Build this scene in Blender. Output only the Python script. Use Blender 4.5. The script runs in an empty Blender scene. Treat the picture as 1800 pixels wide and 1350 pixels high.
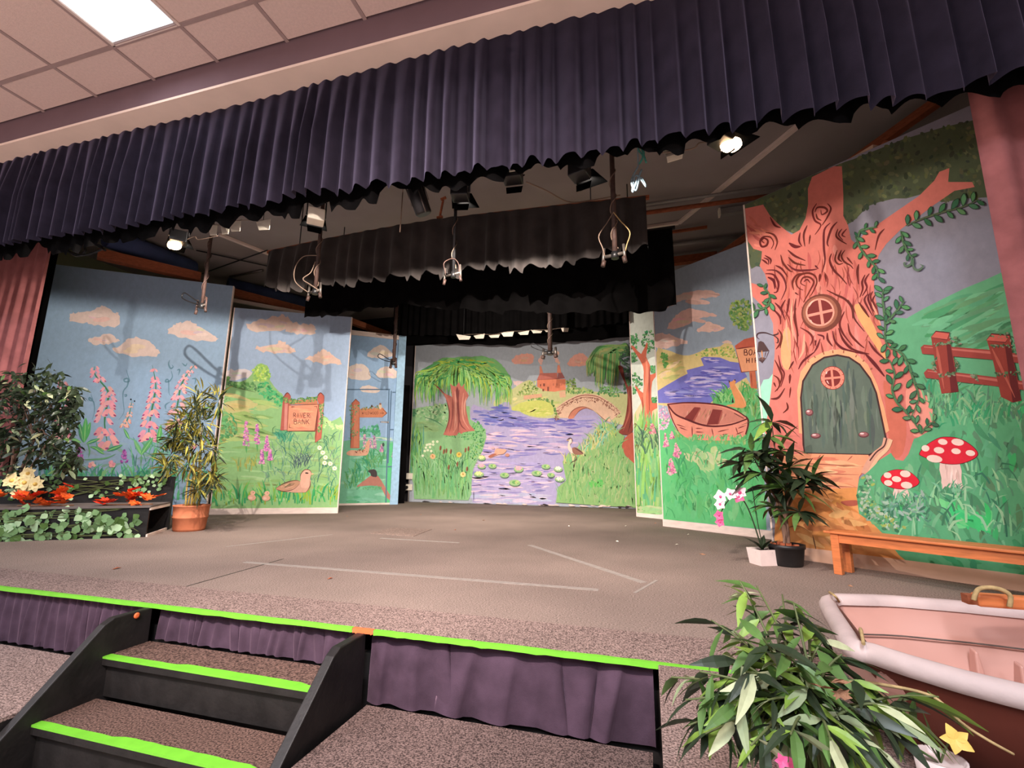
import bpy, math, random
import numpy as np
from mathutils import Matrix, Vector
from mathutils.geometry import tessellate_polygon
C = bpy.context.scene.collection
PI = math.pi

# ------------------------------------------------------------------ camera
F_PX, EYE = 825.0, 0.6
_up = Vector((45.0, -4525.0, F_PX)).normalized()
_dv = Vector((240.0, -(_up.x*240 + _up.z*F_PX)/_up.y, F_PX)).normalized()
_rt = _dv.cross(_up)
if _rt.x < 0: _rt = -_rt
ROT = Matrix((_rt, _dv, _up))            # camera frame (x right, y down, z ahead) -> world
CAM = Vector((0, 0, EYE))
cd = bpy.data.cameras.new('camera'); cam = bpy.data.objects.new('camera', cd); C.objects.link(cam)
m = ROT @ Matrix(((1, 0, 0), (0, -1, 0), (0, 0, -1)))
cam.matrix_world = Matrix.Translation(CAM) @ m.to_4x4()
cd.sensor_width = 36; cd.lens = F_PX/1800*36; cd.clip_start = 0.02
bpy.context.scene.camera = cam

# ------------------------------------------------------------------ world, lamps, exposure
sc = bpy.context.scene
sc.view_settings.view_transform = 'Standard'; sc.view_settings.look = 'None'
sc.view_settings.gamma = 1; sc.view_settings.use_curve_mapping = False
sc.view_settings.exposure = 0.0
w = bpy.data.worlds.new('world'); sc.world = w; w.use_nodes = True
w.node_tree.nodes['Background'].inputs[0].default_value = (1.0, 0.86, 0.84, 1)
w.node_tree.nodes['Background'].inputs[1].default_value = 0.52

def lamp(name, kind, loc, power, col, target=None, size=0.04, cone=None, blend=0.3, sy=None):
    d = bpy.data.lights.new(name, kind); d.energy = power; d.color = col
    if kind == 'AREA':
        d.shape = 'RECTANGLE'; d.size = size; d.size_y = sy or size
    else: d.shadow_soft_size = size
    if kind == 'SPOT': d.spot_size = math.radians(cone); d.spot_blend = blend
    o = bpy.data.objects.new(name, d); C.objects.link(o); o.location = loc
    if target is not None:
        o.rotation_euler = (Vector(target)-Vector(loc)).to_track_quat('-Z', 'Y').to_euler()
    return o
WARM = (1.0, 0.89, 0.80)
lamp('upstage_lantern_light', 'SPOT', (-1.9, 5.15, 2.22), 150, WARM, (-1.95, 8.0, 1.0), 0.02, 150, 0.4)
# hall ceiling panels (cool tubes); the one in the picture and its neighbours behind the viewer
for x, y, pw in ((-3.12, 1.28, 14), (0.4, -1.4, 165), (-3.1, -2.2, 165), (0.4, -3.2, 165), (-5.6, -1.4, 165)):
    lamp('hall_panel_light', 'AREA', (x, y, 3.37), pw, (0.80, 0.88, 1.0), (x, y, 0), 0.5, sy=1.1)
# front-of-house spots on the hall's side bars
lamp('front_spot_light', 'SPOT', (2.9, -0.4, 3.2), 60, (1.0, 0.74, 0.70), (-1.2, 1.7, -0.1), 0.03, 75)
lamp('front_spot_light', 'SPOT', (-4.6, -1.6, 3.0), 100, (1.0, 0.74, 0.70), (0.6, 1.6, 0.2), 0.03, 60)
fl = lamp('front_flood_light', 'AREA', (-1.0, -1.0, 2.75), 75, (1.0, 0.86, 0.80), (-1.2, 3.2, 0.35), 0.5, sy=0.1); fl.data.spread = math.radians(68)
lamp('par_can_light', 'SPOT', (-1.06, 2.72, 2.20), 75, (1.0, 0.86, 0.80), (-2.45, 4.3, 0.0), 0.04, 42, 1.0)
# stage lanterns hung behind the valance
LAN = [  # x, y, z, power, target, cone
    (-3.46, 2.56, 2.33, 240, (-5.6, 4.4, 0.8), 140),
    (-2.22, 2.58, 2.33, 190, (-4.7, 5.2, 0.6), 130),
    (-1.10, 2.60, 2.34, 430, (-2.2, 8.0, 0.9), 80),
    (-0.30, 2.58, 2.34, 120, (0.6, 5.4, 0.6), 130),
    (0.51, 2.58, 2.42, 24, (1.5, 3.5, 0.7), 145),
]
for x, y, z, pw, tg, cone in LAN:
    lamp('stage_lantern_light', 'SPOT', (x, y, z), pw, WARM, tg, 0.006, cone, 0.5)

# ------------------------------------------------------------------ helpers
def lin(v):
    v = v/255.0
    return v/12.92 if v <= 0.04045 else ((v+0.055)/1.055)**2.4
def rgb(r, g, b): return (lin(r), lin(g), lin(b))
def ray(px, py): return ROT @ Vector((px-900.0, py-675.0, F_PX))
def on_z(px, py, z=0.0):
    d = ray(px, py); return CAM + d*((z-EYE)/d.z)
def on_y(px, py, y):
    d = ray(px, py); return CAM + d*(y/d.y)
def on_x(px, py, x):
    d = ray(px, py); return CAM + d*(x/d.x)
def on_plane(px, py, p, n):
    d = ray(px, py); return CAM + d*((p-CAM).dot(n)/d.dot(n))

def new_mat(name):
    mt = bpy.data.materials.new(name); mt.use_nodes = True
    nt = mt.node_tree; b = nt.nodes['Principled BSDF']
    return mt, nt, b
def mat(name, col, rough=0.6, spec=0.3, metal=0.0, var=0.12, scale=20.0, bump=0.0, bscale=None, stretch=None, sheen=0.0, sheen_col=None, emit=None, est=0.0, col2=None):
    mt, nt, b = new_mat(name)
    b.inputs['Roughness'].default_value = rough; b.inputs['Specular IOR Level'].default_value = spec
    b.inputs['Metallic'].default_value = metal
    tc = nt.nodes.new('ShaderNodeTexCoord'); mp = nt.nodes.new('ShaderNodeMapping')
    nt.links.new(tc.outputs['Object'], mp.inputs['Vector'])
    if stretch: mp.inputs['Scale'].default_value = stretch
    nz = nt.nodes.new('ShaderNodeTexNoise'); nz.inputs['Scale'].default_value = scale; nz.inputs['Detail'].default_value = 6
    nt.links.new(mp.outputs[0], nz.inputs['Vector'])
    mx = nt.nodes.new('ShaderNodeMix'); mx.data_type = 'RGBA'
    if col2 is None:
        A = tuple(max(0, v*(1-var)) for v in col); B = tuple(v*(1+var) for v in col)
    else: A, B = col, col2
    mx.inputs[6].default_value = (*A, 1); mx.inputs[7].default_value = (*B, 1)
    rp = nt.nodes.new('ShaderNodeMapRange'); rp.inputs[1].default_value = 0.3; rp.inputs[2].default_value = 0.7
    nt.links.new(nz.outputs[0], rp.inputs[0]); nt.links.new(rp.outputs[0], mx.inputs[0])
    nt.links.new(mx.outputs[2], b.inputs['Base Color'])
    if bump:
        bp = nt.nodes.new('ShaderNodeBump'); bp.inputs['Strength'].default_value = bump; bp.inputs['Distance'].default_value = 0.01
        n2 = nt.nodes.new('ShaderNodeTexNoise'); n2.inputs['Scale'].default_value = bscale or scale*3; n2.inputs['Detail'].default_value = 4
        nt.links.new(mp.outputs[0], n2.inputs['Vector']); nt.links.new(n2.outputs[0], bp.inputs['Height'])
        nt.links.new(bp.outputs[0], b.inputs['Normal'])
    if sheen:
        b.inputs['Sheen Weight'].default_value = sheen; b.inputs['Sheen Roughness'].default_value = 0.4
        b.inputs['Sheen Tint'].default_value = (*(sheen_col or (1, 1, 1)), 1)
    if emit:
        b.inputs['Emission Color'].default_value = (*emit, 1); b.inputs['Emission Strength'].default_value = est
    return mt
def paint_mat():
    """scenic paint: the pigment comes from the mesh's colour attribute, brush grain from stretched noise"""
    mt, nt, b = new_mat('scenic_paint')
    b.inputs['Roughness'].default_value = 0.7; b.inputs['Specular IOR Level'].default_value = 0.15
    at = nt.nodes.new('ShaderNodeAttribute'); at.attribute_name = 'Col'
    tc = nt.nodes.new('ShaderNodeTexCoord'); mp = nt.nodes.new('ShaderNodeMapping')
    mp.inputs['Scale'].default_value = (14, 14, 9); nt.links.new(tc.outputs['Object'], mp.inputs['Vector'])
    nz = nt.nodes.new('ShaderNodeTexNoise'); nz.inputs['Scale'].default_value = 1.6; nz.inputs['Detail'].default_value = 7; nz.inputs['Roughness'].default_value = 0.65
    nt.links.new(mp.outputs[0], nz.inputs['Vector'])
    rp = nt.nodes.new('ShaderNodeMapRange'); rp.inputs[1].default_value = 0.3; rp.inputs[2].default_value = 0.7; rp.inputs[3].default_value = 0.91; rp.inputs[4].default_value = 1.08
    nt.links.new(nz.outputs[0], rp.inputs[0])
    mu = nt.nodes.new('ShaderNodeMix'); mu.data_type = 'RGBA'; mu.blend_type = 'MULTIPLY'; mu.inputs[0].default_value = 1.0
    nt.links.new(at.outputs['Color'], mu.inputs[6]); nt.links.new(rp.outputs[0], mu.inputs[7])
    nt.links.new(mu.outputs[2], b.inputs['Base Color'])
    return mt
def carpet_mat(name, a, bcol, scale=240.0, stretch=None, bump=0.5):
    """looped carpet: fine two-tone speckle with a broad worn unevenness"""
    mt, nt, b = new_mat(name)
    b.inputs['Roughness'].default_value = 0.95; b.inputs['Specular IOR Level'].default_value = 0.1
    tc = nt.nodes.new('ShaderNodeTexCoord'); mp = nt.nodes.new('ShaderNodeMapping')
    nt.links.new(tc.outputs['Object'], mp.inputs['Vector'])
    if stretch: mp.inputs['Scale'].default_value = stretch
    nz = nt.nodes.new('ShaderNodeTexNoise'); nz.inputs['Scale'].default_value = scale; nz.inputs['Detail'].default_value = 3
    nt.links.new(mp.outputs[0], nz.inputs['Vector'])
    rp = nt.nodes.new('ShaderNodeMapRange'); rp.inputs[1].default_value = 0.36; rp.inputs[2].default_value = 0.64
    nt.links.new(nz.outputs[0], rp.inputs[0])
    mx = nt.nodes.new('ShaderNodeMix'); mx.data_type = 'RGBA'; mx.inputs[6].default_value = (*a, 1); mx.inputs[7].default_value = (*bcol, 1)
    nt.links.new(rp.outputs[0], mx.inputs[0])
    n2 = nt.nodes.new('ShaderNodeTexNoise'); n2.inputs['Scale'].default_value = 1.3; n2.inputs['Detail'].default_value = 5
    nt.links.new(tc.outputs['Object'], n2.inputs['Vector'])
    r2 = nt.nodes.new('ShaderNodeMapRange'); r2.inputs[1].default_value = 0.3; r2.inputs[2].default_value = 0.7; r2.inputs[3].default_value = 0.85; r2.inputs[4].default_value = 1.15
    nt.links.new(n2.outputs[0], r2.inputs[0])
    mu = nt.nodes.new('ShaderNodeMix'); mu.data_type = 'RGBA'; mu.blend_type = 'MULTIPLY'; mu.inputs[0].default_value = 1.0
    nt.links.new(mx.outputs[2], mu.inputs[6]); nt.links.new(r2.outputs[0], mu.inputs[7])
    nt.links.new(mu.outputs[2], b.inputs['Base Color'])
    bp = nt.nodes.new('ShaderNodeBump'); bp.inputs['Strength'].default_value = bump; bp.inputs['Distance'].default_value = 0.004
    nt.links.new(nz.outputs[0], bp.inputs['Height']); nt.links.new(bp.outputs[0], b.inputs['Normal'])
    return mt

M = dict(
    paint=paint_mat(),
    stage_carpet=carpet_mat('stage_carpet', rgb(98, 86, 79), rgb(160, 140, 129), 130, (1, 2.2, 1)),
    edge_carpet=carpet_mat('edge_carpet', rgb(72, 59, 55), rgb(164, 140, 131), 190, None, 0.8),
    shaded_carpet=carpet_mat('shaded_carpet', rgb(52, 42, 40), rgb(128, 106, 100), 190, None, 0.8),  # right platform's partial shadow put into a darker copy of the edge carpet
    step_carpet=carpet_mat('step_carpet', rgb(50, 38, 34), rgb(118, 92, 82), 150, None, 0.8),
    black_wood=mat('black_painted_wood', rgb(30, 27, 26), 0.55, 0.3, var=0.35, scale=14, bump=0.15, bscale=60),
    velvet=mat('purple_velvet', rgb(36, 31, 42), 0.95, 0.1, var=0.25, scale=9, sheen=0.45, sheen_col=rgb(190, 180, 215), bump=0.15, bscale=300),
    skirt=mat('skirt_velvet', rgb(68, 52, 64), 0.95, 0.1, var=0.3, scale=11, sheen=0.3, sheen_col=rgb(210, 170, 190), bump=0.15, bscale=250),
    black_cloth=mat('black_cloth', rgb(13, 12, 12), 0.95, 0.0, var=0.25, scale=6, bump=0.15, bscale=200),
    grey_cloth=mat('faded_black_cloth', rgb(58, 53, 51), 0.95, 0.1, var=0.3, scale=5, sheen=0.15, bump=0.15, bscale=200),
    house_velvet=mat('plum_velvet', rgb(150, 92, 90), 0.95, 0.1, var=0.2, scale=8, sheen=0.25, sheen_col=rgb(220, 150, 150), bump=0.1, bscale=250),
    white_wood=mat('white_painted_board', rgb(228, 208, 196), 0.6, 0.3, var=0.1, scale=9, stretch=(1, 1, 4)),
    orange_wood=mat('varnished_pine', rgb(206, 118, 68), 0.45, 0.4, var=0.18, scale=6, stretch=(2, 2, 14)),
    raw_wood=mat('sawn_timber', rgb(150, 84, 56), 0.75, 0.2, var=0.25, scale=7, stretch=(3, 3, 9)),
    pale_wood=mat('pale_timber', rgb(190, 160, 135), 0.7, 0.2, var=0.15, scale=8),
    neon=mat('neon_tape', rgb(108, 182, 50), 0.5, 0.3, var=0.10, scale=15),
    orange_tape=mat('orange_tape', rgb(225, 105, 60), 0.55, 0.3, var=0.12, scale=15),
    white_tape=mat('worn_white_tape', rgb(148, 138, 130), 0.7, 0.2, var=0.15, scale=30),
    ceiling_tile=mat('mineral_fibre_tile', rgb(226, 200, 188), 0.9, 0.1, var=0.05, scale=60, bump=0.15, bscale=160),
    grid_metal=mat('white_grid_bar', rgb(170, 146, 140), 0.6, 0.3, var=0.05),
    plaster=mat('pink_plaster', rgb(124, 101, 105), 0.85, 0.1, var=0.05, scale=4),
    soffit=mat('lit_soffit', rgb(250, 224, 204), 0.85, 0.1, var=0.05, scale=4),  # beam underside coloured paler to stand in for bounced stage light
    dark_ceiling=mat('dark_stage_ceiling', rgb(150, 140, 136), 0.9, 0.1, var=0.08, scale=2),
    dark_wall=mat('dark_stage_wall', rgb(46, 44, 46), 0.9, 0.1, var=0.15, scale=2),
    olive_wall=mat('olive_side_wall', rgb(150, 150, 120), 0.9, 0.1, var=0.1, scale=2),
    black_metal=mat('black_metal', rgb(24, 23, 24), 0.4, 0.5, var=0.3, scale=30),
    steel=mat('worn_steel', rgb(104, 96, 90), 0.4, 0.5, 0.6, var=0.2, scale=30),
    grey_pipe=mat('grey_conduit', rgb(140, 134, 128), 0.5, 0.4, var=0.12, scale=12),
    rust_pole=mat('rusty_pole', rgb(62, 44, 38), 0.6, 0.4, var=0.4, scale=25),
    white_cable=mat('white_cable', rgb(126, 106, 92), 0.5, 0.3, var=0.1),
    black_cable=mat('black_cable', rgb(22, 21, 22), 0.5, 0.3, var=0.1),
    teal_rope=mat('teal_rope', rgb(70, 140, 125), 0.8, 0.2, var=0.3, scale=60),
    blue_rope=mat('grey_blue_rope', rgb(110, 130, 140), 0.8, 0.2, var=0.3, scale=60),
    straw_rope=mat('straw_rope', rgb(170, 144, 100), 0.85, 0.2, var=0.25, scale=70),
    blue_stand_in=mat('blue_stand_in', rgb(70, 82, 120), 0.8, 0.2, var=0.2, scale=4),
    green_lens=mat('green_lens', rgb(95, 165, 140), 0.15, 0.6, var=0.2, scale=20),
    white_card=mat('white_card', rgb(235, 225, 205), 0.8, 0.2, var=0.06),
    terracotta=mat('terracotta', rgb(206, 124, 88), 0.8, 0.2, var=0.12, scale=10, bump=0.1),
    black_plastic=mat('black_plastic', rgb(32, 30, 30), 0.45, 0.4, var=0.1),
    white_ceramic=mat('white_ceramic', rgb(236, 214, 206), 0.3, 0.5, var=0.05),
    bark_chips=mat('bark_chips', rgb(150, 84, 58), 0.9, 0.1, var=0.4, scale=60),
    soil=mat('dark_soil', rgb(40, 30, 26), 0.95, 0.1, var=0.4, scale=40, bump=0.5),
    bark=mat('grey_brown_bark', rgb(128, 100, 84), 0.85, 0.1, var=0.3, scale=14, stretch=(1, 1, 0.2), bump=0.3),
    cane=mat('bamboo_cane', rgb(176, 150, 76), 0.5, 0.3, var=0.25, scale=12),
    stem=mat('green_stem', rgb(92, 100, 60), 0.6, 0.3, var=0.25, scale=14),
    leaf_dark=mat('dark_green_leaf', rgb(42, 54, 35), 0.42, 0.4, var=0.3, scale=18),
    leaf_mid=mat('mid_green_leaf', rgb(78, 108, 52), 0.45, 0.35, var=0.3, scale=18),
    leaf_lime=mat('lime_leaf', rgb(122, 150, 62), 0.45, 0.35, var=0.25, scale=18),
    leaf_grey=mat('grey_green_leaf', rgb(138, 150, 112), 0.55, 0.3, var=0.2, scale=18),
    leaf_olive=mat('olive_leaf', rgb(150, 142, 62), 0.5, 0.3, var=0.3, scale=18),
    leaf_cream=mat('cream_edged_leaf', rgb(176, 180, 140), 0.5, 0.3, var=0.25, scale=30),
    leaf_ivy=mat('ivy_leaf', rgb(112, 146, 96), 0.5, 0.3, var=0.35, scale=40),
    leaf_pale=mat('pale_ivy_leaf', rgb(168, 196, 152), 0.5, 0.3, var=0.25, scale=40),
    leaf_orange=mat('autumn_orange_leaf', rgb(236, 100, 40), 0.6, 0.2, var=0.25, scale=20),
    leaf_red=mat('autumn_red_leaf', rgb(228, 66, 42), 0.6, 0.2, var=0.25, scale=20),
    leaf_brown=mat('dry_brown_leaf', rgb(150, 110, 84), 0.7, 0.2, var=0.25, scale=20),
    petal_cream=mat('cream_petal', rgb(240, 220, 160), 0.6, 0.2, var=0.1, scale=30),
    petal_yellow=mat('yellow_petal', rgb(238, 196, 100), 0.5, 0.3, var=0.15, scale=40),
    petal_pink=mat('pink_orchid_petal', rgb(244, 214, 220), 0.5, 0.3, var=0.1, scale=60),
    petal_magenta=mat('magenta_petal', rgb(214, 84, 130), 0.5, 0.3, var=0.25, scale=60),
    hull=mat('red_brown_hull', rgb(98, 46, 34), 0.6, 0.3, var=0.18, scale=8),
    boat_white=mat('white_gelcoat', rgb(190, 142, 128), 0.45, 0.4, var=0.04, scale=3),
    gunwale=mat('scuffed_gunwale', rgb(188, 168, 162), 0.6, 0.3, var=0.12, scale=10, bump=0.2),
    black_void=mat('unlit_gap', rgb(10, 10, 12), 0.9, 0.0),
    matt_black=mat('matt_black_metal', rgb(2, 2, 2), 0.95, 0.0, var=0.1),
    hall_vinyl=mat('hall_vinyl', rgb(228, 202, 192), 0.6, 0.3, var=0.06, scale=3),
    lens_glow=mat('lit_bulb', (1, 0.8, 0.6), 0.4, emit=(1.0, 0.62, 0.34), est=30),
    bead_glow=mat('lit_lens', (1, 0.9, 0.9), 0.4, emit=(1.0, 0.86, 0.9), est=9),
    panel_glow=mat('lit_diffuser', (0.9, 0.95, 1), 0.4, emit=(0.86, 0.95, 1.0), est=1.05),
)

class MB:
    """collects shapes (world coordinates) and links them as one mesh object"""
    def __init__(s): s.v = []; s.f = []; s.c = []; s.smooth = False
    def add(s, vs, fs, col=None):
        b = len(s.v); s.v.extend(tuple(p) for p in vs)
        for f in fs:
            s.f.append(tuple(b+i for i in f)); s.c.append(col)
        return s
    def box(s, a, b):
        x0, y0, z0 = a; x1, y1, z1 = b
        return s.add([(x0,y0,z0),(x1,y0,z0),(x1,y1,z0),(x0,y1,z0),(x0,y0,z1),(x1,y0,z1),(x1,y1,z1),(x0,y1,z1)],
                     [(0,3,2,1),(4,5,6,7),(0,1,5,4),(1,2,6,5),(2,3,7,6),(3,0,4,7)])
    def bar(s, p, q, wd, ht=None, up=(0, 0, 1)):
        """a square-edged bar from p to q"""
        p, q = Vector(p), Vector(q); d = (q-p).normalized(); ht = ht or wd
        r = d.cross(Vector(up))
        if r.length < 1e-4: r = d.cross(Vector((0, 1, 0)))
        r.normalize(); u = r.cross(d)
        r *= wd/2; u *= ht/2
        return s.add([p-r-u, p+r-u, p+r+u, p-r+u, q-r-u, q+r-u, q+r+u, q-r+u],
                     [(0,1,2,3),(7,6,5,4),(0,4,5,1),(1,5,6,2),(2,6,7,3),(3,7,4,0)])
    def tube(s, pts, r, n=6, r1=None):
        pts = [Vector(p) for p in pts]; k = len(pts)
        if k < 2: return s
        ring = []; ref = Vector((0.13, 0.31, 0.94))
        for i, p in enumerate(pts):
            d = (pts[min(i+1, k-1)]-pts[max(i-1, 0)]).normalized()
            a = d.cross(ref)
            if a.length < 1e-3: a = d.cross(Vector((1, 0, 0)))
            a.normalize(); b = d.cross(a); rr = r if r1 is None else r+(r1-r)*i/(k-1)
            ring += [p + (a*math.cos(2*PI*j/n)+b*math.sin(2*PI*j/n))*rr for j in range(n)]
        fs = [(i*n+j, i*n+(j+1) % n, (i+1)*n+(j+1) % n, (i+1)*n+j) for i in range(k-1) for j in range(n)]
        fs += [tuple(range(n-1, -1, -1)), tuple((k-1)*n+j for j in range(n))]
        s.smooth = True
        return s.add(ring, fs)
    def lathe(s, c, prof, n=24, axis='z'):
        """prof: (radius, height) pairs about a vertical axis through c"""
        c = Vector(c); vs = []
        for r, z in prof:
            vs += [c+Vector((r*math.cos(2*PI*j/n), r*math.sin(2*PI*j/n), z)) for j in range(n)]
        k = len(prof)
        fs = [(i*n+j, i*n+(j+1) % n, (i+1)*n+(j+1) % n, (i+1)*n+j) for i in range(k-1) for j in range(n)]
        fs += [tuple(range(n-1, -1, -1)), tuple((k-1)*n+j for j in range(n))]
        s.smooth = True
        return s.add(vs, fs)
    def ball(s, c, r, n=10):
        prof = [(r*math.sin(PI*i/n)+1e-4, -r*math.cos(PI*i/n)) for i in range(n+1)]
        return s.lathe(c, prof, n+2)
    def build(s, name, mt, parent=None, origin=None, bevel=0.0):
        org = Vector(origin) if origin is not None else (parent_loc(parent) if parent else Vector())
        me = bpy.data.meshes.new(name)
        me.from_pydata([tuple(Vector(p)-org) for p in s.v], [], s.f)
        if any(c is not None for c in s.c):
            ca = me.color_attributes.new('Col', 'FLOAT_COLOR', 'CORNER')
            arr = np.ones((len(me.loops), 4), dtype=np.float32); i = 0
            for p, c in zip(me.polygons, s.c):
                arr[p.loop_start:p.loop_start+p.loop_total, :3] = c or (1, 1, 1)
            ca.data.foreach_set('color', arr.ravel())
        me.materials.append(M[mt] if isinstance(mt, str) else mt)
        if s.smooth:
            me.polygons.foreach_set('use_smooth', [len(p.vertices) == 4 for p in me.polygons])
        me.update()
        o = bpy.data.objects.new(name, me); C.objects.link(o)
        if parent: o.parent = parent
        else: o.location = org
        if bevel:
            bv = o.modifiers.new('edge', 'BEVEL'); bv.width = bevel; bv.segments = 2; bv.limit_method = 'ANGLE'
        return o
def parent_loc(p):
    v = Vector()
    while p is not None: v += p.location; p = p.parent
    return v
def tag(o, label=None, cat=None, group=None, kind=None):
    if label: o['label'] = label
    if cat: o['category'] = cat
    if group: o['group'] = group
    if kind: o['kind'] = kind
    return o
def thing(name, label, cat, loc, group=None):
    o = bpy.data.objects.new(name, None); C.objects.link(o); o.location = loc; o.empty_display_size = 0.05
    return tag(o, label, cat, group)
def structure(o): o['kind'] = 'structure'; return o
def copy_tree(o, parent=None):
    c = o.copy(); C.objects.link(c); c.parent = parent
    for ch in list(o.children): copy_tree(ch, c)
    return c
def solve(pts, n=10):
    """a smooth curve through the points (Catmull-Rom)"""
    P = [Vector(p) for p in pts]
    if len(P) < 3: return P
    out = []
    for i in range(len(P)-1):
        a, b, c, d = P[max(i-1, 0)], P[i], P[i+1], P[min(i+2, len(P)-1)]
        for k in range(n):
            t = k/n
            out.append(0.5*((2*b)+(c-a)*t+(2*a-5*b+4*c-d)*t*t+(3*b-a-3*c+d)*t**3))
    out.append(P[-1]); return out

# ------------------------------------------------------------------ setting
# stage floor in pieces: main carpet, front band, the apron that comes forward on the house right
X0, X1 = -7.8, 3.2
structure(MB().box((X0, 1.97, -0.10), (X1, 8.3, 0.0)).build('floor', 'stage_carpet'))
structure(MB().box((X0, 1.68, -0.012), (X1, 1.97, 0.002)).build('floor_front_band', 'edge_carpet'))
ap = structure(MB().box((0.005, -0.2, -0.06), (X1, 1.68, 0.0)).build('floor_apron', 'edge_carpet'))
structure(MB().box((0.012, -0.2, -0.9), (X1, 1.66, -0.06)).build('wall_apron', 'black_wood'))
structure(MB().box((X0, 1.74, -0.9), (X1, 8.3, -0.10)).build('wall_stage_front', 'black_wood'))
structure(MB().box((-9, -6.0, -1.0), (4, 1.7, -0.9)).build('floor_hall', 'hall_vinyl'))
structure(MB().box((X0, 8.10, 0), (X1, 8.25, 3.9)).build('wall_back', 'dark_wall'))
structure(MB().box((X0-0.15, 2.17, 0), (X0, 8.2, 3.9)).build('wall_left', 'olive_wall'))
structure(MB().box((X1, 2.17, 0), (X1+0.15, 8.2, 3.9)).build('wall_right', 'dark_wall'))
structure(MB().box((X0-0.15, 2.45, 3.62), (X1+0.15, 8.2, 3.75)).build('ceiling_stage', 'dark_ceiling'))
structure(MB().box((X0-1.5, 2.17, 3.22), (X1+1.5, 2.48, 3.9)).build('trim_1', 'plaster'))
structure(MB().box((X0-1.5, 2.165, 3.20), (X1+1.5, 2.48, 3.22)).build('trim_2', 'soffit'))
structure(MB().box((X1, 2.17, -0.9), (X1+1.5, 2.32, 3.9)).build('wall_right_proscenium', 'plaster'))
structure(MB().box((X0-1.5, 2.17, -0.9), (X0, 2.32, 3.9)).build('wall_left_proscenium', 'plaster'))
# hall ceiling: tiles laid in a grid of bars, one tile replaced by a light panel
CZ = 3.42
ceil = structure(MB().box((X0-1, -4.2, CZ+0.05), (X1+1, 2.17, CZ+0.10)).build('ceiling', 'plaster'))
gx = [-3.41+0.595*k for k in range(-9, 12)]
gy = [-4.12, -2.92, -1.72, -0.52, 0.68, 1.88, 2.17]
tile_me = {}
for j in range(6):
    for i in range(len(gx)-1):
        if i == 9 and j == 4: continue
        key = j == 5
        if key not in tile_me:
            tile_me[key] = MB().box((0.014, 0.014, 0.0), (gx[1]-gx[0]-0.014, gy[j+1]-gy[j]-0.014, 0.02)).build('tile', 'ceiling_tile', ceil)
            t = tile_me[key]
        else:
            t = tile_me[key].copy(); C.objects.link(t)
        t.location = (gx[i], gy[j], CZ)
for x in gx:
    MB().box((x-0.013, -4.12, CZ-0.004), (x+0.013, 2.17, CZ+0.03)).build('grid_bar', 'grid_metal', ceil)
for y in gy[1:6]:
    MB().box((X0-1, y-0.013, CZ-0.005), (X1+1, y+0.013, CZ+0.03)).build('grid_bar', 'grid_metal', ceil)
lp = thing('ceiling_light', 'white lit rectangular light panel set into the tiled hall ceiling', 'light', (gx[9], 0.68, CZ))
fr = MB()
for a, b in (((gx[9], 0.68), (gx[10], 0.70)), ((gx[9], 1.86), (gx[10], 1.88)), ((gx[9], 0.68), (gx[9]+0.02, 1.88)), ((gx[10]-0.02, 0.68), (gx[10], 1.88))):
    fr.box((a[0]+0.0132, a[1]+0.0132, CZ-0.008), (b[0]+0.0132 if b[0]-a[0] < 0.1 else b[0]-0.0132, b[1]-0.0005, CZ+0.02))
fr.build('frame', 'white_wood', lp)
MB().box((gx[9]+0.034, 0.71, CZ+0.002), (gx[10]-0.026, 1.858, CZ+0.012)).build('diffuser', 'panel_glow', lp)

# ------------------------------------------------------------------ drapes
def drape(name, mt, p0, p1, ztop, zbot, pleat, amp, seed, parent=None, kind='knife', hem=0.012, nz=14, per=12, flare=0.35, skew=0.0):
    """a pleated cloth hung along the line p0-p1; zbot may be a function of the 0..1 position"""
    rnd = random.Random(seed)
    p0, p1 = Vector((*p0, 0)), Vector((*p1, 0)); L = (p1-p0).length; d = (p1-p0)/L; nrm = Vector((d.y, -d.x, 0))
    xs, wv, hm, tw = [], [], [], []
    x = 0.0
    while x < L:
        wd = pleat*rnd.uniform(0.7, 1.3); a = rnd.uniform(0.6, 1.25); h = rnd.uniform(-hem, hem); ph = rnd.uniform(-1, 1)
        for k in range(per):
            u = k/per
            if kind == 'knife':
                f = (math.sin(PI*0.5*min(u/0.74, 1))**1.3) if u < 0.74 else (0.5+0.5*math.cos(PI*(u-0.74)/0.26))
                if 0.74 <= u: pass
            else: f = 0.5-0.5*math.cos(2*PI*u)
            xs.append(min(x+wd*u, L)); wv.append(a*f); hm.append(h + hem*0.6*math.sin(2*PI*u+ph)); tw.append(ph)
        x += wd
    n = len(xs); vs = []
    for j in range(nz+1):
        t = j/nz
        g = 0.25+0.75*min(1, t/0.5)**0.8 + flare*max(0, t-0.6)
        for i in range(n):
            q = xs[i]/L; zb = zbot(q) if callable(zbot) else zbot
            zb += hm[i]
            zt = ztop(q) if callable(ztop) else ztop
            sl = skew*t*math.sin(tw[i]*3)*pleat
            p = p0 + d*min(max(xs[i]+sl, 0), L) + nrm*(amp*wv[i]*g + amp*0.15*math.sin(xs[i]*1.7+t*2+seed))
            vs.append((p.x, p.y, zt+(zb-zt)*t))
    fs = [(j*n+i, (j+1)*n+i, (j+1)*n+i+1, j*n+i+1) for j in range(nz) for i in range(n-1)]
    mb = MB(); mb.add(vs, fs); mb.smooth = True
    o = mb.build(name, mt, parent, origin=None if parent else (p0.x, p0.y, 0))
    return o
def interp(*pts):
    return lambda q: float(np.interp(q, [p[0] for p in pts], [p[1] for p in pts]))

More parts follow.
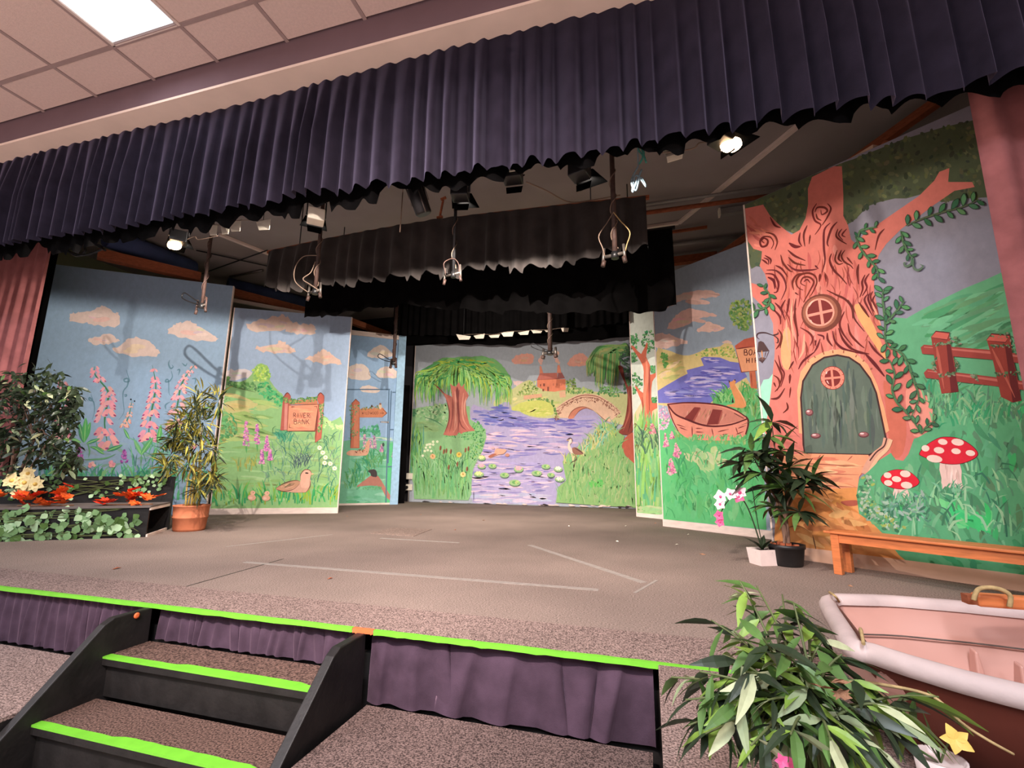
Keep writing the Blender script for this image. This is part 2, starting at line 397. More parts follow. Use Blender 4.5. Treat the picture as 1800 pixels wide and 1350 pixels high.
tag(drape('valance', 'velvet', (-7.6, 2.33), (3.1, 2.33), 3.205, interp((0, 2.40), (0.25, 2.385), (0.6, 2.31), (1, 2.285)), 0.115, 0.07, 3, hem=0.018, per=14),
    'wide purple velvet valance in sharp pleats along the top of the stage', 'valance')
tag(drape('inner_border', 'black_cloth', (-7.5, 2.40), (3.1, 2.40), 3.2, interp((0, 2.36), (0.3, 2.33), (0.62, 2.29), (1, 2.28)), 0.19, 0.03, 5, hem=0.05),
    'black cloth border hanging just behind the purple valance with a ragged hem', 'border')
tag(drape('faded_border', 'grey_cloth', (-3.86, 3.82), (0.07, 3.82), interp((0, 2.90), (0.25, 2.955), (0.5, 2.975), (0.8, 2.94), (1, 2.91)), interp((0, 2.45), (0.12, 2.42), (0.5, 2.40), (0.8, 2.37), (1, 2.44)), 0.17, 0.06, 11, kind='wave', hem=0.035),
    'short faded black border with wide soft pleats above the middle of the stage', 'border')
tag(drape('long_border', 'black_cloth', (-4.07, 4.7), (0.33, 4.7), interp((0, 2.96), (1, 3.04)), interp((0, 2.43), (0.3, 2.49), (0.6, 2.28), (0.94, 2.17), (1, 2.2)), 0.30, 0.035, 13, kind='wave', hem=0.02),
    'long flat black border hanging behind the faded border', 'border')
tag(drape('rear_border', 'black_cloth', (-3.95, 6.6), (-0.2, 6.6), 3.62, interp((0, 2.74), (0.5, 2.62), (1, 2.66)), 0.12, 0.03, 17, kind='wave', hem=0.012),
    'black gathered border above the river backdrop, the one with card flags below it', 'border')
tag(drape('back_border', 'black_cloth', (-4.3, 7.45), (-0.05, 7.45), 3.62, interp((0, 2.86), (0.25, 2.78), (0.5, 2.69), (0.8, 2.66), (1, 2.72)), 0.5, 0.02, 19, kind='wave', hem=0.015),
    'plain black border hung lowest at the back, over the top of the river backdrop', 'border')
tag(drape('side_curtain', 'house_velvet', (-7.7, 3.15), (-6.05, 3.15), 3.2, 0.005, 0.15, 0.06, 23, kind='wave', hem=0.0, nz=10),
    'plum velvet side curtain behind the leafy fig tree', 'curtain')
tag(drape('side_curtain', 'house_velvet', (1.64, 2.63), (3.15, 2.72), 3.2, 0.005, 0.16, 0.06, 29, kind='wave', hem=0.0, nz=10),
    'plum velvet side curtain beside the painted tree with the round window', 'curtain')
tag(drape('masking_leg', 'black_cloth', (-7.2, 3.42), (-6.40, 3.40), 3.3, 0.005, 0.2, 0.05, 31, kind='wave', hem=0.0, nz=8),
    'black masking cloth hanging between the plum curtain and the foxglove flat', 'curtain')
# ------------------------------------------------------------------ painted scenery flats
# Murals are real paint shapes laid on each flat. Shapes are drawn in the frame of reference of the
# survey picture and carried onto the flat's own plane, so they lie flat on the boards at true size.
ZS = dict(I=(0, 0, 1), A=(60, 600, .2), AC=(0, 400, .25182), B=(360, 600, .14444), B2=(360, 730, .14444), BC=(350, 500, .31119),
          D=(585, 560, .2518), E1=(715, 610, .12593), E2=(870, 600, .14444), E3=(715, 740, .12222), E4=(900, 740, .12778),
          S1=(1095, 520, .17781), S2=(1095, 700, .17781), T1=(1300, 280, .20734), T2=(1300, 500, .20734),
          T3=(1500, 260, .22222), T4=(1500, 500, .22222), T5=(1380, 740, .23333))
def zz(k, pts):
    ox, oy, s = ZS[k]; return [(ox+x*s, oy+y*s) for x, y in pts]
def rough(pts, n=4, amp=0.0, rnd=None, closed=True):
    P = [Vector((*p, 0)) for p in pts]; k = len(P); out = []
    for i in range(k if closed else k-1):
        a, b, c, d = (P[(i-1) % k], P[i], P[(i+1) % k], P[(i+2) % k]) if closed else (P[max(i-1, 0)], P[i], P[i+1], P[min(i+2, k-1)])
        for j in range(n):
            t = j/n
            q = 0.5*((2*b)+(c-a)*t+(2*a-5*b+4*c-d)*t*t+(3*b-a-3*c+d)*t**3)
            if amp and rnd: q += Vector((rnd.uniform(-amp, amp), rnd.uniform(-amp, amp), 0))
            out.append((q.x, q.y))
    if not closed: out.append(tuple(P[-1][:2]))
    return out
def inside(p, poly):
    x, y = p; r = False; j = len(poly)-1
    for i in range(len(poly)):
        xi, yi = poly[i]; xj, yj = poly[j]
        if (yi > y) != (yj > y) and x < (xj-xi)*(y-yi)/(yj-yi)+xi: r = not r
        j = i
    return r

class Flat:
    def __init__(s, label, p0, p1, H, sky, seed, base=0.10, step=0.000014, thick=0.035, name='scenery_flat', grp=None):
        s.p0 = Vector((*p0, 0)); s.p1 = Vector((*p1, 0)); s.L = (s.p1-s.p0).length; s.H = H
        s.d = (s.p1-s.p0)/s.L; s.n = Vector((s.d.y, -s.d.x, 0)); s.rnd = random.Random(seed)
        s.root = thing(name, label, 'scenery flat', s.p0, grp)
        s.h = 0.0006; s.step = step; s.rand = False; s.base = base; s.mb = None; s.k = 'I'
        mb = MB(); s._slab(mb, 0, s.L, 0.004, H, -thick, 0, rgb(*sky)); mb.build('panel', 'paint', s.root)
        if base:
            mb = MB(); s._slab(mb, -0.004, s.L+0.004, 0.0, base, 0.0, 0.008, None); mb.build('base_strip', 'white_wood', s.root)
        for u0, u1 in ((s.L, s.L+0.012), (-0.012, 0)):
            mb = MB(); s._slab(mb, u0, u1, 0, H, -thick-0.02, 0.004, None); mb.build('edge_trim', 'white_wood', s.root)
        for u in (0.06, s.L-0.06):
            mb = MB(); s._slab(mb, u-0.03, u+0.03, 0, H-0.02, -thick-0.04, -thick, None); mb.build('back_stile', 'raw_wood', s.root)
    def at(s, u, z, o=0.0): return s.p0 + s.d*u + s.n*o + Vector((0, 0, z))
    def _slab(s, mb, u0, u1, z0, z1, o0, o1, col):
        v = [s.at(u, z, o) for o in (o0, o1) for u, z in ((u0, z0), (u1, z0), (u1, z1), (u0, z1))]
        mb.add(v, [(3, 2, 1, 0), (4, 5, 6, 7), (0, 1, 5, 4), (1, 2, 6, 5), (2, 3, 7, 6), (3, 0, 4, 7)], col)
    def map(s, x, y, o):
        p = on_plane(x, y, s.p0, s.n) - s.p0
        return s.at(min(max(p.dot(s.d), 0.001), s.L-0.001), min(max(p.z, max(0.012, s.base)), s.H-0.002), o)
    def part(s, name):
        s.end(); s.mb = MB(); s.pn = name; s.i = 0; return s
    def end(s):
        if s.mb and s.mb.f:
            o = s.mb.build(s.pn, 'paint', s.root)
            if s.pn == 'chipped_paint': o['kind'] = 'stuff'
        s.mb = None
    def off(s):
        if s.rand: s.i += 1; return s.h + (s.i % 14)*s.step
        s.h += s.step; return s.h
    def many(s, on):
        s.rand = on; s.h += s.step*(1 if on else 15)
    def z(s, k): s.k = k; return s
    def _px(s, pts): return zz(s.k, pts)
    def jit(s, col, j):
        return rgb(*[min(255, max(0, c + s.rnd.uniform(-j, j)*0.6 + d)) for c, d in zip(col, [s.rnd.uniform(-j, j)*0.5]*3)])
    def poly(s, pts, col, sm=0, amp=0.0, j=0):
        P = s._px(pts)
        if sm: P = rough(P, sm, amp*ZS[s.k][2], s.rnd)
        o = s.off(); s.mb.add([s.map(x, y, o) for x, y in P], [tuple(range(len(P)))], s.jit(col, j)); return s
    def st(s, pts, wd, col, sm=4, taper=(0.25, 0.15), j=0):
        P = rough(s._px(pts), sm, closed=False) if len(pts) > 2 and sm else s._px(pts)
        if len(P) == 2: P = [(P[0][0]+(P[1][0]-P[0][0])*q, P[0][1]+(P[1][1]-P[0][1])*q) for q in (0, .25, .6, 1)]
        return s._rib(P, wd*ZS[s.k][2]*(1 if s.rand else 1.35), s.jit(col, j), taper)
    def _rib(s, P, wd, col, taper):
        o = s.off(); n = len(P); vs = []
        for i, (x, y) in enumerate(P):
            a, b = P[max(i-1, 0)], P[min(i+1, n-1)]; dx, dy = b[0]-a[0], b[1]-a[1]; l = math.hypot(dx, dy) or 1
            t = i/max(n-1, 1)
            k = (taper[0]+(1-taper[0])*min(1, t*3))*(taper[1]+(1-taper[1])*min(1, (1-t)*2.2))*wd/2
            vs += [s.map(x-dy/l*k, y+dx/l*k, o), s.map(x+dy/l*k, y-dx/l*k, o)]
        s.mb.add(vs, [(2*i, 2*i+1, 2*i+3, 2*i+2) for i in range(n-1)], col); return s
    def dab(s, x, y, rx, ry, col, rot=0.0, n=9, j=0):
        c, q = math.cos(rot), math.sin(rot)
        s.poly([(x+rx*math.cos(2*PI*i/n)*c-ry*math.sin(2*PI*i/n)*q, y+rx*math.cos(2*PI*i/n)*q+ry*math.sin(2*PI*i/n)*c) for i in range(n)], col, j=j); return s
    def pick(s, reg):
        xs = [p[0] for p in reg]; ys = [p[1] for p in reg]
        for _ in range(60):
            p = (s.rnd.uniform(min(xs), max(xs)), s.rnd.uniform(min(ys), max(ys)))
            if inside(p, reg): return p
        return p
    def dabs(s, reg, n, r, cols, asp=0.6, rot=(0, 3.14), nn=6):
        s.many(True)
        for _ in range(n):
            x, y = s.pick(reg); a = s.rnd.uniform(*r); s.dab(x, y, a, a*asp, s.rnd.choice(cols), s.rnd.uniform(*rot), nn, 8)
        s.many(False); return s
    def brush(s, reg, n, ln, wd, cols, ang=0.0, spread=0.15, bend=0.1):
        """short brush strokes at a common angle (0 = level)"""
        s.many(True)
        for _ in range(n):
            for _t in range(5):
                x, y = s.pick(reg); l = s.rnd.uniform(*ln)/2*(1-.15*_t); a = ang+s.rnd.uniform(-spread, spread); b = s.rnd.uniform(-bend, bend)*l
                dx, dy = math.cos(a)*l, math.sin(a)*l
                if inside((x-dx, y-dy), reg) and inside((x+dx, y+dy), reg): break
            else: continue
            s.st([(x-dx, y-dy), (x-dy/l*b, y+dx/l*b), (x+dx, y+dy)], s.rnd.uniform(*wd), s.rnd.choice(cols), 3, j=6)
        s.many(False); return s
    def grass(s, reg, n, ln, wd, cols, lean=0.35):
        s.many(True)
        for _ in range(n):
            x, y = s.pick(reg); l = s.rnd.uniform(*ln); a = s.rnd.gauss(0, lean)
            s.st([(x, y), (x+math.sin(a)*l*0.45, y-l*0.55), (x+math.sin(a*1.6)*l, y-l*math.cos(a))], s.rnd.uniform(*wd), s.rnd.choice(cols), 2, (0.8, 0.05), j=8)
        s.many(False); return s
    def cloud(s, pts, col=(222, 200, 190), amp=8):
        s.part('painted_cloud'); s.poly(pts, col, 5, amp)
        cx = sum(p[0] for p in pts)/len(pts); cy = sum(p[1] for p in pts)/len(pts)
        for k in range(4):
            q = s.rnd.uniform(0.3, 0.75); ox, oy = s.rnd.uniform(-.2, .2), s.rnd.uniform(-.1, .2)
            rx = max(abs(p[0]-cx) for p in pts); ry = max(abs(p[1]-cy) for p in pts)
            s.dab(cx+ox*rx*2, cy+oy*ry*2, rx*q*0.5, ry*q*0.35, tuple(c+s.rnd.choice((-9, 8)) for c in col), s.rnd.uniform(-.1, .25), 12)
        return s
    def text(s, word, x, y, wd, ht, gap, col, pen, slope=0.0):
        for ch in word:
            for ln_ in GLYPH.get(ch, []):
                s.st([(x+px*wd, y+py*ht+slope*(x+px*wd)) for px, py in ln_], pen, col, 3 if len(ln_) > 3 else 0, (0.8, 0.7))
            x += wd+gap
        return s
    def bells(s, path, w0, w1, n, col, dark, stem=(70, 130, 90)):
        """a foxglove spire: bells in pairs up a stem"""
        P = rough(path, 6, closed=False); s.st(path, w0*0.12, stem)
        for i in range(n):
            t = (i+0.3)/n; q = P[min(int(t*(len(P)-1)), len(P)-1)]; w_ = w0+(w1-w0)*t
            for sx in (-1, 1, 0):
                if sx == 0 and i % 2: continue
                x, y = q[0]+sx*w_*0.5+s.rnd.uniform(-.1, .1)*w_, q[1]+s.rnd.uniform(-.15, .15)*w_
                a = w_*s.rnd.uniform(0.36, 0.5)
                g = sx or s.rnd.choice((-1, 1)); s.poly([(x-g*a*0.65, y-a*0.6), (x+g*a*0.1, y-a*0.75), (x+g*a*0.8, y+a*0.1), (x+g*a*1.0, y+a*0.55), (x+g*a*0.5, y+a*0.85), (x-g*a*0.1, y+a*0.6)], col, 3, j=14)
                if w_ > w0*0.45: s.dab(x+sx*a*0.75, y+a*0.5, a*0.34, a*0.17, dark, sx*0.5, 8, 10)
        return s
GLYPH = {
 'A': [[(0, 1), (.45, 0), (1, 1)], [(.2, .62), (.8, .62)]], 'B': [[(.1, 0), (.1, 1)], [(.1, 0), (.7, .05), (.75, .4), (.15, .48)], [(.15, .48), (.9, .55), (.9, .95), (.1, 1)]],
 'D': [[(.1, 0), (.1, 1)], [(.1, 0), (.8, .15), (.9, .75), (.1, 1)]], 'E': [[(.9, .02), (.1, 0), (.1, 1), (.9, 1)], [(.1, .5), (.7, .5)]],
 'H': [[(.1, 0), (.1, 1)], [(.9, 0), (.9, 1)], [(.1, .5), (.9, .5)]], 'I': [[(.5, 0), (.5, 1)]], 'K': [[(.1, 0), (.1, 1)], [(.9, 0), (.15, .55)], [(.35, .45), (1, 1)]],
 'L': [[(.1, 0), (.1, 1), (.9, 1)]], 'N': [[(.05, 1), (.1, 0), (.9, 1), (.95, 0)]], 'O': [[(.5, 0), (.05, .35), (.3, .98), (.85, .8), (.9, .2), (.5, 0)]],
 'R': [[(.1, 0), (.1, 1)], [(.1, 0), (.8, .08), (.8, .42), (.15, .5)], [(.35, .5), (1, 1)]], 'S': [[(.9, .1), (.2, .05), (.15, .4), (.85, .6), (.8, .95), (.05, .95)]],
 'T': [[(0, 0), (1, 0)], [(.5, 0), (.5, 1)]], 'V': [[(0, 0), (.45, 1), (1, 0)]], 'W': [[(0, 0), (.2, 1), (.5, .3), (.75, 1), (1, 0)]], '>': [[(0, .5), (1, .5)], [(.6, .1), (1, .5), (.6, .9)]],
}
G1, G2, G3, G4, G5 = (60, 150, 96), (112, 176, 112), (150, 190, 126), (84, 128, 92), (172, 196, 140)
PINK, PEACH, MAG = (236, 166, 172), (238, 186, 164), (176, 78, 128)

# ---- the foxglove flat, house left
f = Flat('blue scenery flat painted with tall pink foxgloves behind the ivy planter', (-7.2, 3.527), (-5.40, 4.82), 3.05, (150, 176, 200), 1, base=0)
f.z('AC')
f.cloud([(490, 650), (500, 602), (560, 592), (650, 582), (720, 545), (790, 590), (830, 603), (825, 690), (700, 685), (600, 668)])
f.cloud([(1175, 740), (1210, 682), (1260, 665), (1330, 650), (1390, 690), (1450, 730), (1525, 775), (1430, 795), (1300, 770)])
f.cloud([(610, 790), (680, 760), (760, 747), (835, 790), (740, 815), (660, 815)])
f.cloud([(780, 850), (850, 820), (890, 775), (960, 767), (1040, 800), (1100, 850), (1105, 890), (980, 905), (880, 890)])
f.z('A').part('painted_undergrowth')
f.brush([(120, 900), (1500, 860), (1520, 1170), (40, 1170)], 70, (60, 170), (14, 30), [(140, 168, 178), (132, 176, 160), (150, 176, 190)], 0.0, 0.6)
f.grass([(40, 1240), (1560, 1240), (1560, 1170), (40, 1170)], 150, (50, 150), (9, 20), [(76, 168, 130), (110, 190, 150), (90, 150, 150), (130, 190, 130)], 0.3)
f.grass([(40, 1400), (1560, 1400), (1560, 1190), (40, 1190)], 120, (60, 140), (12, 26), [(70, 150, 110), (100, 176, 130), (90, 150, 130)], 0.3)
f.grass([(850, 1150), (1250, 1100), (1250, 900), (1080, 860), (860, 950)], 40, (80, 190), (8, 16), [(96, 168, 128), (120, 180, 150), (90, 140, 130)], 0.4)
for pts in ([(810, 250), (828, 310), (838, 350), (800, 355), (792, 335), (826, 330), (820, 390), (785, 440), (782, 520), (790, 620), (745, 690)],
            [(1192, 165), (1182, 200), (1200, 238), (1222, 225), (1210, 205)], [(1205, 260), (1215, 310), (1190, 350), (1155, 355), (1165, 335), (1182, 350), (1185, 450), (1200, 480)],
            [(500, 465), (515, 520), (485, 515), (490, 495), (525, 540), (530, 620), (510, 690)], [(410, 630), (385, 640), (400, 690), (370, 740)],
            [(1300, 190), (1330, 215), (1345, 190)], [(1255, 255), (1280, 250), (1268, 300)], [(1385, 330), (1420, 330), (1410, 380)],
            [(1160, 600), (1155, 560), (1200, 530)], [(790, 470), (812, 470), (805, 485), (792, 478)], [(405, 520), (420, 560), (390, 570)]):
    f.st(pts, 10, (104, 140, 156), 5)
f.part('painted_foxglove').bells([(245, 850), (255, 640), (262, 450), (245, 340)], 92, 45, 11, PINK, (150, 70, 90))
f.part('painted_foxglove').bells([(645, 900), (620, 720), (640, 560), (650, 440), (540, 300), (532, 220)], 115, 42, 14, PINK, (160, 80, 120))
f.part('painted_foxglove').bells([(1000, 850), (1025, 660), (1055, 500), (1070, 380), (1040, 210)], 100, 36, 13, PINK, (150, 60, 120))
f.part('painted_foxglove').bells([(1225, 760), (1260, 560), (1290, 400), (1340, 300), (1420, 200)], 88, 32, 12, (238, 178, 180), (160, 80, 110))
f.part('painted_foxglove').bells([(795, 745), (835, 650), (862, 515)], 48, 20, 8, PEACH, (170, 100, 110))
f.dab(852, 511, 8, 8, (30, 40, 50)).dab(884, 526, 7, 7, (30, 40, 50))
f.part('painted_leaves')
for (x, y, l, a) in ((440, 890, 190, -.25), (440, 890, 190, .3), (445, 880, 210, .05), (420, 890, 120, -1.2), (460, 900, 130, 1.2), (840, 860, 110, -.5), (620, 960, 130, -1.3), (640, 965, 150, 1.2), (620, 990, 110, -1.0), (950, 1000, 150, -.5), (940, 1000, 190, .6), (1090, 900, 170, .15), (1170, 860, 140, .6), (1040, 1060, 140, .3)):
    ex, ey = x+math.sin(a)*l, y-math.cos(a)*l; nx, ny = math.cos(a)*l*.13, math.sin(a)*l*.13
    f.poly([(x, y), ((x*.6+ex*.4)-nx, (y*.6+ey*.4)-ny), (ex, ey), ((x*.5+ex*.5)+nx, (y*.5+ey*.5)+ny)], f.rnd.choice([(92, 172, 104), (120, 188, 126), (84, 156, 110)]), 4, j=12)
    f.st([(x, y), (ex, ey)], 7, (150, 206, 130))
for pts in ([(470, 890), (490, 960), (480, 1020)], [(945, 1000), (940, 1100)], [(600, 960), (560, 930), (548, 880)], [(430, 1040), (620, 1030), (720, 990)]): f.st(pts, 11, (110, 166, 124))
for (x, y0, y1, wd) in ((402, 925, 1045, 36), (285, 1005, 1078, 34), (795, 955, 1078, 36)):
    f.part('painted_lupin')
    for k in range(46):
        t = f.rnd.random(); f.dab(x+f.rnd.uniform(-1, 1)*wd*(0.3+.7*t), y0+(y1-y0)*t, 9, 8, f.rnd.choice([(170, 92, 166), (196, 120, 190), (140, 72, 150)]), 0, 6, 10)
for x, y in ((505, 1078), (690, 1072), (1405, 925)):
    f.part('painted_tulip')
    for k in range(9): f.dab(x+f.rnd.uniform(-26, 26), y+f.rnd.uniform(-22, 22), 17, 14, f.rnd.choice([PINK, (240, 190, 180), (226, 150, 160)]), f.rnd.uniform(0, 3), 8, 8)
f.end()

# ---- the river bank flat
f = Flat('scenery flat painted with a wooden river bank sign, green hill and duckling', (-5.37, 4.865), (-4.05, 5.62), 2.75, (156, 176, 200), 2, base=0.075)
f.z('BC')
f.cloud([(265, 235), (340, 200), (420, 185), (480, 175), (520, 205), (560, 230), (430, 262), (320, 268)], (216, 190, 176))
f.cloud([(490, 265), (520, 238), (590, 222), (645, 232), (655, 275), (580, 283)], (216, 190, 176))
f.cloud([(315, 355), (400, 345), (460, 320), (500, 340), (545, 378), (480, 388), (380, 384)], (216, 186, 170))
f.cloud([(595, 420), (650, 395), (700, 370), (745, 392), (800, 450), (690, 446)], (216, 186, 170))
f.cloud([(125, 490), (200, 480), (300, 488), (290, 520), (180, 540), (130, 530)], (206, 196, 196))
f.z('B').part('painted_hill')
f.poly([(140, 420), (240, 400), (300, 480), (420, 490), (540, 440), (620, 300), (690, 270), (780, 320), (790, 470), (880, 590), (960, 660), (990, 760), (1440, 900), (1530, 980), (1700, 1000), (1700, 2150), (0, 2150), (60, 1100)], (142, 184, 122), 3, 4)
f.brush([(150, 560), (900, 760), (960, 1240), (60, 1240)], 60, (150, 460), (24, 60), [(150, 178, 104), (172, 190, 120), (132, 172, 100), (190, 182, 124)], 0.18, 0.12)
f.poly([(220, 760), (420, 720), (640, 760), (520, 830), (300, 870)], (192, 184, 124), 5, 8)
f.brush([(230, 750), (600, 760), (500, 850), (260, 850)], 12, (120, 320), (14, 30), [(202, 180, 120), (180, 180, 110)], 0.12, 0.1)
f.st([(240, 520), (420, 570), (620, 620)], 12, (96, 116, 72))
f.part('painted_dark_shrubs')
f.dabs([(190, 420), (280, 410), (330, 500), (600, 500), (640, 600), (400, 560), (180, 500)], 100, (12, 26), [(96, 146, 84), (120, 168, 100), (86, 130, 84)])
f.part('painted_lime_tree').dabs([(600, 480), (590, 340), (680, 280), (780, 320), (790, 480)], 110, (12, 26), [(170, 206, 96), (150, 190, 100), (196, 222, 120), (126, 176, 96)])
f.part('painted_green_shrubs').dabs([(640, 520), (760, 500), (830, 590), (960, 680), (920, 790), (760, 700), (640, 610)], 110, (12, 28), [(70, 170, 110), (90, 186, 120), (110, 180, 110), (60, 140, 90)])
f.part('painted_round_bush').dabs([(110, 900), (200, 850), (330, 880), (400, 1040), (380, 1130), (200, 1240), (90, 1200)], 150, (14, 34), [(108, 172, 108), (92, 150, 92), (120, 180, 120), (140, 150, 90)])
f.st([(280, 880), (345, 920), (350, 960), (385, 1000), (390, 1080)], 14, (60, 150, 100))
f.part('painted_pale_bush').dabs([(1440, 900), (1530, 990), (1690, 1020), (1690, 1070), (1430, 1060)], 40, (14, 30), [(170, 206, 130), (190, 216, 150)])
f.z('B2').part('painted_meadow')
mead = [(60, 330), (880, 190), (1700, 180), (1640, 1040), (20, 1060)]
f.brush(mead, 90, (120, 400), (18, 44), [(150, 188, 124), (136, 176, 108), (160, 196, 136), (146, 176, 112)], 0.04, 0.15)
f.grass([(850, 300), (1650, 250), (1620, 900), (700, 850)], 190, (70, 180), (5, 13), [(110, 156, 120), (90, 140, 110), (150, 186, 140), (120, 150, 126), (70, 120, 100)], 0.45)
f.grass([(1080, 660), (1270, 640), (1260, 540), (1090, 560)], 40, (70, 170), (5, 10), [(60, 84, 88), (90, 110, 110)], 0.35)
f.grass([(880, 350), (1050, 330), (1040, 260), (900, 260)], 26, (70, 150), (10, 20), [(60, 140, 110), (90, 160, 120)], 0.6)
f.grass([(20, 1110), (1600, 1090), (1600, 960), (20, 980)], 170, (90, 230), (12, 30), [(70, 166, 96), (110, 180, 90), (150, 176, 70), (60, 150, 96), (140, 190, 120)], 0.22)
f.grass([(380, 620), (640, 560), (660, 700), (400, 700)], 30, (60, 130), (8, 16), [(170, 170, 90), (120, 160, 100)], 0.3)
for pts in ([(560, 25), (620, 40), (690, 110), (700, 180)], [(1460, 300), (1490, 270), (1460, 250), (1470, 280)], [(1540, 330), (1530, 290), (1580, 250), (1560, 240)], [(830, 230), (830, 160), (870, 130)]): f.st(pts, 8, (90, 130, 84))
for (x, y0, y1, wd) in ((505, 75, 370, 46), (637, 110, 350, 36), (757, 250, 440, 36), (695, 420, 590, 32), (797, 420, 545, 32)):
    f.part('painted_lupin'); f.st([(x, y1), (x+4, y1+90)], 16, (90, 160, 90))
    for k in range(80):
        t = f.rnd.random(); f.dab(x+f.rnd.uniform(-1, 1)*wd*(0.25+.75*t), y0+(y1-y0)*t, 12, 10, f.rnd.choice([(196, 110, 170), (214, 132, 180), (160, 86, 160), (226, 160, 190)]), 0, 6, 10)
for x, y in ((1398, 396), (1437, 455), (1470, 513), (1460, 580), (1528, 590), (1580, 645)):
    f.part('painted_daisy')
    for k in range(7): f.dab(x+math.cos(k*.9)*17, y+math.sin(k*.9)*17, 13, 11, (238, 236, 200), 0, 7, 4)
    f.dab(x, y, 9, 8, (216, 190, 100))
f.part('painted_duckling')
f.poly([(870, 890), (960, 850), (1080, 800), (1160, 805), (1280, 780), (1285, 860), (1240, 930), (1120, 940), (960, 925)], (208, 160, 136), 4, 2)
f.poly([(1165, 800), (1170, 720), (1210, 668), (1265, 665), (1300, 705), (1290, 750), (1275, 800), (1270, 870), (1180, 880)], (226, 172, 148), 4, 1)
f.poly([(870, 890), (980, 830), (1110, 795), (1160, 815), (1100, 880), (1000, 915), (920, 920)], (188, 142, 112), 4, 2)
f.brush([(900, 880), (1080, 810), (1130, 850), (960, 910)], 18, (50, 130), (6, 12), [(120, 110, 80), (216, 170, 140), (150, 110, 90)], -0.35, 0.2)
for pts in ([(1165, 790), (1170, 720), (1215, 665), (1270, 665), (1300, 705), (1285, 755)], [(865, 890), (980, 820), (1110, 792), (1160, 805)], [(870, 895), (960, 925), (1080, 900), (1160, 830)], [(1285, 800), (1280, 870), (1230, 940)]): f.st(pts, 7, (110, 70, 60))
f.dab(1243, 703, 22, 9, (50, 34, 34), 0.1).poly([(1300, 700), (1335, 712), (1300, 730)], (214, 190, 140))
for x, y, sgn in ((575, 985, 1), (748, 990, 1)):
    f.part('painted_chick'); f.dab(x, y+15, 52, 38, (218, 170, 142)); f.dab(x+12, y-42, 32, 28, (226, 178, 150)); f.dab(x-15, y+20, 26, 16, (234, 190, 168)); f.dab(x+18, y-46, 5, 5, (60, 40, 40)); f.st([(x-8, y+45), (x-10, y+80)], 6, (190, 140, 90))
f.z('B').part('painted_sign_post')
f.poly([(955, 690), (1005, 625), (1048, 665), (1050, 720), (1015, 1080), (920, 1085)], (176, 94, 82))
f.poly([(975, 760), (1012, 760), (1000, 1075), (965, 1080)], (206, 138, 124))
f.poly([(1365, 680), (1408, 628), (1455, 665), (1450, 760), (1420, 1180), (1345, 1235), (1340, 1160), (1385, 760)], (186, 100, 84))
f.poly([(1400, 770), (1440, 760), (1420, 1050), (1385, 1060)], (214, 148, 128))
for pts in ([(955, 690), (1005, 627), (1048, 668)], [(1365, 682), (1408, 628), (1455, 668)], [(1345, 1235), (1365, 1000), (1380, 780)]): f.st(pts, 9, (110, 56, 50))
f.part('painted_sign_board')
f.poly([(1050, 715), (1370, 710), (1375, 765), (1040, 770)], (196, 128, 96))
f.poly([(1025, 782), (1385, 768), (1340, 1085), (1005, 1090)], (222, 148, 116))
f.brush([(1050, 800), (1350, 790), (1320, 1060), (1030, 1070)], 22, (120, 280), (12, 30), [(230, 160, 124), (214, 136, 106), (232, 168, 130)], -0.05, 0.15)
for pts in ([(1025, 782), (1385, 768), (1340, 1092), (1005, 1092), (1025, 782)], [(1050, 800), (1100, 797)], [(1330, 795), (1365, 792), (1358, 830)], [(1035, 1000), (1030, 1050), (1080, 1056)]): f.st(pts, 9, (130, 66, 54), 0)
f.text('RIVER', 1078, 840, 32, 52, 10, (120, 66, 60), 6, 0.03); f.text('S', 1268, 842, 26, 50, 8, (176, 104, 90), 5, 0.03)
f.text('BANK', 1085, 925, 38, 60, 12, (120, 66, 60), 6, 0.02)
f.part('painted_ivy')
f.dabs([(960, 690), (1060, 690), (1100, 690), (1370, 680), (1370, 730), (1050, 760), (960, 740)], 90, (9, 18), [(110, 150, 84), (80, 130, 80), (150, 170, 100)])
f.dabs([(1390, 760), (1450, 760), (1440, 880), (1410, 1100), (1380, 1110), (1400, 860)], 60, (9, 18), [(110, 150, 84), (80, 130, 80), (150, 170, 100)])
f.end()

# ---- the door flat
f = Flat('narrow scenery flat with a painted panelled door, fingerpost and mole on a hill', (-4.90, 6.75), (-4.13, 7.35), 2.95, (150, 180, 210), 3, base=0.03)
f.z('D')
for pts in ([(245, 265), (260, 225), (330, 185), (390, 215), (420, 260), (330, 275)], [(100, 385), (110, 340), (180, 315), (240, 340), (258, 425), (130, 422)], [(300, 392), (330, 350), (380, 335), (440, 360), (465, 412), (340, 412)], [(190, 485), (250, 465), (320, 490), (315, 515), (215, 512)]):
    f.cloud(pts, (226, 208, 196), 3)
f.part('painted_meadow')
f.poly([(40, 860), (200, 830), (300, 850), (470, 860), (450, 1310), (10, 1310)], (120, 186, 150), 0)
f.brush([(70, 960), (440, 920), (440, 1290), (40, 1290)], 50, (60, 150), (12, 26), [(110, 180, 140), (130, 196, 160), (96, 176, 130), (150, 200, 170)], 0.0, 0.2)
f.poly([(385, 870), (460, 870), (445, 1300), (360, 1300)], (96, 190, 128))
f.grass([(80, 1200), (170, 1180), (370, 1000), (370, 960), (250, 960), (90, 1100)], 110, (30, 90), (5, 11), [(90, 160, 100), (110, 170, 110), (70, 150, 110)], 0.35)
f.dabs([(190, 760), (310, 740), (330, 830), (200, 830)], 60, (9, 18), [(100, 176, 140), (120, 190, 160), (80, 160, 120)])
f.brush([(100, 830), (470, 830), (470, 850), (100, 850)], 20, (60, 120), (8, 14), [(190, 210, 190), (110, 180, 160)], 0, 0.1)
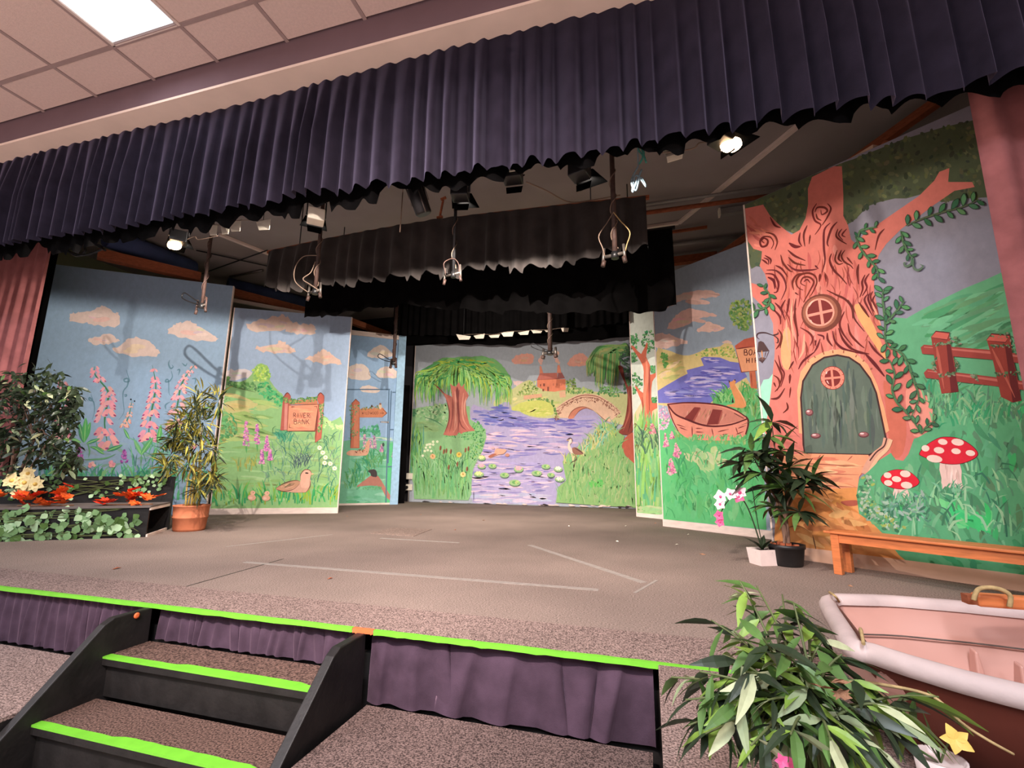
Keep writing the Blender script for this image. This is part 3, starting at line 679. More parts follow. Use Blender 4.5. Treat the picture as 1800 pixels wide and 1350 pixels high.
for (x, y0, y1) in ((222, 810, 900), (290, 810, 905), (262, 840, 900), (340, 880, 930), (425, 930, 970)):
    f.part('painted_lupin')
    for k in range(36):
        t = f.rnd.random(); f.dab(x+f.rnd.uniform(-14, 14)*(.3+.7*t), y0+(y1-y0)*t, 6, 6, f.rnd.choice([(176, 130, 170), (206, 170, 190), (150, 110, 150), (226, 180, 180)]), 0, 6, 10)
f.part('painted_fingerpost')
f.poly([(130, 590), (162, 562), (188, 585), (186, 905), (122, 905)], (188, 108, 84))
f.poly([(150, 600), (182, 600), (180, 900), (145, 900)], (206, 130, 100))
f.poly([(188, 632), (350, 622), (378, 660), (345, 690), (188, 690)], (206, 134, 100))
for pts in ([(130, 595), (160, 563), (188, 588)], [(345, 630), (378, 660), (345, 690)], [(124, 905), (130, 600)]): f.st(pts, 5, (110, 60, 50), 0)
f.text('WILD', 204, 650, 11, 19, 2.5, (110, 60, 54), 1.7); f.text('WOOD', 262, 650, 12, 19, 2.5, (110, 60, 54), 1.7); f.text('>', 328, 651, 28, 18, 2, (90, 46, 44), 1.9)
f.dabs([(200, 620), (330, 605), (330, 632), (200, 640)], 34, (5, 9), [(150, 130, 80), (110, 140, 90), (190, 150, 90)])
f.dabs([(120, 600), (190, 600), (190, 620), (130, 780), (190, 790), (125, 860)], 70, (4, 9), [(140, 160, 120), (100, 140, 96)])
f.dab(331, 612, 11, 22, (226, 200, 170)); f.dab(331, 596, 8, 7, (150, 110, 90)); f.dab(272, 612, 6, 10, (90, 70, 60)); f.dab(352, 880, 9, 14, (70, 90, 80))
f.part('painted_log')
f.poly([(98, 935), (130, 918), (210, 920), (230, 880), (250, 845), (258, 880), (245, 945), (200, 958), (110, 955)], (220, 168, 140), 3, 1)
f.dabs([(150, 925), (240, 890), (245, 940), (160, 950)], 26, (3, 6), [(120, 70, 60), (160, 110, 80)])
f.part('painted_mole')
f.poly([(165, 1175), (220, 1130), (270, 1095), (310, 1095), (350, 1150), (420, 1270), (375, 1250), (330, 1180), (240, 1165)], (182, 124, 108), 4, 1)
f.poly([(245, 1062), (290, 1052), (308, 1075), (305, 1105), (270, 1100), (262, 1080)], (74, 66, 66), 4)
f.dabs([(150, 1170), (340, 1170), (330, 1195), (170, 1195)], 30, (6, 12), [(120, 186, 140), (100, 170, 120)])
f.part('painted_door_lines')
for pts in ([(95, 495), (400, 495)], [(392, 500), (370, 1290)], [(408, 505), (385, 1010)], [(415, 515), (475, 515)], [(400, 775), (462, 775)], [(383, 1035), (450, 1030)], [(330, 722), (385, 720)]):
    f.st(pts, 6, (90, 116, 140), 0, (1, 1))
f.end()
mb = MB(); f._slab(mb, f.L-0.12, f.L+0.012, 0, f.H, 0.004, 0.03, None); mb.build('door_stile', mat('pale_blue_paint', rgb(160, 196, 220), 0.6), f.root)
mb = MB(); f._slab(mb, 0, f.L-0.12, f.H-0.08, f.H, 0.004, 0.03, None); mb.build('door_head', 'white_wood', f.root)
q = on_plane(585+.2518*335, 560+.2518*722, f.p0, f.n)
mb = MB(); mb.bar(q, q+f.d*0.12, 0.018); mb.bar(q+f.d*0.12+f.n*(-.02), q+f.d*0.12+f.n*.04, 0.02); mb.build('door_handle', 'steel', f.root)
mb = MB(); f._slab(mb, f.L+0.02, f.L+0.16, 0, 2.1, -0.25, -0.22, None)  # sheet added to show the dark gap beside the door flat as black
tag(mb.build('gap_sheet', 'black_cloth', None, (f.p1.x, f.p1.y, 0)), 'black sheet standing in for the dark gap between the door flat and the river backdrop', 'gap sheet')

# ---- the river backdrop along the back wall
f = Flat('wide river backdrop painted with a willow, stone bridge, red house and heron', (-4.25, 7.98), (0.45, 7.98), 2.95, (166, 172, 178), 4, base=0.0, step=0.00003)
f.z('E2')
f.cloud([(205, 240), (250, 180), (340, 150), (450, 160), (470, 210), (440, 275), (250, 275)], (222, 160, 142))
f.cloud([(880, 285), (920, 215), (980, 160), (1060, 140), (1120, 190), (1135, 250), (1080, 300), (940, 300)], (222, 160, 142))
f.cloud([(225, 500), (250, 480), (350, 495), (330, 520), (260, 540)], (224, 190, 186))
f.part('painted_far_bank')
f.poly([(0, 720), (180, 600), (420, 470), (520, 560), (860, 560), (1000, 560), (1100, 600), (1600, 640), (1700, 700), (1640, 1000), (1300, 960), (900, 930), (500, 930), (300, 850), (140, 840), (0, 800)], (196, 196, 140), 3, 4)
f.brush([(100, 690), (700, 650), (900, 700), (700, 900), (300, 820)], 24, (100, 260), (20, 40), [(214, 206, 140), (190, 200, 120), (220, 214, 150)], -0.25, 0.2)
f.dabs([(270, 660), (380, 500), (500, 480), (520, 600), (560, 660), (350, 660)], 100, (9, 22), [(150, 170, 96), (176, 186, 110), (120, 150, 84), (200, 206, 140)])
f.dabs([(850, 640), (870, 480), (960, 440), (1010, 560), (1100, 560), (1250, 640), (1100, 640)], 110, (9, 24), [(150, 176, 96), (126, 160, 96), (180, 196, 120), (100, 146, 90)])
f.dabs([(1240, 640), (1260, 560), (1500, 560), (1560, 640), (1480, 680)], 80, (9, 22), [(104, 156, 96), (126, 172, 104), (90, 140, 84)])
f.dabs([(350, 730), (560, 660), (700, 720), (770, 860), (740, 920), (700, 780)], 80, (9, 22), [(120, 160, 84), (150, 176, 96), (100, 140, 80)])
f.poly([(180, 840), (330, 740), (520, 720), (680, 760), (710, 880), (560, 915), (380, 890), (300, 850)], (204, 208, 112), 4, 6)
f.brush([(220, 830), (640, 760), (690, 880), (400, 890)], 26, (50, 160), (10, 22), [(216, 216, 120), (190, 200, 100), (226, 220, 140)], -0.2, 0.3)
f.poly([(350, 660), (570, 635), (575, 680), (350, 710)], (220, 170, 136)); f.poly([(780, 610), (860, 600), (862, 680), (790, 685)], (222, 176, 142))
f.part('painted_house')
f.poly([(515, 468), (858, 458), (862, 592), (790, 602), (728, 614), (620, 606), (515, 552)], (222, 132, 100))
f.poly([(512, 468), (548, 388), (760, 384), (760, 456)], (190, 112, 98)); f.poly([(760, 456), (770, 384), (815, 380), (850, 446)], (160, 96, 92))
f.poly([(545, 300), (562, 300), (588, 388), (545, 390)], (222, 140, 112)); f.poly([(762, 290), (788, 288), (808, 384), (755, 386)], (222, 140, 112))
for x, y, a, b in ((556, 535, 7, 14), (598, 530, 12, 17), (588, 594, 11, 14), (648, 580, 11, 26), (712, 525, 9, 14), (755, 525, 8, 12), (812, 525, 8, 12), (846, 522, 5, 12)):
    f.poly([(x-a, y-b), (x+a, y-b), (x+a, y+b), (x-a, y+b)], (136, 80, 66) if x < 660 else (196, 116, 92))
f.st([(512, 470), (760, 456), (850, 448)], 6, (150, 80, 70), 0)
for x, y, r in ((560, 270, 16), (555, 235, 30), (575, 195, 24), (590, 150, 18), (778, 262, 16), (755, 235, 24), (740, 190, 26), (760, 145, 24)): f.dab(x, y, r, r*1.1, (222, 178, 160), 0, 10, 6)
f.z('E3').part('painted_river')
riv_i = zz('E2', [(-20, 860), (100, 740), (180, 740), (210, 850), (300, 860), (390, 910), (560, 935), (880, 935), (960, 900), (1040, 840), (1120, 812), (1200, 845), (1300, 930), (1360, 1000)]) + zz('E4', [(1270, 60), (1080, 120), (960, 300), (740, 470), (700, 560), (720, 720), (740, 820), (620, 920), (600, 1100), (590, 1160), (0, 1140), (-180, 1150)]) + zz('E3', [(960, 1200), (945, 1160), (940, 860), (980, 680), (1100, 400), (1150, 120), (1000, 60), (900, 0)]) + zz('E1', [(870, 1000), (900, 850), (930, 800)])
f.z('I').poly(riv_i, (172, 162, 196))
reg = [p for p in riv_i]
sm = [(x, y) for x, y in riv_i if True]
f.brush(zz('E1', [(900, 860), (1380, 800), (1750, 1000), (1750, 1100), (1150, 1120), (900, 1000)]), 70, (10, 36), (2.0, 5), [(120, 124, 186), (104, 108, 176), (150, 146, 196)], 0.05, 0.12)
f.brush(zz('E2', [(0, 880), (340, 890), (560, 950), (960, 950), (1000, 900), (1120, 830), (1320, 970), (1280, 1040), (0, 1080)]), 80, (10, 40), (2, 5), [(124, 122, 182), (140, 136, 190), (110, 104, 168), (172, 160, 200)], 0.02, 0.1)
f.brush(zz('E4', [(-600, 120), (1050, 120), (950, 320), (720, 480), (-760, 560)]), 130, (10, 44), (1.5, 4.5), [(196, 176, 204), (150, 138, 188), (222, 190, 206), (120, 116, 176), (176, 160, 196), (214, 184, 196)], 0.02, 0.08)
f.brush(zz('E4', [(-680, 560), (680, 560), (700, 800), (600, 950), (560, 1000), (-700, 1000)]), 110, (12, 46), (1.5, 5), [(196, 178, 206), (176, 164, 200), (216, 192, 208), (140, 132, 180), (184, 170, 204), (226, 196, 204)], 0.02, 0.08)
f.brush(zz('E4', [(-690, 1000), (580, 1000), (570, 1130), (-690, 1150)]), 40, (14, 50), (3, 6), [(190, 186, 206), (206, 190, 204), (180, 180, 204)], 0.02, 0.06)
f.brush(zz('E4', [(-600, 250), (700, 250), (640, 880), (-600, 900)]), 26, (6, 16), (0.8, 1.6), [(96, 84, 120), (120, 96, 120)], 0.02, 0.08)
f.z('E2').part('painted_bridge')
f.poly([(745, 812), (860, 722), (1000, 652), (1130, 635), (1280, 662), (1420, 752), (1538, 862), (1392, 985), (1330, 950), (1250, 880), (1200, 842), (1110, 812), (1030, 842), (970, 900), (952, 940), (795, 930), (750, 860)], (224, 186, 158))
f.poly([(890, 936), (930, 860), (1000, 815), (1080, 798), (1160, 815), (1110, 812), (1040, 835), (985, 890), (955, 938)], (206, 132, 108), 3)
for pts, wd in (([(760, 812), (880, 735), (1010, 672), (1130, 655), (1270, 682), (1400, 765), (1530, 860)], 9), ([(775, 828), (900, 752), (1020, 695), (1130, 680), (1260, 705), (1370, 785), (1490, 880)], 6), ([(895, 930), (930, 862), (1000, 812), (1090, 798), (1200, 840)], 9), ([(975, 910), (1030, 845), (1110, 815), (1200, 845)], 7), ([(1230, 860), (1330, 950), (1385, 975)], 6)): f.st(pts, wd, (150, 92, 76))
for k in range(170):
    t = f.rnd.random(); a = PI*(1.02-1.0*t); rr = f.rnd.uniform(0.62, 0.93)
    x, y = 1125-math.cos(PI-a)*-430*rr*1.0, 945-math.sin(a)*300*rr*1.02
    x = 1125+math.cos(a)*400*(rr*.5+.55); y = 950-math.sin(a)*285*(rr*.55+.45)
    if (x-1110)**2/210**2+(y-950)**2/150**2 < 1: continue
    f.st([(x, y), (x+f.rnd.uniform(-18, 18), y+f.rnd.choice([2, 4, 18]))], 8, f.rnd.choice([(120, 72, 62), (170, 120, 100)]), 0, (.8, .6))
f.z('E1').part('painted_left_bank')
bank_i = zz('E1', [(20, 880), (160, 850), (300, 830), (560, 800), (880, 830), (890, 1010), (1000, 1080), (1100, 1150), (1110, 1230)]) + zz('E3', [(1150, 230), (1090, 440), (1000, 590), (960, 690), (935, 860), (930, 1060), (890, 1140), (110, 1120), (100, 900), (0, 740), (0, 200)])
f.z('I').poly(bank_i, (140, 184, 130))
f.z('E1').dabs([(20, 900), (200, 860), (420, 800), (560, 800), (570, 960), (560, 1060), (420, 1050), (100, 980)], 120, (14, 36), [(150, 184, 134), (130, 170, 120), (170, 196, 150), (110, 160, 110)])
f.st([(250, 980), (400, 1030), (520, 1110)], 14, (90, 140, 100)); f.dabs([(20, 900), (140, 860), (130, 960), (30, 980)], 26, (14, 30), [(80, 140, 100), (100, 156, 110)])
f.brush([(120, 1040), (480, 1060), (500, 1180), (120, 1180)], 26, (120, 260), (20, 44), [(150, 186, 130), (140, 176, 118)], 0.1, 0.15)
f.dabs([(480, 1250), (880, 1180), (960, 1000), (1080, 1120), (1110, 1220), (1080, 1330), (960, 1320), (700, 1260)], 200, (8, 17), [(84, 156, 92), (104, 172, 100), (60, 126, 76), (130, 186, 116)])
f.z('E3').dabs([(930, 280), (1130, 260), (1080, 440), (960, 620), (900, 540)], 90, (8, 18), [(84, 156, 92), (110, 172, 100), (60, 126, 76), (150, 190, 110)])
f.grass([(0, 780), (100, 760), (280, 360), (240, 260), (0, 260)], 110, (120, 330), (8, 20), [(110, 166, 90), (90, 150, 90), (140, 180, 100), (100, 160, 130)], 0.12)
f.grass([(110, 1110), (890, 1130), (940, 760), (880, 620), (120, 640)], 300, (130, 360), (8, 22), [(122, 182, 116), (110, 174, 114), (142, 190, 120), (134, 186, 130), (116, 166, 102)], 0.15)
f.grass([(250, 760), (860, 760), (860, 640), (250, 640)], 34, (140, 270), (7, 12), [(70, 120, 80), (160, 206, 150), (84, 134, 90)], 0.35)
for x, y in ((384, 300), (445, 298), (345, 335), (385, 340), (322, 338), (282, 385), (340, 378), (308, 420), (266, 432), (357, 434), (236, 500), (295, 345)):
    f.part('painted_daisy')
    for k in range(5): f.dab(x+math.cos(k*1.26)*11, y+math.sin(k*1.26)*11, 10, 9, (228, 232, 196), 0, 6, 5)
for x, y in ((490, 390), (540, 440), (575, 430), (640, 440), (850, 420), (892, 400), (735, 620), (610, 665), (872, 690)):
    f.part('painted_bulrush'); f.dab(x, y, 15, 38, (150, 100, 74), 0.1); f.dab(x+8, y, 6, 32, (96, 60, 50), 0.1); f.st([(x, y+40), (x-14, y+150)], 8, (80, 126, 84))
for x, y, c in ((380, 510, (226, 180, 130)), (757, 485, (228, 200, 96)), (815, 770, (226, 206, 140))):
    f.part('painted_daffodil')
    for k in range(8): f.dab(x+math.cos(k*.8)*24, y+math.sin(k*.8)*24, 18, 16, c, 0, 7, 10)
    f.dab(x, y-6, 10, 12, (190, 130, 60))
f.z('E1').part('painted_willow_leaves')
f.poly([(160, 500), (240, 380), (360, 270), (420, 190), (620, 150), (850, 140), (1050, 130), (1250, 190), (1370, 300), (1440, 420), (1480, 520), (1400, 560), (1350, 480), (1100, 420), (900, 480), (800, 540), (640, 540), (420, 500), (300, 520)], (116, 172, 104), 4, 10)
f.many(True)
for k in range(520):
    t = f.rnd.random(); sgn = f.rnd.choice((-1, 1)); x0 = 740+sgn*f.rnd.uniform(0, 160); y0 = f.rnd.uniform(150, 330)
    if sgn < 0: ex, ey = f.rnd.uniform(130, 760), 0
    else: ex, ey = f.rnd.uniform(700, 1460), 0
    q = abs(ex-740)/650
    if 480 < ex < 900: y1 = f.rnd.uniform(480, 700)
    else: y1 = f.rnd.uniform(480, 800+60*q) if sgn > 0 else f.rnd.uniform(450, 700+150*f.rnd.random())
    mx_ = 740+(ex-740)*0.72; my = y0+20-70*f.rnd.random()+q*110
    s0 = f.rnd.uniform(0, .5)
    P = rough([(x0, y0), (mx_, my+60), (ex, my+(y1-my)*.5), (ex+sgn*f.rnd.uniform(0, 22), y1)], 5, closed=False)
    P = P[int(s0*len(P)):]
    f.st(P, f.rnd.uniform(9, 19), f.rnd.choice([(96, 166, 92), (130, 190, 104), (70, 150, 84), (150, 196, 96), (160, 206, 130), (84, 140, 90), (176, 196, 80)]), 0, (.3, .2), 10)
f.many(False)
f.brush([(430, 200), (800, 160), (1250, 210), (1300, 280), (860, 290), (500, 270)], 60, (60, 160), (12, 26), [(70, 160, 90), (160, 176, 90), (176, 196, 60), (96, 172, 96)], 0.1, 0.3)
f.z('E1').part('painted_willow_trunk')
f.poly([(385, 515), (450, 560), (520, 640), (600, 680), (640, 700), (625, 600), (610, 510), (650, 545), (690, 555), (735, 490), (755, 540), (775, 560), (815, 505), (805, 570), (845, 630), (870, 680), (830, 760), (835, 880), (860, 1000), (880, 1080), (960, 1170), (860, 1180), (790, 1195), (770, 1215), (735, 1190), (700, 1235), (600, 1240), (515, 1225), (560, 1120), (600, 980), (590, 860), (560, 740), (520, 660), (450, 590)], (186, 112, 98))
for pts, c, wd in (([(640, 700), (650, 820), (640, 1000), (600, 1200)], (150, 84, 78), 16), ([(740, 600), (720, 800), (735, 1000), (720, 1190)], (140, 76, 72), 22), ([(680, 620), (690, 900), (670, 1150)], (216, 152, 132), 18), ([(800, 640), (780, 850), (800, 1020), (880, 1150)], (212, 146, 126), 18), ([(560, 740), (600, 900), (590, 1050), (540, 1190)], (120, 64, 62), 14), ([(740, 1000), (770, 1100), (840, 1165)], (130, 70, 66), 12), ([(840, 700), (810, 820), (820, 980)], (216, 156, 136), 16), ([(710, 560), (715, 760)], (120, 64, 62), 30), ([(690, 900), (700, 1100), (650, 1200)], (206, 138, 120), 14), ([(390, 520), (480, 600), (540, 660)], (120, 64, 62), 9)): f.st(pts, wd, c)
f.z('E2').part('painted_right_willow')
f.poly([(1600, 20), (1480, 60), (1250, 60), (1180, 180), (1110, 320), (1170, 400), (1300, 300), (1480, 260), (1560, 150), (1620, 140)], (112, 168, 100), 3, 8)
for k in range(190):
    ex = f.rnd.uniform(1110, 1500); y1 = f.rnd.uniform(330, 600) if ex > 1220 else f.rnd.uniform(260, 440)
    f.st([(1590+f.rnd.uniform(-80, 30), f.rnd.uniform(40, 140)), (1450-(1500-ex)*.45, f.rnd.uniform(60, 150)), (ex+20, 120+(1500-ex)*.28), (ex, y1)], f.rnd.uniform(8, 17), f.rnd.choice([(96, 166, 92), (130, 184, 104), (150, 190, 120), (84, 140, 86), (170, 190, 110), (190, 186, 120)]), 4, (.3, .2), 10)
f.dabs([(1500, 180), (1640, 20), (1640, 600), (1560, 640), (1590, 420)], 90, (10, 26), [(80, 116, 84), (96, 136, 90), (70, 100, 80)])
f.part('painted_right_trunk')
f.poly([(1500, 300), (1555, 320), (1575, 430), (1625, 560), (1660, 560), (1680, 1080), (1600, 1140), (1500, 1110), (1560, 1020), (1600, 860), (1615, 660), (1580, 510), (1530, 400)], (136, 66, 56), 2)
f.st([(1620, 600), (1640, 850), (1560, 1090)], 18, (176, 96, 80)); f.st([(1665, 600), (1670, 900), (1620, 1110)], 16, (96, 46, 44))
f.z('E4').poly([(1680, 150), (1560, 230), (1515, 350), (1560, 470), (1680, 590), (1760, 560), (1760, 180)], (186, 96, 76), 3)
f.part('painted_right_bank')
rb = zz('E4', [(1700, 190), (1560, 190), (1480, 170), (1400, 60), (1280, 20), (1180, 180), (1080, 330), (960, 420), (760, 470), (700, 560), (730, 720), (750, 820), (640, 910), (610, 1120), (1730, 1195)]) 
rb2 = zz('E4', [(1700, 600), (1560, 480), (1510, 350), (1550, 210), (1480, 170), (1400, 60), (1280, 20), (1180, 180), (1080, 330), (960, 420), (760, 470), (700, 560), (730, 720), (750, 820), (640, 910), (610, 1120), (1730, 1195)])
f.z('I').poly(rb2, (140, 178, 112))
f.z('E4').grass([(620, 1130), (1700, 1180), (1690, 640), (1500, 480), (1480, 240), (1150, 330), (820, 560), (760, 860)], 420, (70, 230), (7, 20), [(124, 170, 104), (142, 182, 114), (156, 186, 122), (112, 164, 98), (170, 184, 130), (120, 176, 112)], 0.25)
f.grass([(720, 620), (1120, 420), (1480, 200), (1400, 70), (1250, 90), (960, 420), (720, 540)], 120, (90, 210), (8, 18), [(190, 190, 120), (210, 200, 150), (120, 180, 130), (130, 190, 160), (160, 186, 110)], 0.4)
f.brush([(1050, 820), (1260, 780), (1260, 920), (1080, 920)], 24, (60, 140), (18, 36), [(96, 180, 90), (110, 186, 96)], 1.5, 0.3)
f.part('painted_heron')
f.poly([(770, 330), (800, 250), (828, 255), (828, 290), (800, 330), (830, 390), (850, 440), (820, 440), (780, 400)], (226, 206, 190), 3)
f.poly([(830, 375), (880, 365), (940, 400), (985, 450), (920, 468), (850, 450)], (150, 106, 90), 3); f.st([(860, 370), (930, 410), (985, 452)], 12, (96, 66, 60))
f.st([(755, 268), (790, 240), (825, 245), (830, 290)], 9, (90, 60, 56)); f.poly([(740, 270), (790, 258), (790, 272)], (216, 180, 140))
f.st([(870, 460), (890, 530), (820, 570), (800, 610)], 9, (80, 56, 54)); f.st([(880, 460), (870, 560), (860, 640)], 7, (110, 80, 70))
f.z('E3').part('painted_otter')
f.poly([(1180, 510), (1260, 470), (1290, 400), (1380, 400), (1440, 420), (1400, 470), (1300, 490), (1220, 530)], (214, 164, 140), 4, 3); f.poly([(1180, 510), (1250, 470), (1300, 480), (1220, 525)], (170, 104, 86), 3); f.dab(1452, 490, 32, 24, (196, 140, 120)); f.dab(1250, 390, 26, 18, (206, 170, 176))
for i, (k, x, y, rx, ry, flw) in enumerate((('E3', 1085, 530, 58, 38, 'y'), ('E3', 1085, 650, 60, 36, 'p'), ('E3', 1240, 645, 58, 36, 'g'), ('E3', 1045, 762, 72, 40, 'y'), ('E3', 1615, 690, 68, 48, 'p'), ('E3', 1412, 775, 66, 40, 'g'), ('E3', 1560, 885, 82, 50, 'g'), ('E4', 470, 625, 60, 36, 'g'), ('E4', 345, 715, 70, 40, 'g'), ('E4', 540, 740, 52, 32, 'g'), ('E4', 640, 660, 60, 38, 'w'), ('E4', 660, 800, 66, 34, 'w'))):
    f.z(k).part('painted_lily_pad')
    f.dab(x, y+8, rx, ry, (110, 140, 110), 0.05, 14); f.dab(x, y, rx, ry*.85, (156, 186, 132), 0.05, 14); f.dab(x+8, y, rx*.6, ry*.5, (110, 166, 96), 0.1, 12)
    for q in range(6):
        c = {'y': (236, 226, 150), 'p': (240, 170, 180), 'w': (236, 228, 206), 'g': (176, 200, 130)}[flw]
        if flw != 'g' or q < 2: f.dab(x+math.cos(q)*rx*.45, y-ry*.25+math.sin(q)*ry*.35, rx*.28, ry*.4, c, q, 7, 10)
f.z('E3').part('painted_seam'); f.st([(972, 1010), (972, 1160)], 6, (50, 50, 60), 0)
f.z('I').part('chipped_paint')
for k in range(34):
    x = f.rnd.uniform(722, 1115); f.st([(x, 883.5+(x-722)*.022+f.rnd.uniform(-3, 0)), (x+f.rnd.uniform(4, 16), 884+(x-722)*.022+f.rnd.uniform(-2.5, 0))], f.rnd.uniform(1, 3), f.rnd.choice([(236, 206, 190), (60, 50, 50), (226, 200, 190)]), 0)
f.end()

# ---- the strip flat, house right
f = Flat('narrow strip flat painted with a forked brown tree and tall reeds', (-0.17, 6.69), (0.62, 6.10), 2.86, (196, 202, 190), 5, base=0.05)
f.z('S1').part('painted_far_ground'); f.poly([(90, 1180), (350, 1100), (350, 2400), (110, 2400)], (206, 190, 150), 2, 4)
f.part('painted_tree_leaves')
for reg in ([(50, 400), (130, 370), (160, 440), (130, 520), (60, 520)], [(170, 480), (190, 370), (300, 320), (320, 520), (240, 570)], [(60, 570), (120, 560), (140, 640), (80, 660)], [(80, 800), (120, 740), (180, 800), (200, 900), (150, 930), (90, 980)], [(270, 700), (330, 690), (330, 770), (280, 760)], [(280, 1020), (330, 1000), (330, 1080), (290, 1080)]):
    f.dabs(reg, 60, (8, 19), [(96, 150, 96), (80, 130, 84), (120, 170, 110), (70, 160, 100), (60, 100, 70)])
f.part('painted_trunk')
f.poly([(75, 500), (110, 500), (180, 575), (235, 460), (245, 500), (230, 600), (270, 690), (270, 780), (325, 760), (325, 800), (290, 850), (280, 980), (290, 1060), (340, 1060), (340, 1110), (290, 1140), (285, 1250)] + [(270, 1400), (230, 1480), (190, 1420), (180, 1330), (200, 1180), (180, 1040), (120, 900), (140, 900), (200, 960), (205, 800), (200, 700), (140, 590)], (196, 104, 80), 2)
f.st([(230, 620), (240, 800), (215, 1000), (240, 1250)], 26, (216, 130, 104)); f.st([(262, 700), (262, 900), (262, 1180)], 14, (150, 72, 62)); f.st([(190, 1000), (205, 1200), (195, 1400)], 14, (160, 80, 66))
f.z('S2').part('painted_reeds')
f.grass([(110, 1140), (420, 1170), (400, 500), (370, 420), (100, 430)], 200, (160, 420), (14, 34), [(112, 174, 104), (136, 180, 96), (96, 166, 116), (146, 186, 116), (112, 156, 80), (126, 176, 116)], 0.1)
f.grass([(110, 560), (370, 540), (370, 420), (100, 430)], 60, (100, 220), (9, 16), [(84, 120, 84), (120, 160, 110), (70, 100, 80), (150, 176, 120)], 0.35)
f.brush([(120, 1060), (410, 1080), (410, 1150), (130, 1150)], 26, (60, 160), (20, 40), [(150, 190, 130), (176, 190, 140)], 0.05, 0.2)
for pts in ([(110, 300), (130, 270), (120, 250), (105, 275)], [(120, 500), (135, 460), (150, 480), (145, 520)]): f.st(pts, 9, (110, 110, 70))
f.part('painted_lupin'); f.dabs([(250, 350), (290, 230), (330, 350)], 40, (9, 14), [(206, 130, 140), (226, 160, 160), (176, 100, 120)])
f.end()

# ---- the boat hire flat
f = Flat('scenery flat painted with a pink rowing boat, blue lake, fox and boat hire sign', (0.14, 5.65), (1.06, 4.915), 2.9, (152, 166, 180), 6, base=0.075)
f.z('S1')
f.cloud([(410, 135), (480, 70), (540, 0), (620, -30), (760, -60), (900, -40), (960, 0), (820, 20), (640, 20), (520, 80)], (214, 176, 164))
f.cloud([(450, 330), (470, 260), (540, 180), (640, 130), (780, 150), (930, 195), (800, 215), (700, 250), (600, 300)], (220, 180, 168))
f.cloud([(735, 350), (800, 285), (860, 260), (960, 295), (1005, 325), (880, 355)], (224, 186, 172))
f.cloud([(320, 380), (440, 375), (540, 410), (640, 460), (520, 495), (400, 520), (325, 510)], (220, 186, 174))
f.cloud([(980, 460), (1040, 440), (1080, 470), (1030, 480)], (216, 186, 170), 3)
f.part('painted_lake_bank')
f.poly([(330, 560), (380, 525), (480, 550), (600, 590), (700, 575), (820, 525), (960, 500), (1010, 470), (1090, 490), (1140, 640), (1160, 720), (1300, 1100), (340, 1080)], (206, 186, 128), 2, 3)
f.brush([(340, 600), (620, 610), (640, 740), (480, 860), (340, 900)], 34, (80, 220), (16, 36), [(214, 196, 130), (196, 176, 110), (216, 190, 150), (180, 180, 110)], -0.3, 0.2)
f.dabs([(370, 570), (430, 570), (450, 700), (410, 710)], 40, (10, 22), [(96, 156, 84), (120, 170, 90)])
f.dabs([(700, 590), (820, 530), (960, 510), (1090, 500), (1130, 620), (960, 590), (760, 600)], 110, (9, 20), [(190, 186, 100), (150, 170, 90), (120, 160, 84), (206, 196, 120)])
f.part('painted_lake')
f.poly([(335, 940), (440, 880), (560, 810), (640, 770), (630, 735), (800, 690), (770, 620), (800, 602), (960, 610), (1060, 650), (1165, 665), (1190, 740), (1230, 800), (1060, 900), (900, 1030), (860, 1065), (350, 1060)], (112, 112, 182))
f.brush([(380, 960), (640, 820), (820, 700), (1150, 680), (1160, 760), (1040, 880), (900, 1000), (400, 1030)], 150, (60, 220), (8, 22), [(150, 146, 200), (176, 166, 206), (96, 96, 170), (86, 86, 160), (190, 176, 206), (120, 118, 184)], 0.02, 0.08)
f.brush([(790, 615), (950, 620), (1000, 660), (820, 660)], 20, (50, 120), (8, 16), [(150, 146, 200), (90, 90, 166), (190, 176, 206)], 0.05, 0.08)
f.part('painted_bush')
f.dabs([(1050, 160), (1080, 70), (1180, 30), (1260, 60), (1270, 300), (1200, 345), (1100, 290)], 240, (10, 24), [(120, 160, 84), (150, 176, 96), (90, 136, 74), (170, 180, 110), (110, 150, 90)])
f.z('S2').part('painted_lawn')
f.poly([(340, 200), (480, 200), (520, 340), (880, 60), (920, 0), (1040, -80), (1300, -120), (1400, 0), (1420, 1300), (400, 1250), (380, 700)], (96, 182, 116), 0)
f.brush([(390, 500), (1380, 380), (1400, 1240), (410, 1200)], 170, (90, 280), (34, 80), [(92, 182, 114), (102, 186, 122), (84, 176, 106), (116, 188, 124), (96, 180, 110)], 1.45, 0.3)
f.brush([(560, 500), (900, 480), (1050, 640), (800, 760)], 30, (90, 220), (40, 80), [(176, 200, 140), (160, 196, 136), (190, 200, 150)], 1.3, 0.5)
f.grass([(390, 1200), (1380, 1230), (1380, 500), (420, 560)], 120, (60, 150), (6, 13), [(76, 164, 98), (90, 176, 110), (72, 152, 94), (116, 188, 126)], 0.4)
f.grass([(520, 440), (1200, 470), (1250, 400), (520, 330)], 130, (50, 130), (12, 24), [(110, 180, 110), (90, 166, 100), (150, 186, 120), (130, 170, 100)], 0.3)
f.grass([(890, 60), (1060, 50), (1060, -40), (960, 0)], 60, (60, 140), (9, 18), [(84, 166, 90), (110, 180, 100), (140, 190, 120), (70, 140, 80)], 0.35)
f.grass([(1120, 160), (1330, 260), (1330, -20), (1280, -60), (1120, -60)], 120, (70, 170), (10, 22), [(84, 166, 90), (110, 180, 110), (130, 170, 100), (70, 150, 84), (150, 190, 130)], 0.3)
f.part('painted_fox')
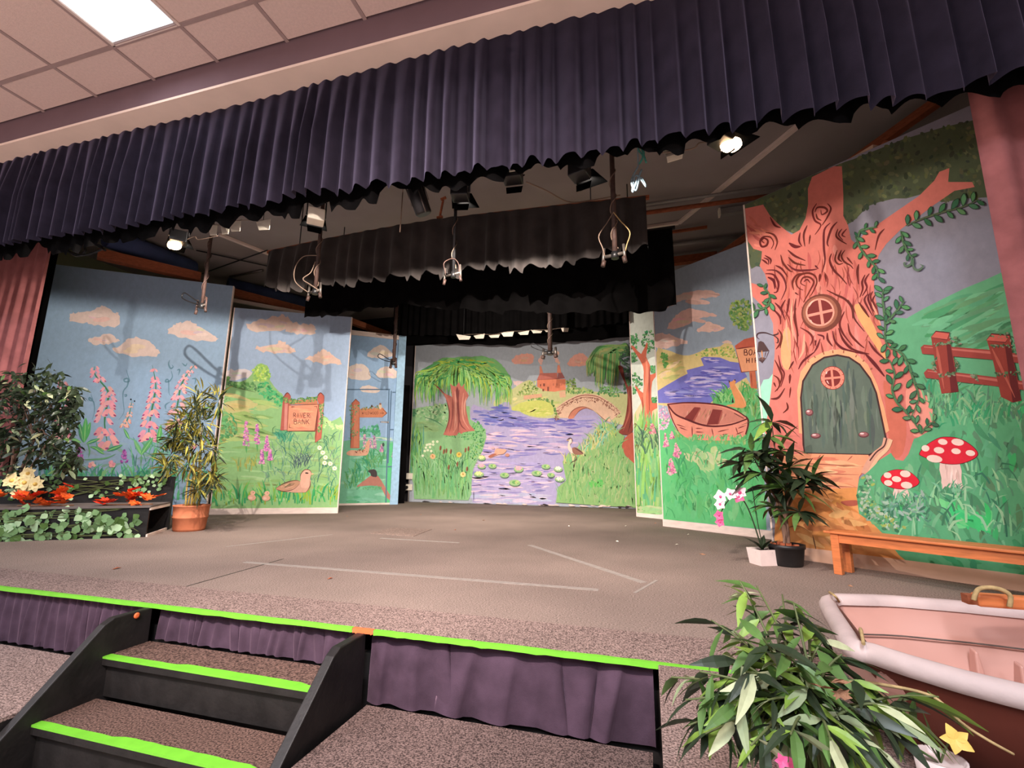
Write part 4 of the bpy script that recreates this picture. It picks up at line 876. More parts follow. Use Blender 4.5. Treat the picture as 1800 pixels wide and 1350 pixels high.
f.z('S1').poly([(1050, 830), (1062, 850), (1085, 842), (1108, 825), (1118, 850), (1110, 880), (1150, 940), (1200, 1010), (1222, 1080), (1180, 1110), (1050, 1095), (1030, 1080), (1110, 1060), (1090, 980), (1070, 920), (1058, 890)], (214, 144, 92), 2)
f.poly([(1050, 830), (1062, 852), (1046, 860)], (60, 40, 40)); f.poly([(1098, 835), (1112, 822), (1118, 842)], (60, 40, 40)); f.poly([(1085, 1000), (1100, 1055), (1075, 1060)], (50, 40, 40))
f.st([(1110, 880), (1180, 990), (1215, 1080)], 8, (236, 180, 130))
f.part('painted_boat')
f.poly([(440, 1075), (470, 1060), (600, 1055), (800, 1060), (980, 1080), (1120, 1130), (1210, 1185), (1240, 1250), (1225, 1350), (1180, 1400), (1060, 1430), (700, 1420), (570, 1360), (500, 1260), (460, 1160)], (224, 144, 122), 2)
f.poly([(455, 1080), (620, 1070), (820, 1078), (980, 1105), (1120, 1160), (1205, 1210), (1080, 1255), (900, 1275), (760, 1258), (600, 1210), (500, 1150)], (196, 126, 108), 3)
f.brush([(510, 1110), (800, 1100), (1150, 1190), (900, 1260), (620, 1200)], 46, (40, 90), (6, 12), [(160, 100, 86), (210, 150, 130), (180, 130, 100)], 1.9, 0.2)
f.poly([(610, 1210), (710, 1100), (770, 1105), (690, 1245)], (126, 56, 52)); f.poly([(830, 1275), (890, 1120), (985, 1130), (940, 1270)], (126, 56, 52))
f.poly([(690, 1235), (765, 1110), (775, 1112), (705, 1248)], (160, 84, 74)); f.poly([(940, 1268), (975, 1140), (988, 1145), (952, 1266)], (160, 84, 74))
for pts, wd in (([(440, 1075), (600, 1058), (800, 1062), (980, 1085), (1120, 1135), (1215, 1195)], 12), ([(445, 1075), (520, 1170), (640, 1225), (780, 1275), (920, 1290), (1080, 1270), (1235, 1215)], 14), ([(1215, 1190), (1240, 1230), (1238, 1290), (1215, 1370)], 13), ([(450, 1090), (490, 1220), (550, 1340)], 7), ([(1100, 1160), (1200, 1215)], 6)): f.st(pts, wd, (92, 40, 42), 5, (.7, .7))
for pts in ([(530, 1270), (620, 1300)], [(560, 1300), (640, 1330)], [(720, 1310), (790, 1312)], [(720, 1345), (800, 1350)], [(940, 1345), (1050, 1318)], [(980, 1375), (1040, 1365)], [(1140, 1310), (1220, 1280)], [(1120, 1370), (1200, 1340)], [(685, 1290), (690, 1410)], [(880, 1310), (900, 1400)], [(1118, 1300), (1140, 1370)], [(740, 1380), (800, 1384)], [(960, 1400), (1060, 1384)]): f.st(pts, 8, (124, 58, 56), 0)
f.z('S2').grass([(640, 420), (1200, 440), (1200, 400), (660, 395)], 60, (30, 70), (10, 18), [(110, 180, 110), (96, 176, 104), (150, 190, 130)], 0.3)
f.z('S1').part('painted_boat_hire_sign')
f.poly([(1250, 740), (1310, 740), (1330, 920), (1265, 910)], (196, 110, 80)); f.st([(1268, 760), (1280, 900)], 10, (150, 76, 60))
f.poly([(1118, 525), (1340, 500), (1360, 735), (1175, 755)], (226, 158, 118))
f.poly([(1108, 495), (1200, 430), (1300, 405), (1400, 430), (1400, 490), (1118, 528)], (190, 96, 76)); f.st([(1118, 528), (1175, 755), (1340, 738)], 9, (140, 76, 60), 0); f.st([(1118, 527), (1290, 500)], 9, (120, 56, 50), 0)
f.text('BOAT', 1198, 556, 36, 56, 12, (96, 50, 48), 7, -0.02); f.text('HIRE', 1222, 640, 32, 50, 10, (96, 50, 48), 7, -0.02)
f.z('S2')
for reg, n in (([(340, 300), (350, 150), (400, 60), (470, 200), (440, 300), (370, 320)], 110), ([(395, 480), (420, 350), (460, 480)], 50), ([(465, 400), (480, 320), (515, 390)], 26), ([(500, 570), (520, 440), (590, 540), (560, 590)], 60), ([(440, 740), (470, 570), (535, 740), (480, 760)], 60)):
    f.part('painted_lupin' if n < 100 else 'painted_lilac_bush'); f.dabs(reg, n, (9, 15), [(196, 140, 176), (226, 160, 170), (170, 120, 170), (236, 196, 200), (190, 190, 200)] if n > 100 else [(226, 146, 166), (236, 176, 180), (190, 100, 140)])
for pts in ([(560, 590), (555, 680), (600, 780)], [(515, 590), (560, 690)], [(620, 560), (570, 660)], [(430, 490), (440, 560)]): f.st(pts, 15, (70, 150, 100))
f.end()

# ---- the tree house flat, house right front
f = Flat('tall flat painted with a brown tree house, green round-topped door and toadstools', (0.862, 3.985), (2.44, 2.804), 2.80, (136, 134, 146), 7, base=0.0)
mb = MB(); f._slab(mb, 0.0, f.L, 0, 0.085, 0, 0.008, None); mb.build('base_strip', mat('peach_skirting', rgb(214, 172, 146), 0.7, var=0.12, scale=5), f.root)
f.z('T4').part('painted_far_hill')
f.poly([(250, 400), (420, 270), (700, 120), (1050, -40), (1300, -130), (1800, -220), (1800, 1700), (120, 1700)], (98, 164, 120), 2, 3)
f.brush([(420, 300), (1000, 20), (1300, -60), (1340, 500), (700, 560)], 70, (200, 520), (30, 70), [(88, 156, 110), (110, 176, 130), (96, 150, 106), (76, 146, 100)], -0.42, 0.08)
f.z('T2').part('painted_near_hill').poly([(165, 870), (250, 800), (300, 790), (300, 1300), (170, 1300)], (150, 206, 180), 2)
f.z('T1').part('painted_canopy')
can = zz('T1', [(20, 380), (200, 280), (600, 120), (900, 20)]) + zz('T3', [(0, 90), (400, -70), (700, -160), (1000, -230), (1400, -330), (2600, -900), (2600, 340), (1500, 340), (1090, 390), (900, 400), (700, 430), (560, 360), (420, 400), (330, 400), (200, 430), (120, 460), (0, 580)]) + zz('T1', [(900, 560), (840, 480), (600, 560), (480, 640), (300, 560), (190, 660), (190, 880), (100, 930), (55, 900)])
f.z('I').poly(can, (80, 90, 66))
f.dabs(can, 900, (3, 7), [(92, 98, 68), (70, 80, 60), (104, 108, 74), (62, 72, 56), (88, 98, 64)])
f.part('painted_tree')
trunk = zz('T1', [(20, 430), (200, 385), (260, 480), (340, 560), (440, 640), (510, 600), (560, 500), (582, 380), (580, 250), (615, 150), (800, 60), (868, 60), (880, 300), (880, 480), (920, 560), (945, 680), (990, 720), (1080, 600), (1170, 560)]) \
    + zz('T3', [(200, 600), (330, 510), (520, 380), (640, 260), (680, 190), (760, 160), (750, 270), (940, 270), (960, 310), (800, 340), (640, 450), (520, 540), (380, 640), (260, 760), (200, 850), (180, 930), (165, 1030)]) \
    + zz('T4', [(165, 60), (190, 180), (215, 330), (240, 420), (300, 480), (370, 560), (480, 760), (570, 850), (620, 980), (650, 1090), (600, 1180), (480, 1220)]) \
    + zz('T5', [(930, 250), (890, 300), (830, 290), (830, 230), (700, 300), (560, 420), (150, 420), (-60, 420), (-110, 200)]) \
    + zz('T2', [(215, 1250), (255, 1000), (268, 900), (282, 760), (296, 620), (300, 520), (288, 420), (284, 330), (245, 240), (180, 170), (80, 110), (75, -5), (190, 15), (240, 50), (245, 10), (215, -90), (170, -160), (185, -210)]) \
    + zz('T1', [(190, 780), (120, 760), (50, 700)])
f.z('I').poly(trunk, (204, 116, 104))
BK, BK2, HL = (98, 36, 34), (160, 78, 66), (232, 156, 128)
tr_in = zz('T1', [(330, 820), (900, 700), (1100, 960), (1180, 1300), (1200, 1650), (1000, 1900), (300, 1900), (320, 1300), (240, 1000)])
f.brush(tr_in, 70, (20, 70), (3, 9), [(212, 124, 112), (198, 108, 96), (218, 136, 122), (188, 98, 88)], 1.5, 0.25)
f.brush(tr_in, 90, (16, 44), (1.6, 3.2), [(150, 70, 60), (132, 56, 50), (164, 84, 72)], 1.5, 0.3, 0.35)
f.z('T2').poly([(980, 170), (1060, 200), (1180, 440), (1250, 640), (1180, 560), (1060, 380), (990, 250)], (230, 160, 104), 3); f.poly([(380, 380), (430, 400), (430, 700), (370, 700), (350, 560)], (230, 156, 110), 3)
f.z('T4').poly([(240, 760), (330, 870), (420, 1100), (390, 1340), (300, 1340), (260, 1000)], (196, 106, 86), 3); f.poly([(430, 800), (560, 860), (640, 1040), (600, 1170), (480, 1200), (420, 1000)], (222, 144, 126), 3)
f.z('T1')
f.brush([(230, 400), (200, 390), (30, 440), (60, 700), (200, 760), (400, 700)], 20, (60, 160), (12, 26), [(196, 108, 92), (222, 136, 112), (170, 84, 76)], 0.6, 0.5)
for pts, wd in (
    ([(655, 375), (620, 440), (640, 520), (690, 560), (640, 640)], 13), ([(745, 375), (775, 420), (740, 500), (700, 560)], 12), ([(640, 450), (660, 410), (720, 410), (745, 440), (700, 470), (690, 430)], 14), ([(650, 460), (660, 500), (695, 520)], 12),
    ([(575, 560), (545, 640), (555, 740)], 13), ([(515, 620), (505, 690), (530, 740)], 13), ([(600, 640), (590, 720)], 11), ([(770, 540), (720, 600), (715, 740), (725, 860), (700, 960)], 14), ([(830, 530), (780, 590), (745, 700), (755, 740)], 14),
    ([(835, 590), (820, 650), (860, 690), (910, 720)], 13), ([(870, 590), (840, 640), (880, 690)], 11), ([(910, 590), (870, 640), (900, 660)], 11),
    ([(210, 710), (190, 690), (210, 670), (240, 690), (230, 730), (190, 740), (175, 700), (200, 660), (260, 660), (290, 710), (270, 760)], 13), ([(220, 620), (290, 640), (320, 700), (300, 770)], 13), ([(260, 490), (300, 560), (350, 580)], 14), ([(420, 710), (470, 740), (520, 740)], 22), ([(410, 770), (470, 820), (560, 860)], 14), ([(415, 830), (470, 880), (560, 900)], 14),
    ([(350, 810), (370, 880), (420, 940), (450, 955)], 14), ([(405, 890), (480, 940), (600, 940), (660, 930)], 14), ([(190, 850), (220, 870), (240, 890)], 12), ([(215, 815), (265, 850), (260, 890)], 12), ([(205, 835), (245, 855), (245, 895)], 10), ([(305, 900), (360, 930), (410, 1000)], 13), ([(230, 940), (310, 945), (370, 1000), (395, 1090), (355, 1190)], 13), ([(220, 970), (290, 980), (330, 1050), (320, 1120), (290, 1130)], 14), ([(240, 1000), (290, 1030), (300, 1100)], 18),
    ([(460, 1110), (450, 1040), (490, 980), (560, 965)], 13), ([(540, 1110), (500, 1090), (480, 1040), (510, 985), (580, 965), (640, 990), (655, 1050), (620, 1130), (600, 1160)], 13), ([(560, 1075), (520, 1050), (540, 1005), (590, 1000), (630, 1040), (600, 1110), (550, 1200), (545, 1215)], 12), ([(545, 1040), (575, 1020), (600, 1050)], 10), ([(470, 1130), (500, 1150)], 10),
    ([(780, 800), (765, 860), (800, 940), (860, 1000), (910, 1060)], 15), ([(830, 770), (810, 850), (840, 890), (880, 880)], 12), ([(865, 770), (840, 840), (870, 870)], 14), ([(895, 770), (865, 820), (890, 870), (940, 900), (965, 930)], 12), ([(910, 830), (960, 890)], 12),
    ([(640, 900), (670, 930)], 12), ([(685, 970), (675, 1040)], 16), ([(725, 970), (735, 1040)], 12), ([(1010, 890), (1000, 960), (1010, 1060)], 16), ([(1065, 980), (1040, 1040), (1045, 1100), (1020, 1170)], 14), ([(1100, 970), (1065, 1030), (1080, 1090), (1040, 1160)], 14),
    ([(1090, 1140), (1060, 1190), (1090, 1260), (1130, 1330)], 13), ([(1110, 1130), (1090, 1180), (1120, 1260), (1150, 1300)], 12), ([(1130, 1120), (1110, 1170), (1140, 1230)], 11), ([(1150, 1150), (1130, 1200), (1160, 1270)], 10),
    ([(1230, 590), (1180, 650), (1150, 770)], 12), ([(740, 1110), (820, 1150), (900, 1190), (950, 1260), (960, 1350)], 14), ([(420, 1180), (410, 1290)], 14), ([(480, 1180), (470, 1300), (500, 1500)], 12)): f.st(pts, wd, BK, 5, (.3, .3), 8)
f.z('T2')
for pts, wd in (
    ([(300, 155), (350, 210), (385, 300)], 14), ([(280, 205), (340, 270), (350, 340)], 14), ([(390, 130), (355, 200), (375, 240)], 12), ([(425, 120), (410, 200), (400, 260)], 14), ([(480, 200), (465, 280), (490, 400), (490, 530)], 13), ([(355, 410), (350, 490), (310, 550)], 13), ([(330, 380), (360, 440), (345, 540)], 12),
    ([(515, 365), (590, 410), (620, 460), (600, 520)], 13), ([(660, 425), (710, 440), (715, 470)], 12), ([(685, 460), (660, 530), (630, 580)], 12), ([(745, 410), (750, 470), (790, 525)], 15), ([(790, 395), (810, 480), (870, 540), (960, 570), (1060, 590)], 15), ([(840, 370), (880, 470), (960, 550), (1100, 590)], 16), ([(890, 230), (850, 330), (880, 420), (960, 520)], 14), ([(920, 330), (940, 420), (1010, 500), (1060, 540)], 14), ([(920, 130), (960, 200), (975, 290), (1060, 400)], 13),
    ([(1010, 150), (1060, 220), (1100, 280)], 16), ([(1095, 480), (1150, 560), (1240, 640)], 15), ([(1060, 580), (1150, 680), (1230, 780)], 22), ([(300, 640), (340, 720), (360, 790), (320, 900)], 14), ([(330, 600), (350, 700), (380, 760), (350, 870)], 12), ([(290, 770), (330, 800), (340, 860), (300, 910)], 12), ([(265, 970), (330, 960), (385, 880)], 14), ([(290, 830), (310, 870)], 11), ([(430, 760), (425, 840)], 16), ([(460, 650), (420, 720)], 12), ([(435, 870), (425, 960)], 10), ([(400, 1000), (410, 1050), (370, 1090)], 12), ([(640, 570), (540, 650), (500, 720)], 13), ([(650, 470), (640, 520)], 10)): f.st(pts, wd, BK, 5, (.3, .3), 8)
for pts, wd in (([(450, 130), (440, 300), (460, 480)], 13), ([(760, 560), (860, 560)], 10), ([(1120, 150), (1170, 270), (1200, 350)], 12), ([(550, 420), (540, 560), (500, 640)], 16), ([(400, 300), (400, 420), (420, 560)], 13)): f.st(pts, wd, HL, 5)
f.part('painted_round_window')
f.dab(696, 242, 172, 160, (110, 58, 46), -0.25, 30); f.dab(686, 236, 148, 136, (150, 92, 72), -0.25, 28); f.dab(684, 236, 122, 118, (226, 150, 130), -0.2, 28); f.dab(684, 236, 108, 104, (116, 44, 42), -0.2, 28)
f.poly([(665, 125), (688, 122), (722, 350), (696, 352)], (216, 138, 120)); f.poly([(575, 256), (798, 205), (802, 228), (580, 278)], (216, 138, 120))
f.st([(590, 190), (610, 155), (635, 140)], 9, (240, 180, 160)); f.st([(600, 300), (620, 330)], 9, (236, 176, 156))
f.part('painted_lantern')
for pts, wd in (([(170, 465), (148, 445), (160, 415), (220, 410), (280, 430), (325, 440)], 9), ([(280, 430), (325, 420), (325, 400)], 9), ([(290, 435), (325, 460), (325, 495), (308, 490)], 9)): f.st(pts, wd, (64, 44, 46), 5)
f.poly([(125, 580), (160, 490), (180, 480), (205, 490), (255, 565)], (74, 54, 54)); f.poly([(160, 640), (225, 625), (195, 668)], (74, 54, 54)); f.poly([(158, 630), (195, 615), (228, 628), (195, 645)], (96, 70, 66))
for pts in ([(135, 575), (165, 635)], [(250, 565), (225, 628)], [(160, 575), (175, 625)], [(225, 570), (212, 622)]): f.st(pts, 5, (90, 66, 70), 0)
f.st([(190, 560), (196, 630)], 8, (196, 130, 80), 0)
f.part('painted_door_frame')
f.z('T2').poly([(505, 1260), (490, 900), (520, 740), (600, 630), (720, 570), (850, 550), (980, 580), (1090, 680), (1170, 850), (1230, 1050), (1270, 1240)] + [(1230, 1270), (1150, 900), (1000, 660), (830, 600), (620, 680), (545, 800), (525, 960), (540, 1270)], (232, 158, 116))
for x, y, dx, dy in ((585, 655, 14, 12), (640, 615, 10, 18), (715, 585, 6, 22), (793, 572, 2, 24), (884, 572, -4, 22), (990, 608, -8, 20), (1052, 648, -10, 16), (1118, 715, -16, 12)): f.st([(x-dx/2, y-dy/2), (x+dx/2, y+dy/2)], 8, (150, 92, 70), 0, (1, 1))
f.part('painted_tree_door')
dr = zz('T2', [(540, 1260), (522, 960), (540, 820), (620, 685), (720, 620), (830, 600), (930, 620), (1020, 680), (1110, 800), (1160, 920), (1220, 1200)]) + zz('T5', [(760, 130), (745, 190), (690, 235), (630, 256), (150, 245), (140, 180)])
f.z('I').poly(dr, (92, 104, 92)); f.brush(dr, 80, (25, 90), (3, 9), [(100, 112, 98), (84, 98, 88), (108, 118, 104), (78, 90, 82)], 1.52, 0.06)
f.st(dr+dr[:1], 2.4, (64, 40, 40), 0, (1, 1))
f.part('painted_door_window')
f.z('T2').dab(790, 793, 104, 100, (120, 50, 46), 0.2, 28); f.dab(790, 793, 98, 94, (226, 132, 112), 0.2, 28); f.dab(790, 795, 68, 72, (120, 46, 44), 0.2, 24)
f.poly([(772, 720), (790, 718), (805, 868), (786, 870)], (226, 132, 112)); f.poly([(722, 790), (860, 778), (860, 796), (722, 808)], (226, 132, 112)); f.st([(735, 760), (745, 735)], 8, (240, 200, 190)); f.st([(740, 815), (760, 845)], 8, (240, 180, 170))
for k in range(12):
    a = k*PI/6+.2; f.st([(790+84*math.cos(a), 793+80*math.sin(a)), (790+100*math.cos(a), 793+96*math.sin(a))], 5, (150, 70, 60), 0)
for k, x, y, rx, ry in (('T2', 594, 1086, 34, 30), ('T2', 648, 1284, 44, 24), ('T2', 1054, 1274, 46, 26)):
    f.z(k).part('painted_door_stud'); f.dab(x, y, rx, ry, (96, 56, 58), 0, 14); f.dab(x-2, y-4, rx*.8, ry*.7, (150, 96, 96), 0, 12); f.dab(x-rx*.3, y-ry*.35, rx*.4, ry*.28, (226, 190, 186), 0, 10)
f.part('painted_steps')
f.z('T5').poly([(140, 245), (630, 256), (640, 290), (560, 420), (540, 560), (-20, 560), (-40, 260)], (226, 150, 112))
f.brush([(130, 255), (620, 265), (560, 420), (540, 540), (0, 540)], 30, (120, 320), (16, 34), [(232, 164, 122), (216, 136, 104), (236, 176, 130), (206, 120, 96)], 0.06, 0.08)
for pts in ([(170, 320), (600, 345)], [(200, 395), (560, 405)], [(200, 480), (545, 500)], [(270, 255), (240, 300)], [(510, 262), (470, 300)]): f.st(pts, 7, (160, 92, 74), 0)
f.part('painted_path')
f.poly([(-60, 540), (540, 500), (560, 690), (650, 760), (740, 850), (1000, 1080), (850, 1080), (-10, 960), (-80, 900)], (214, 144, 84))
f.brush([(-40, 560), (530, 540), (560, 700), (800, 1000), (100, 950)], 50, (100, 260), (26, 60), [(206, 136, 76), (224, 156, 96), (196, 124, 72), (232, 172, 110)], 0.4, 0.7)
f.poly([(420, 610), (480, 598), (550, 600), (545, 635), (470, 640)], (170, 88, 70), 3); f.st([(210, 860), (245, 1010)], 7, (110, 70, 50)); f.st([(0, 810), (100, 790), (180, 830)], 7, (150, 96, 60))
f.part('painted_path_edge')
f.st([(770, 130), (750, 200), (680, 260), (630, 330), (600, 400)], 40, (206, 152, 128), 5, (1, 1)); f.st([(800, 140), (770, 210), (700, 280), (640, 380)], 20, (222, 176, 140), 5, (1, 1)); f.st([(768, 130), (748, 190), (690, 235), (640, 300)], 8, (80, 46, 44), 5, (1, 1))
f.part('painted_grass_bank')
gb = zz('T5', [(560, 700), (540, 560), (560, 440), (640, 370), (720, 290), (800, 240), (830, 300), (900, 310), (980, 240), (1000, 180)]) + zz('T4', [(480, 1230), (620, 1150), (660, 1080), (640, 960), (600, 880), (540, 790), (520, 720), (600, 760), (800, 800), (1100, 800), (1350, 860), (2100, 900), (2300, 1700)]) + zz('T5', [(2800, 900), (2800, 1500), (1000, 1120), (860, 1010), (740, 850), (650, 760)])
f.z('I').poly(gb, (92, 164, 116))
f.z('T5').brush([(660, 420), (1100, 100), (1800, -200), (2500, 0), (2500, 1180), (1000, 900), (660, 720)], 240, (90, 280), (24, 64), [(76, 146, 102), (90, 166, 116), (100, 170, 122), (82, 140, 100), (116, 176, 130), (70, 172, 106), (88, 134, 98)], 1.4, 0.6, 0.25)
f.brush([(1080, 520), (1400, 700), (1560, 560), (1560, 860), (1300, 800)], 40, (120, 320), (30, 64), [(66, 190, 110), (84, 196, 120), (110, 200, 130)], 0.9, 0.6, 0.2)
f.brush([(900, 900), (2500, 700), (2500, 1400), (1000, 1120)], 60, (100, 240), (24, 60), [(64, 136, 92), (84, 156, 108), (70, 150, 100)], 0.9, 0.7, 0.2)
f.grass([(660, 520), (1700, 300), (2200, 500), (2200, 1050), (900, 900), (700, 780)], 150, (70, 190), (10, 24), [(64, 120, 90), (130, 190, 140), (90, 150, 110), (150, 196, 150)], 0.5)
f.z('T4').grass([(540, 850), (1350, 950), (1350, 1100), (640, 1150)], 150, (70, 170), (9, 24), [(76, 140, 96), (110, 170, 120), (90, 130, 100), (130, 180, 130), (60, 150, 100)], 0.4)
f.z('T5').dabs([(540, 560), (590, 420), (660, 400), (680, 460), (640, 560), (700, 640), (900, 800), (860, 830), (720, 810), (580, 700)], 190, (10, 24), [(84, 140, 100), (150, 176, 150), (110, 160, 110), (170, 186, 160), (66, 116, 84), (150, 170, 90)])
f.dabs([(700, 540), (1100, 540), (1100, 760), (760, 720)], 90, (14, 34), [(84, 140, 110), (120, 160, 140), (66, 116, 90), (150, 176, 160)], 0.35)
for cap, dots, stem in (
    ([(1012, 245), (1060, 185), (1150, 130), (1220, 118), (1320, 132), (1410, 185), (1458, 245), (1420, 290), (1320, 325), (1210, 325), (1120, 300), (1040, 270)],
     [(1190, 158, 36, 22), (1302, 160, 48, 26), (1060, 206, 30, 24), (1162, 221, 40, 24), (1290, 228, 36, 22), (1398, 242, 36, 22), (1128, 285, 60, 28)], [(1168, 315), (1318, 322), (1330, 440), (1345, 520), (1300, 500), (1250, 520), (1210, 490), (1180, 520), (1180, 430)]),
    ([(722, 440), (745, 400), (800, 372), (860, 364), (930, 376), (990, 420), (1015, 462), (980, 495), (900, 515), (820, 508), (750, 480)],
     [(775, 409, 30, 22), (908, 398, 40, 26), (842, 438, 36, 22), (780, 467, 32, 22), (918, 484, 44, 26)], [(825, 508), (925, 514), (932, 590), (880, 600), (825, 585)])):
    f.part('painted_toadstool'); f.poly(stem, (226, 192, 180), 2); f.brush([(p[0]*.8+.2*(stem[0][0]+stem[1][0])/2, p[1]) for p in stem], 10, (60, 130), (8, 16), [(236, 208, 196), (206, 170, 160)], 1.55, 0.15)
    f.poly(cap, (96, 26, 34), 4); cx = sum(p[0] for p in cap)/len(cap); cy = sum(p[1] for p in cap)/len(cap)
    f.poly([(cx+(x-cx)*.975, cy+(y-cy)*.96) for x, y in cap], (212, 40, 56), 4)
    for x, y, rx, ry in dots: f.dab(x, y, rx, ry, (236, 204, 188), 0.15, 14)
    x0, x1 = min(p[0] for p in stem)-10, max(p[0] for p in stem)+10; yb = max(p[1] for p in stem); f.grass([(x0, yb+30), (x1, yb+30), (x1, yb), (x0, yb)], 18, (40, 110), (8, 16), [(84, 150, 110), (120, 180, 140)], 0.4)
f.part('painted_fence')
f.z('T4')
for rail in ([(535, 500), (560, 478), (1100, 520), (1600, 590), (1600, 660), (1080, 595), (548, 550)], [(560, 700), (590, 668), (1150, 738), (1600, 800), (1600, 870), (1140, 808), (575, 740)]):
    f.poly(rail, (150, 66, 58)); f.st([(rail[1][0], rail[1][1]+18), (rail[2][0], rail[2][1]+22), (rail[3][0], rail[3][1]+20)], 16, (190, 104, 92), 0)
for post, top, sh in (([(618, 420), (760, 390), (772, 470), (800, 600), (835, 850), (700, 865), (650, 620)], [(615, 420), (655, 372), (765, 385), (745, 440)], [(738, 470), (770, 470), (835, 850), (775, 858)]),
                      ([(1060, 450), (1240, 410), (1260, 560), (1300, 740), (1330, 920), (1260, 935), (1170, 890), (1110, 620)], [(1052, 445), (1095, 392), (1240, 405), (1205, 460)], [(1200, 480), (1245, 480), (1328, 915), (1262, 935)])):
    f.poly(post, (146, 62, 52)); f.poly(sh, (100, 38, 38)); f.poly(top, (196, 96, 82)); f.st(top+top[:1], 8, (90, 34, 36), 0); f.st([(post[0][0]+40, post[0][1]+60), (post[5][0]+20, post[5][1]-40)], 18, (180, 92, 76), 0)
f.part('painted_fence_ivy')
for reg in ([(760, 420), (820, 420), (870, 490), (780, 500)], [(1060, 440), (1100, 400), (1240, 370), (1330, 440), (1330, 540), (1260, 560), (1240, 430)], [(620, 620), (660, 580), (660, 700), (630, 680)], [(800, 580), (840, 640), (820, 680)], [(660, 710), (800, 690), (820, 720), (680, 740)], [(930, 720), (980, 700), (990, 770)], [(1120, 700), (1300, 690), (1330, 720), (1120, 730)], [(640, 460), (770, 460), (770, 480), (640, 490)], [(1090, 480), (1240, 480), (1240, 500), (1090, 500)]):
    f.dabs(reg, 26, (6, 14), [(84, 116, 76), (66, 96, 66), (110, 130, 96), (140, 130, 110)])
f.part('painted_vine')
LF = [(70, 122, 80), (58, 104, 72), (84, 136, 90)]
def vine(k, path, ls, n, wd=14, col=(80, 112, 76)):
    f.z(k).st(path, wd, col, 6, (.6, .4)); P = rough(path, 8, closed=False)
    for i in range(n):
        t = (i+.5)/n; a = P[int(t*(len(P)-1))]; b = P[min(int(t*(len(P)-1))+2, len(P)-1)]
        ang = math.atan2(b[1]-a[1], b[0]-a[0]) if a != b else -1.5
        th = ang+(1 if i % 2 else -1)*f.rnd.uniform(.7, 1.2); l = ls*f.rnd.uniform(.8, 1.2)
        ex, ey = a[0]+math.cos(th)*l, a[1]+math.sin(th)*l; nx, ny = -math.sin(th)*l*.24, math.cos(th)*l*.24
        mx_, my_ = a[0]*.45+ex*.55, a[1]*.45+ey*.55
        f.poly([(a[0], a[1]), (mx_-nx, my_-ny), (ex, ey), (mx_+nx, my_+ny)], (46, 70, 52), 3)
        f.poly([(a[0]*.9+ex*.1, a[1]*.9+ey*.1), (mx_-nx*.72, my_-ny*.72), (ex*.9+a[0]*.1, ey*.9+a[1]*.1), (mx_+nx*.72, my_+ny*.72)], f.rnd.choice(LF), 3, j=10)
vine('T4', [(250, 440), (255, 300), (235, 120), (240, 40)], 75, 12); vine('T4', [(255, 310), (330, 230), (410, 130)], 75, 7); vine('T4', [(255, 440), (290, 500), (380, 540), (440, 640), (480, 760), (520, 880), (500, 960), (460, 1050)], 80, 17)
vine('T4', [(540, 1180), (480, 1080), (420, 1010), (340, 920), (310, 820), (330, 720), (300, 620), (260, 580)], 85, 14); vine('T4', [(540, 1180), (590, 1120), (650, 1080)], 70, 5)
vine('T3', [(20, 700), (60, 800), (130, 890), (190, 960), (200, 1040)], 70, 11); vine('T3', [(40, 720), (60, 660), (130, 640), (190, 630)], 60, 5); vine('T3', [(420, 620), (560, 560), (720, 510), (870, 470), (1000, 410)], 95, 14, 12, (84, 96, 70)); vine('T3', [(380, 660), (400, 750), (440, 840), (480, 880)], 70, 8)
f.st([(460, 860), (460, 920), (420, 940), (405, 915), (425, 910)], 14, (84, 104, 84)); f.st([(480, 870), (480, 950), (520, 970), (555, 940), (530, 925)], 14, (84, 104, 84))
vine('T2', [(255, 80), (260, 160), (200, 210), (120, 220)], 75, 8); vine('T2', [(255, 80), (220, 40), (210, 10)], 60, 3)
f.end()
# ------------------------------------------------------------------ the stage front: platforms, stairs, skirts, tapes
RZ = random.Random(77)
PZ = -0.256
for x0, x1, lab, cm_ in ((-4.7, -2.165, 'carpeted lower platform on the far side of the black stairs', 'edge_carpet'), (-1.03, -0.022, 'carpeted lower platform between the black stairs and the stage apron', 'shaded_carpet')):
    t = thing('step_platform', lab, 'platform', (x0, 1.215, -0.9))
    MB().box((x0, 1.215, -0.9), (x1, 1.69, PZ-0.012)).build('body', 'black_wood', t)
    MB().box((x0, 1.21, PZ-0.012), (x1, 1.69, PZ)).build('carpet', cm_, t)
    MB().box((x0, 1.205, PZ-0.02), (x1, 1.235, PZ+0.0015)).build('nosing_tape', 'neon', t)
t = thing('staircase', 'short black wooden staircase with carpeted treads and neon green edges', 'staircase', (-1.6, 1.4, -0.9))
SX0, SX1 = -2.12, -1.085
for x, nm in ((SX0-0.035, 0), (SX1, 1)):
    prof = [(1.69, -0.90), (1.69, -0.012), (1.535, -0.012), (1.50, -0.03), (0.66, -0.87), (0.66, -0.90)]
    mb = MB(); v = [(x, y, z) for y, z in prof]+[(x+0.035, y, z) for y, z in prof]; n = len(prof)
    mb.add(v, [tuple(range(n)), tuple(range(2*n-1, n-1, -1))]+[(i, n+i, n+(i+1) % n, (i+1) % n) for i in range(n)])
    mb.build('stringer', 'black_wood', t, bevel=0.004)
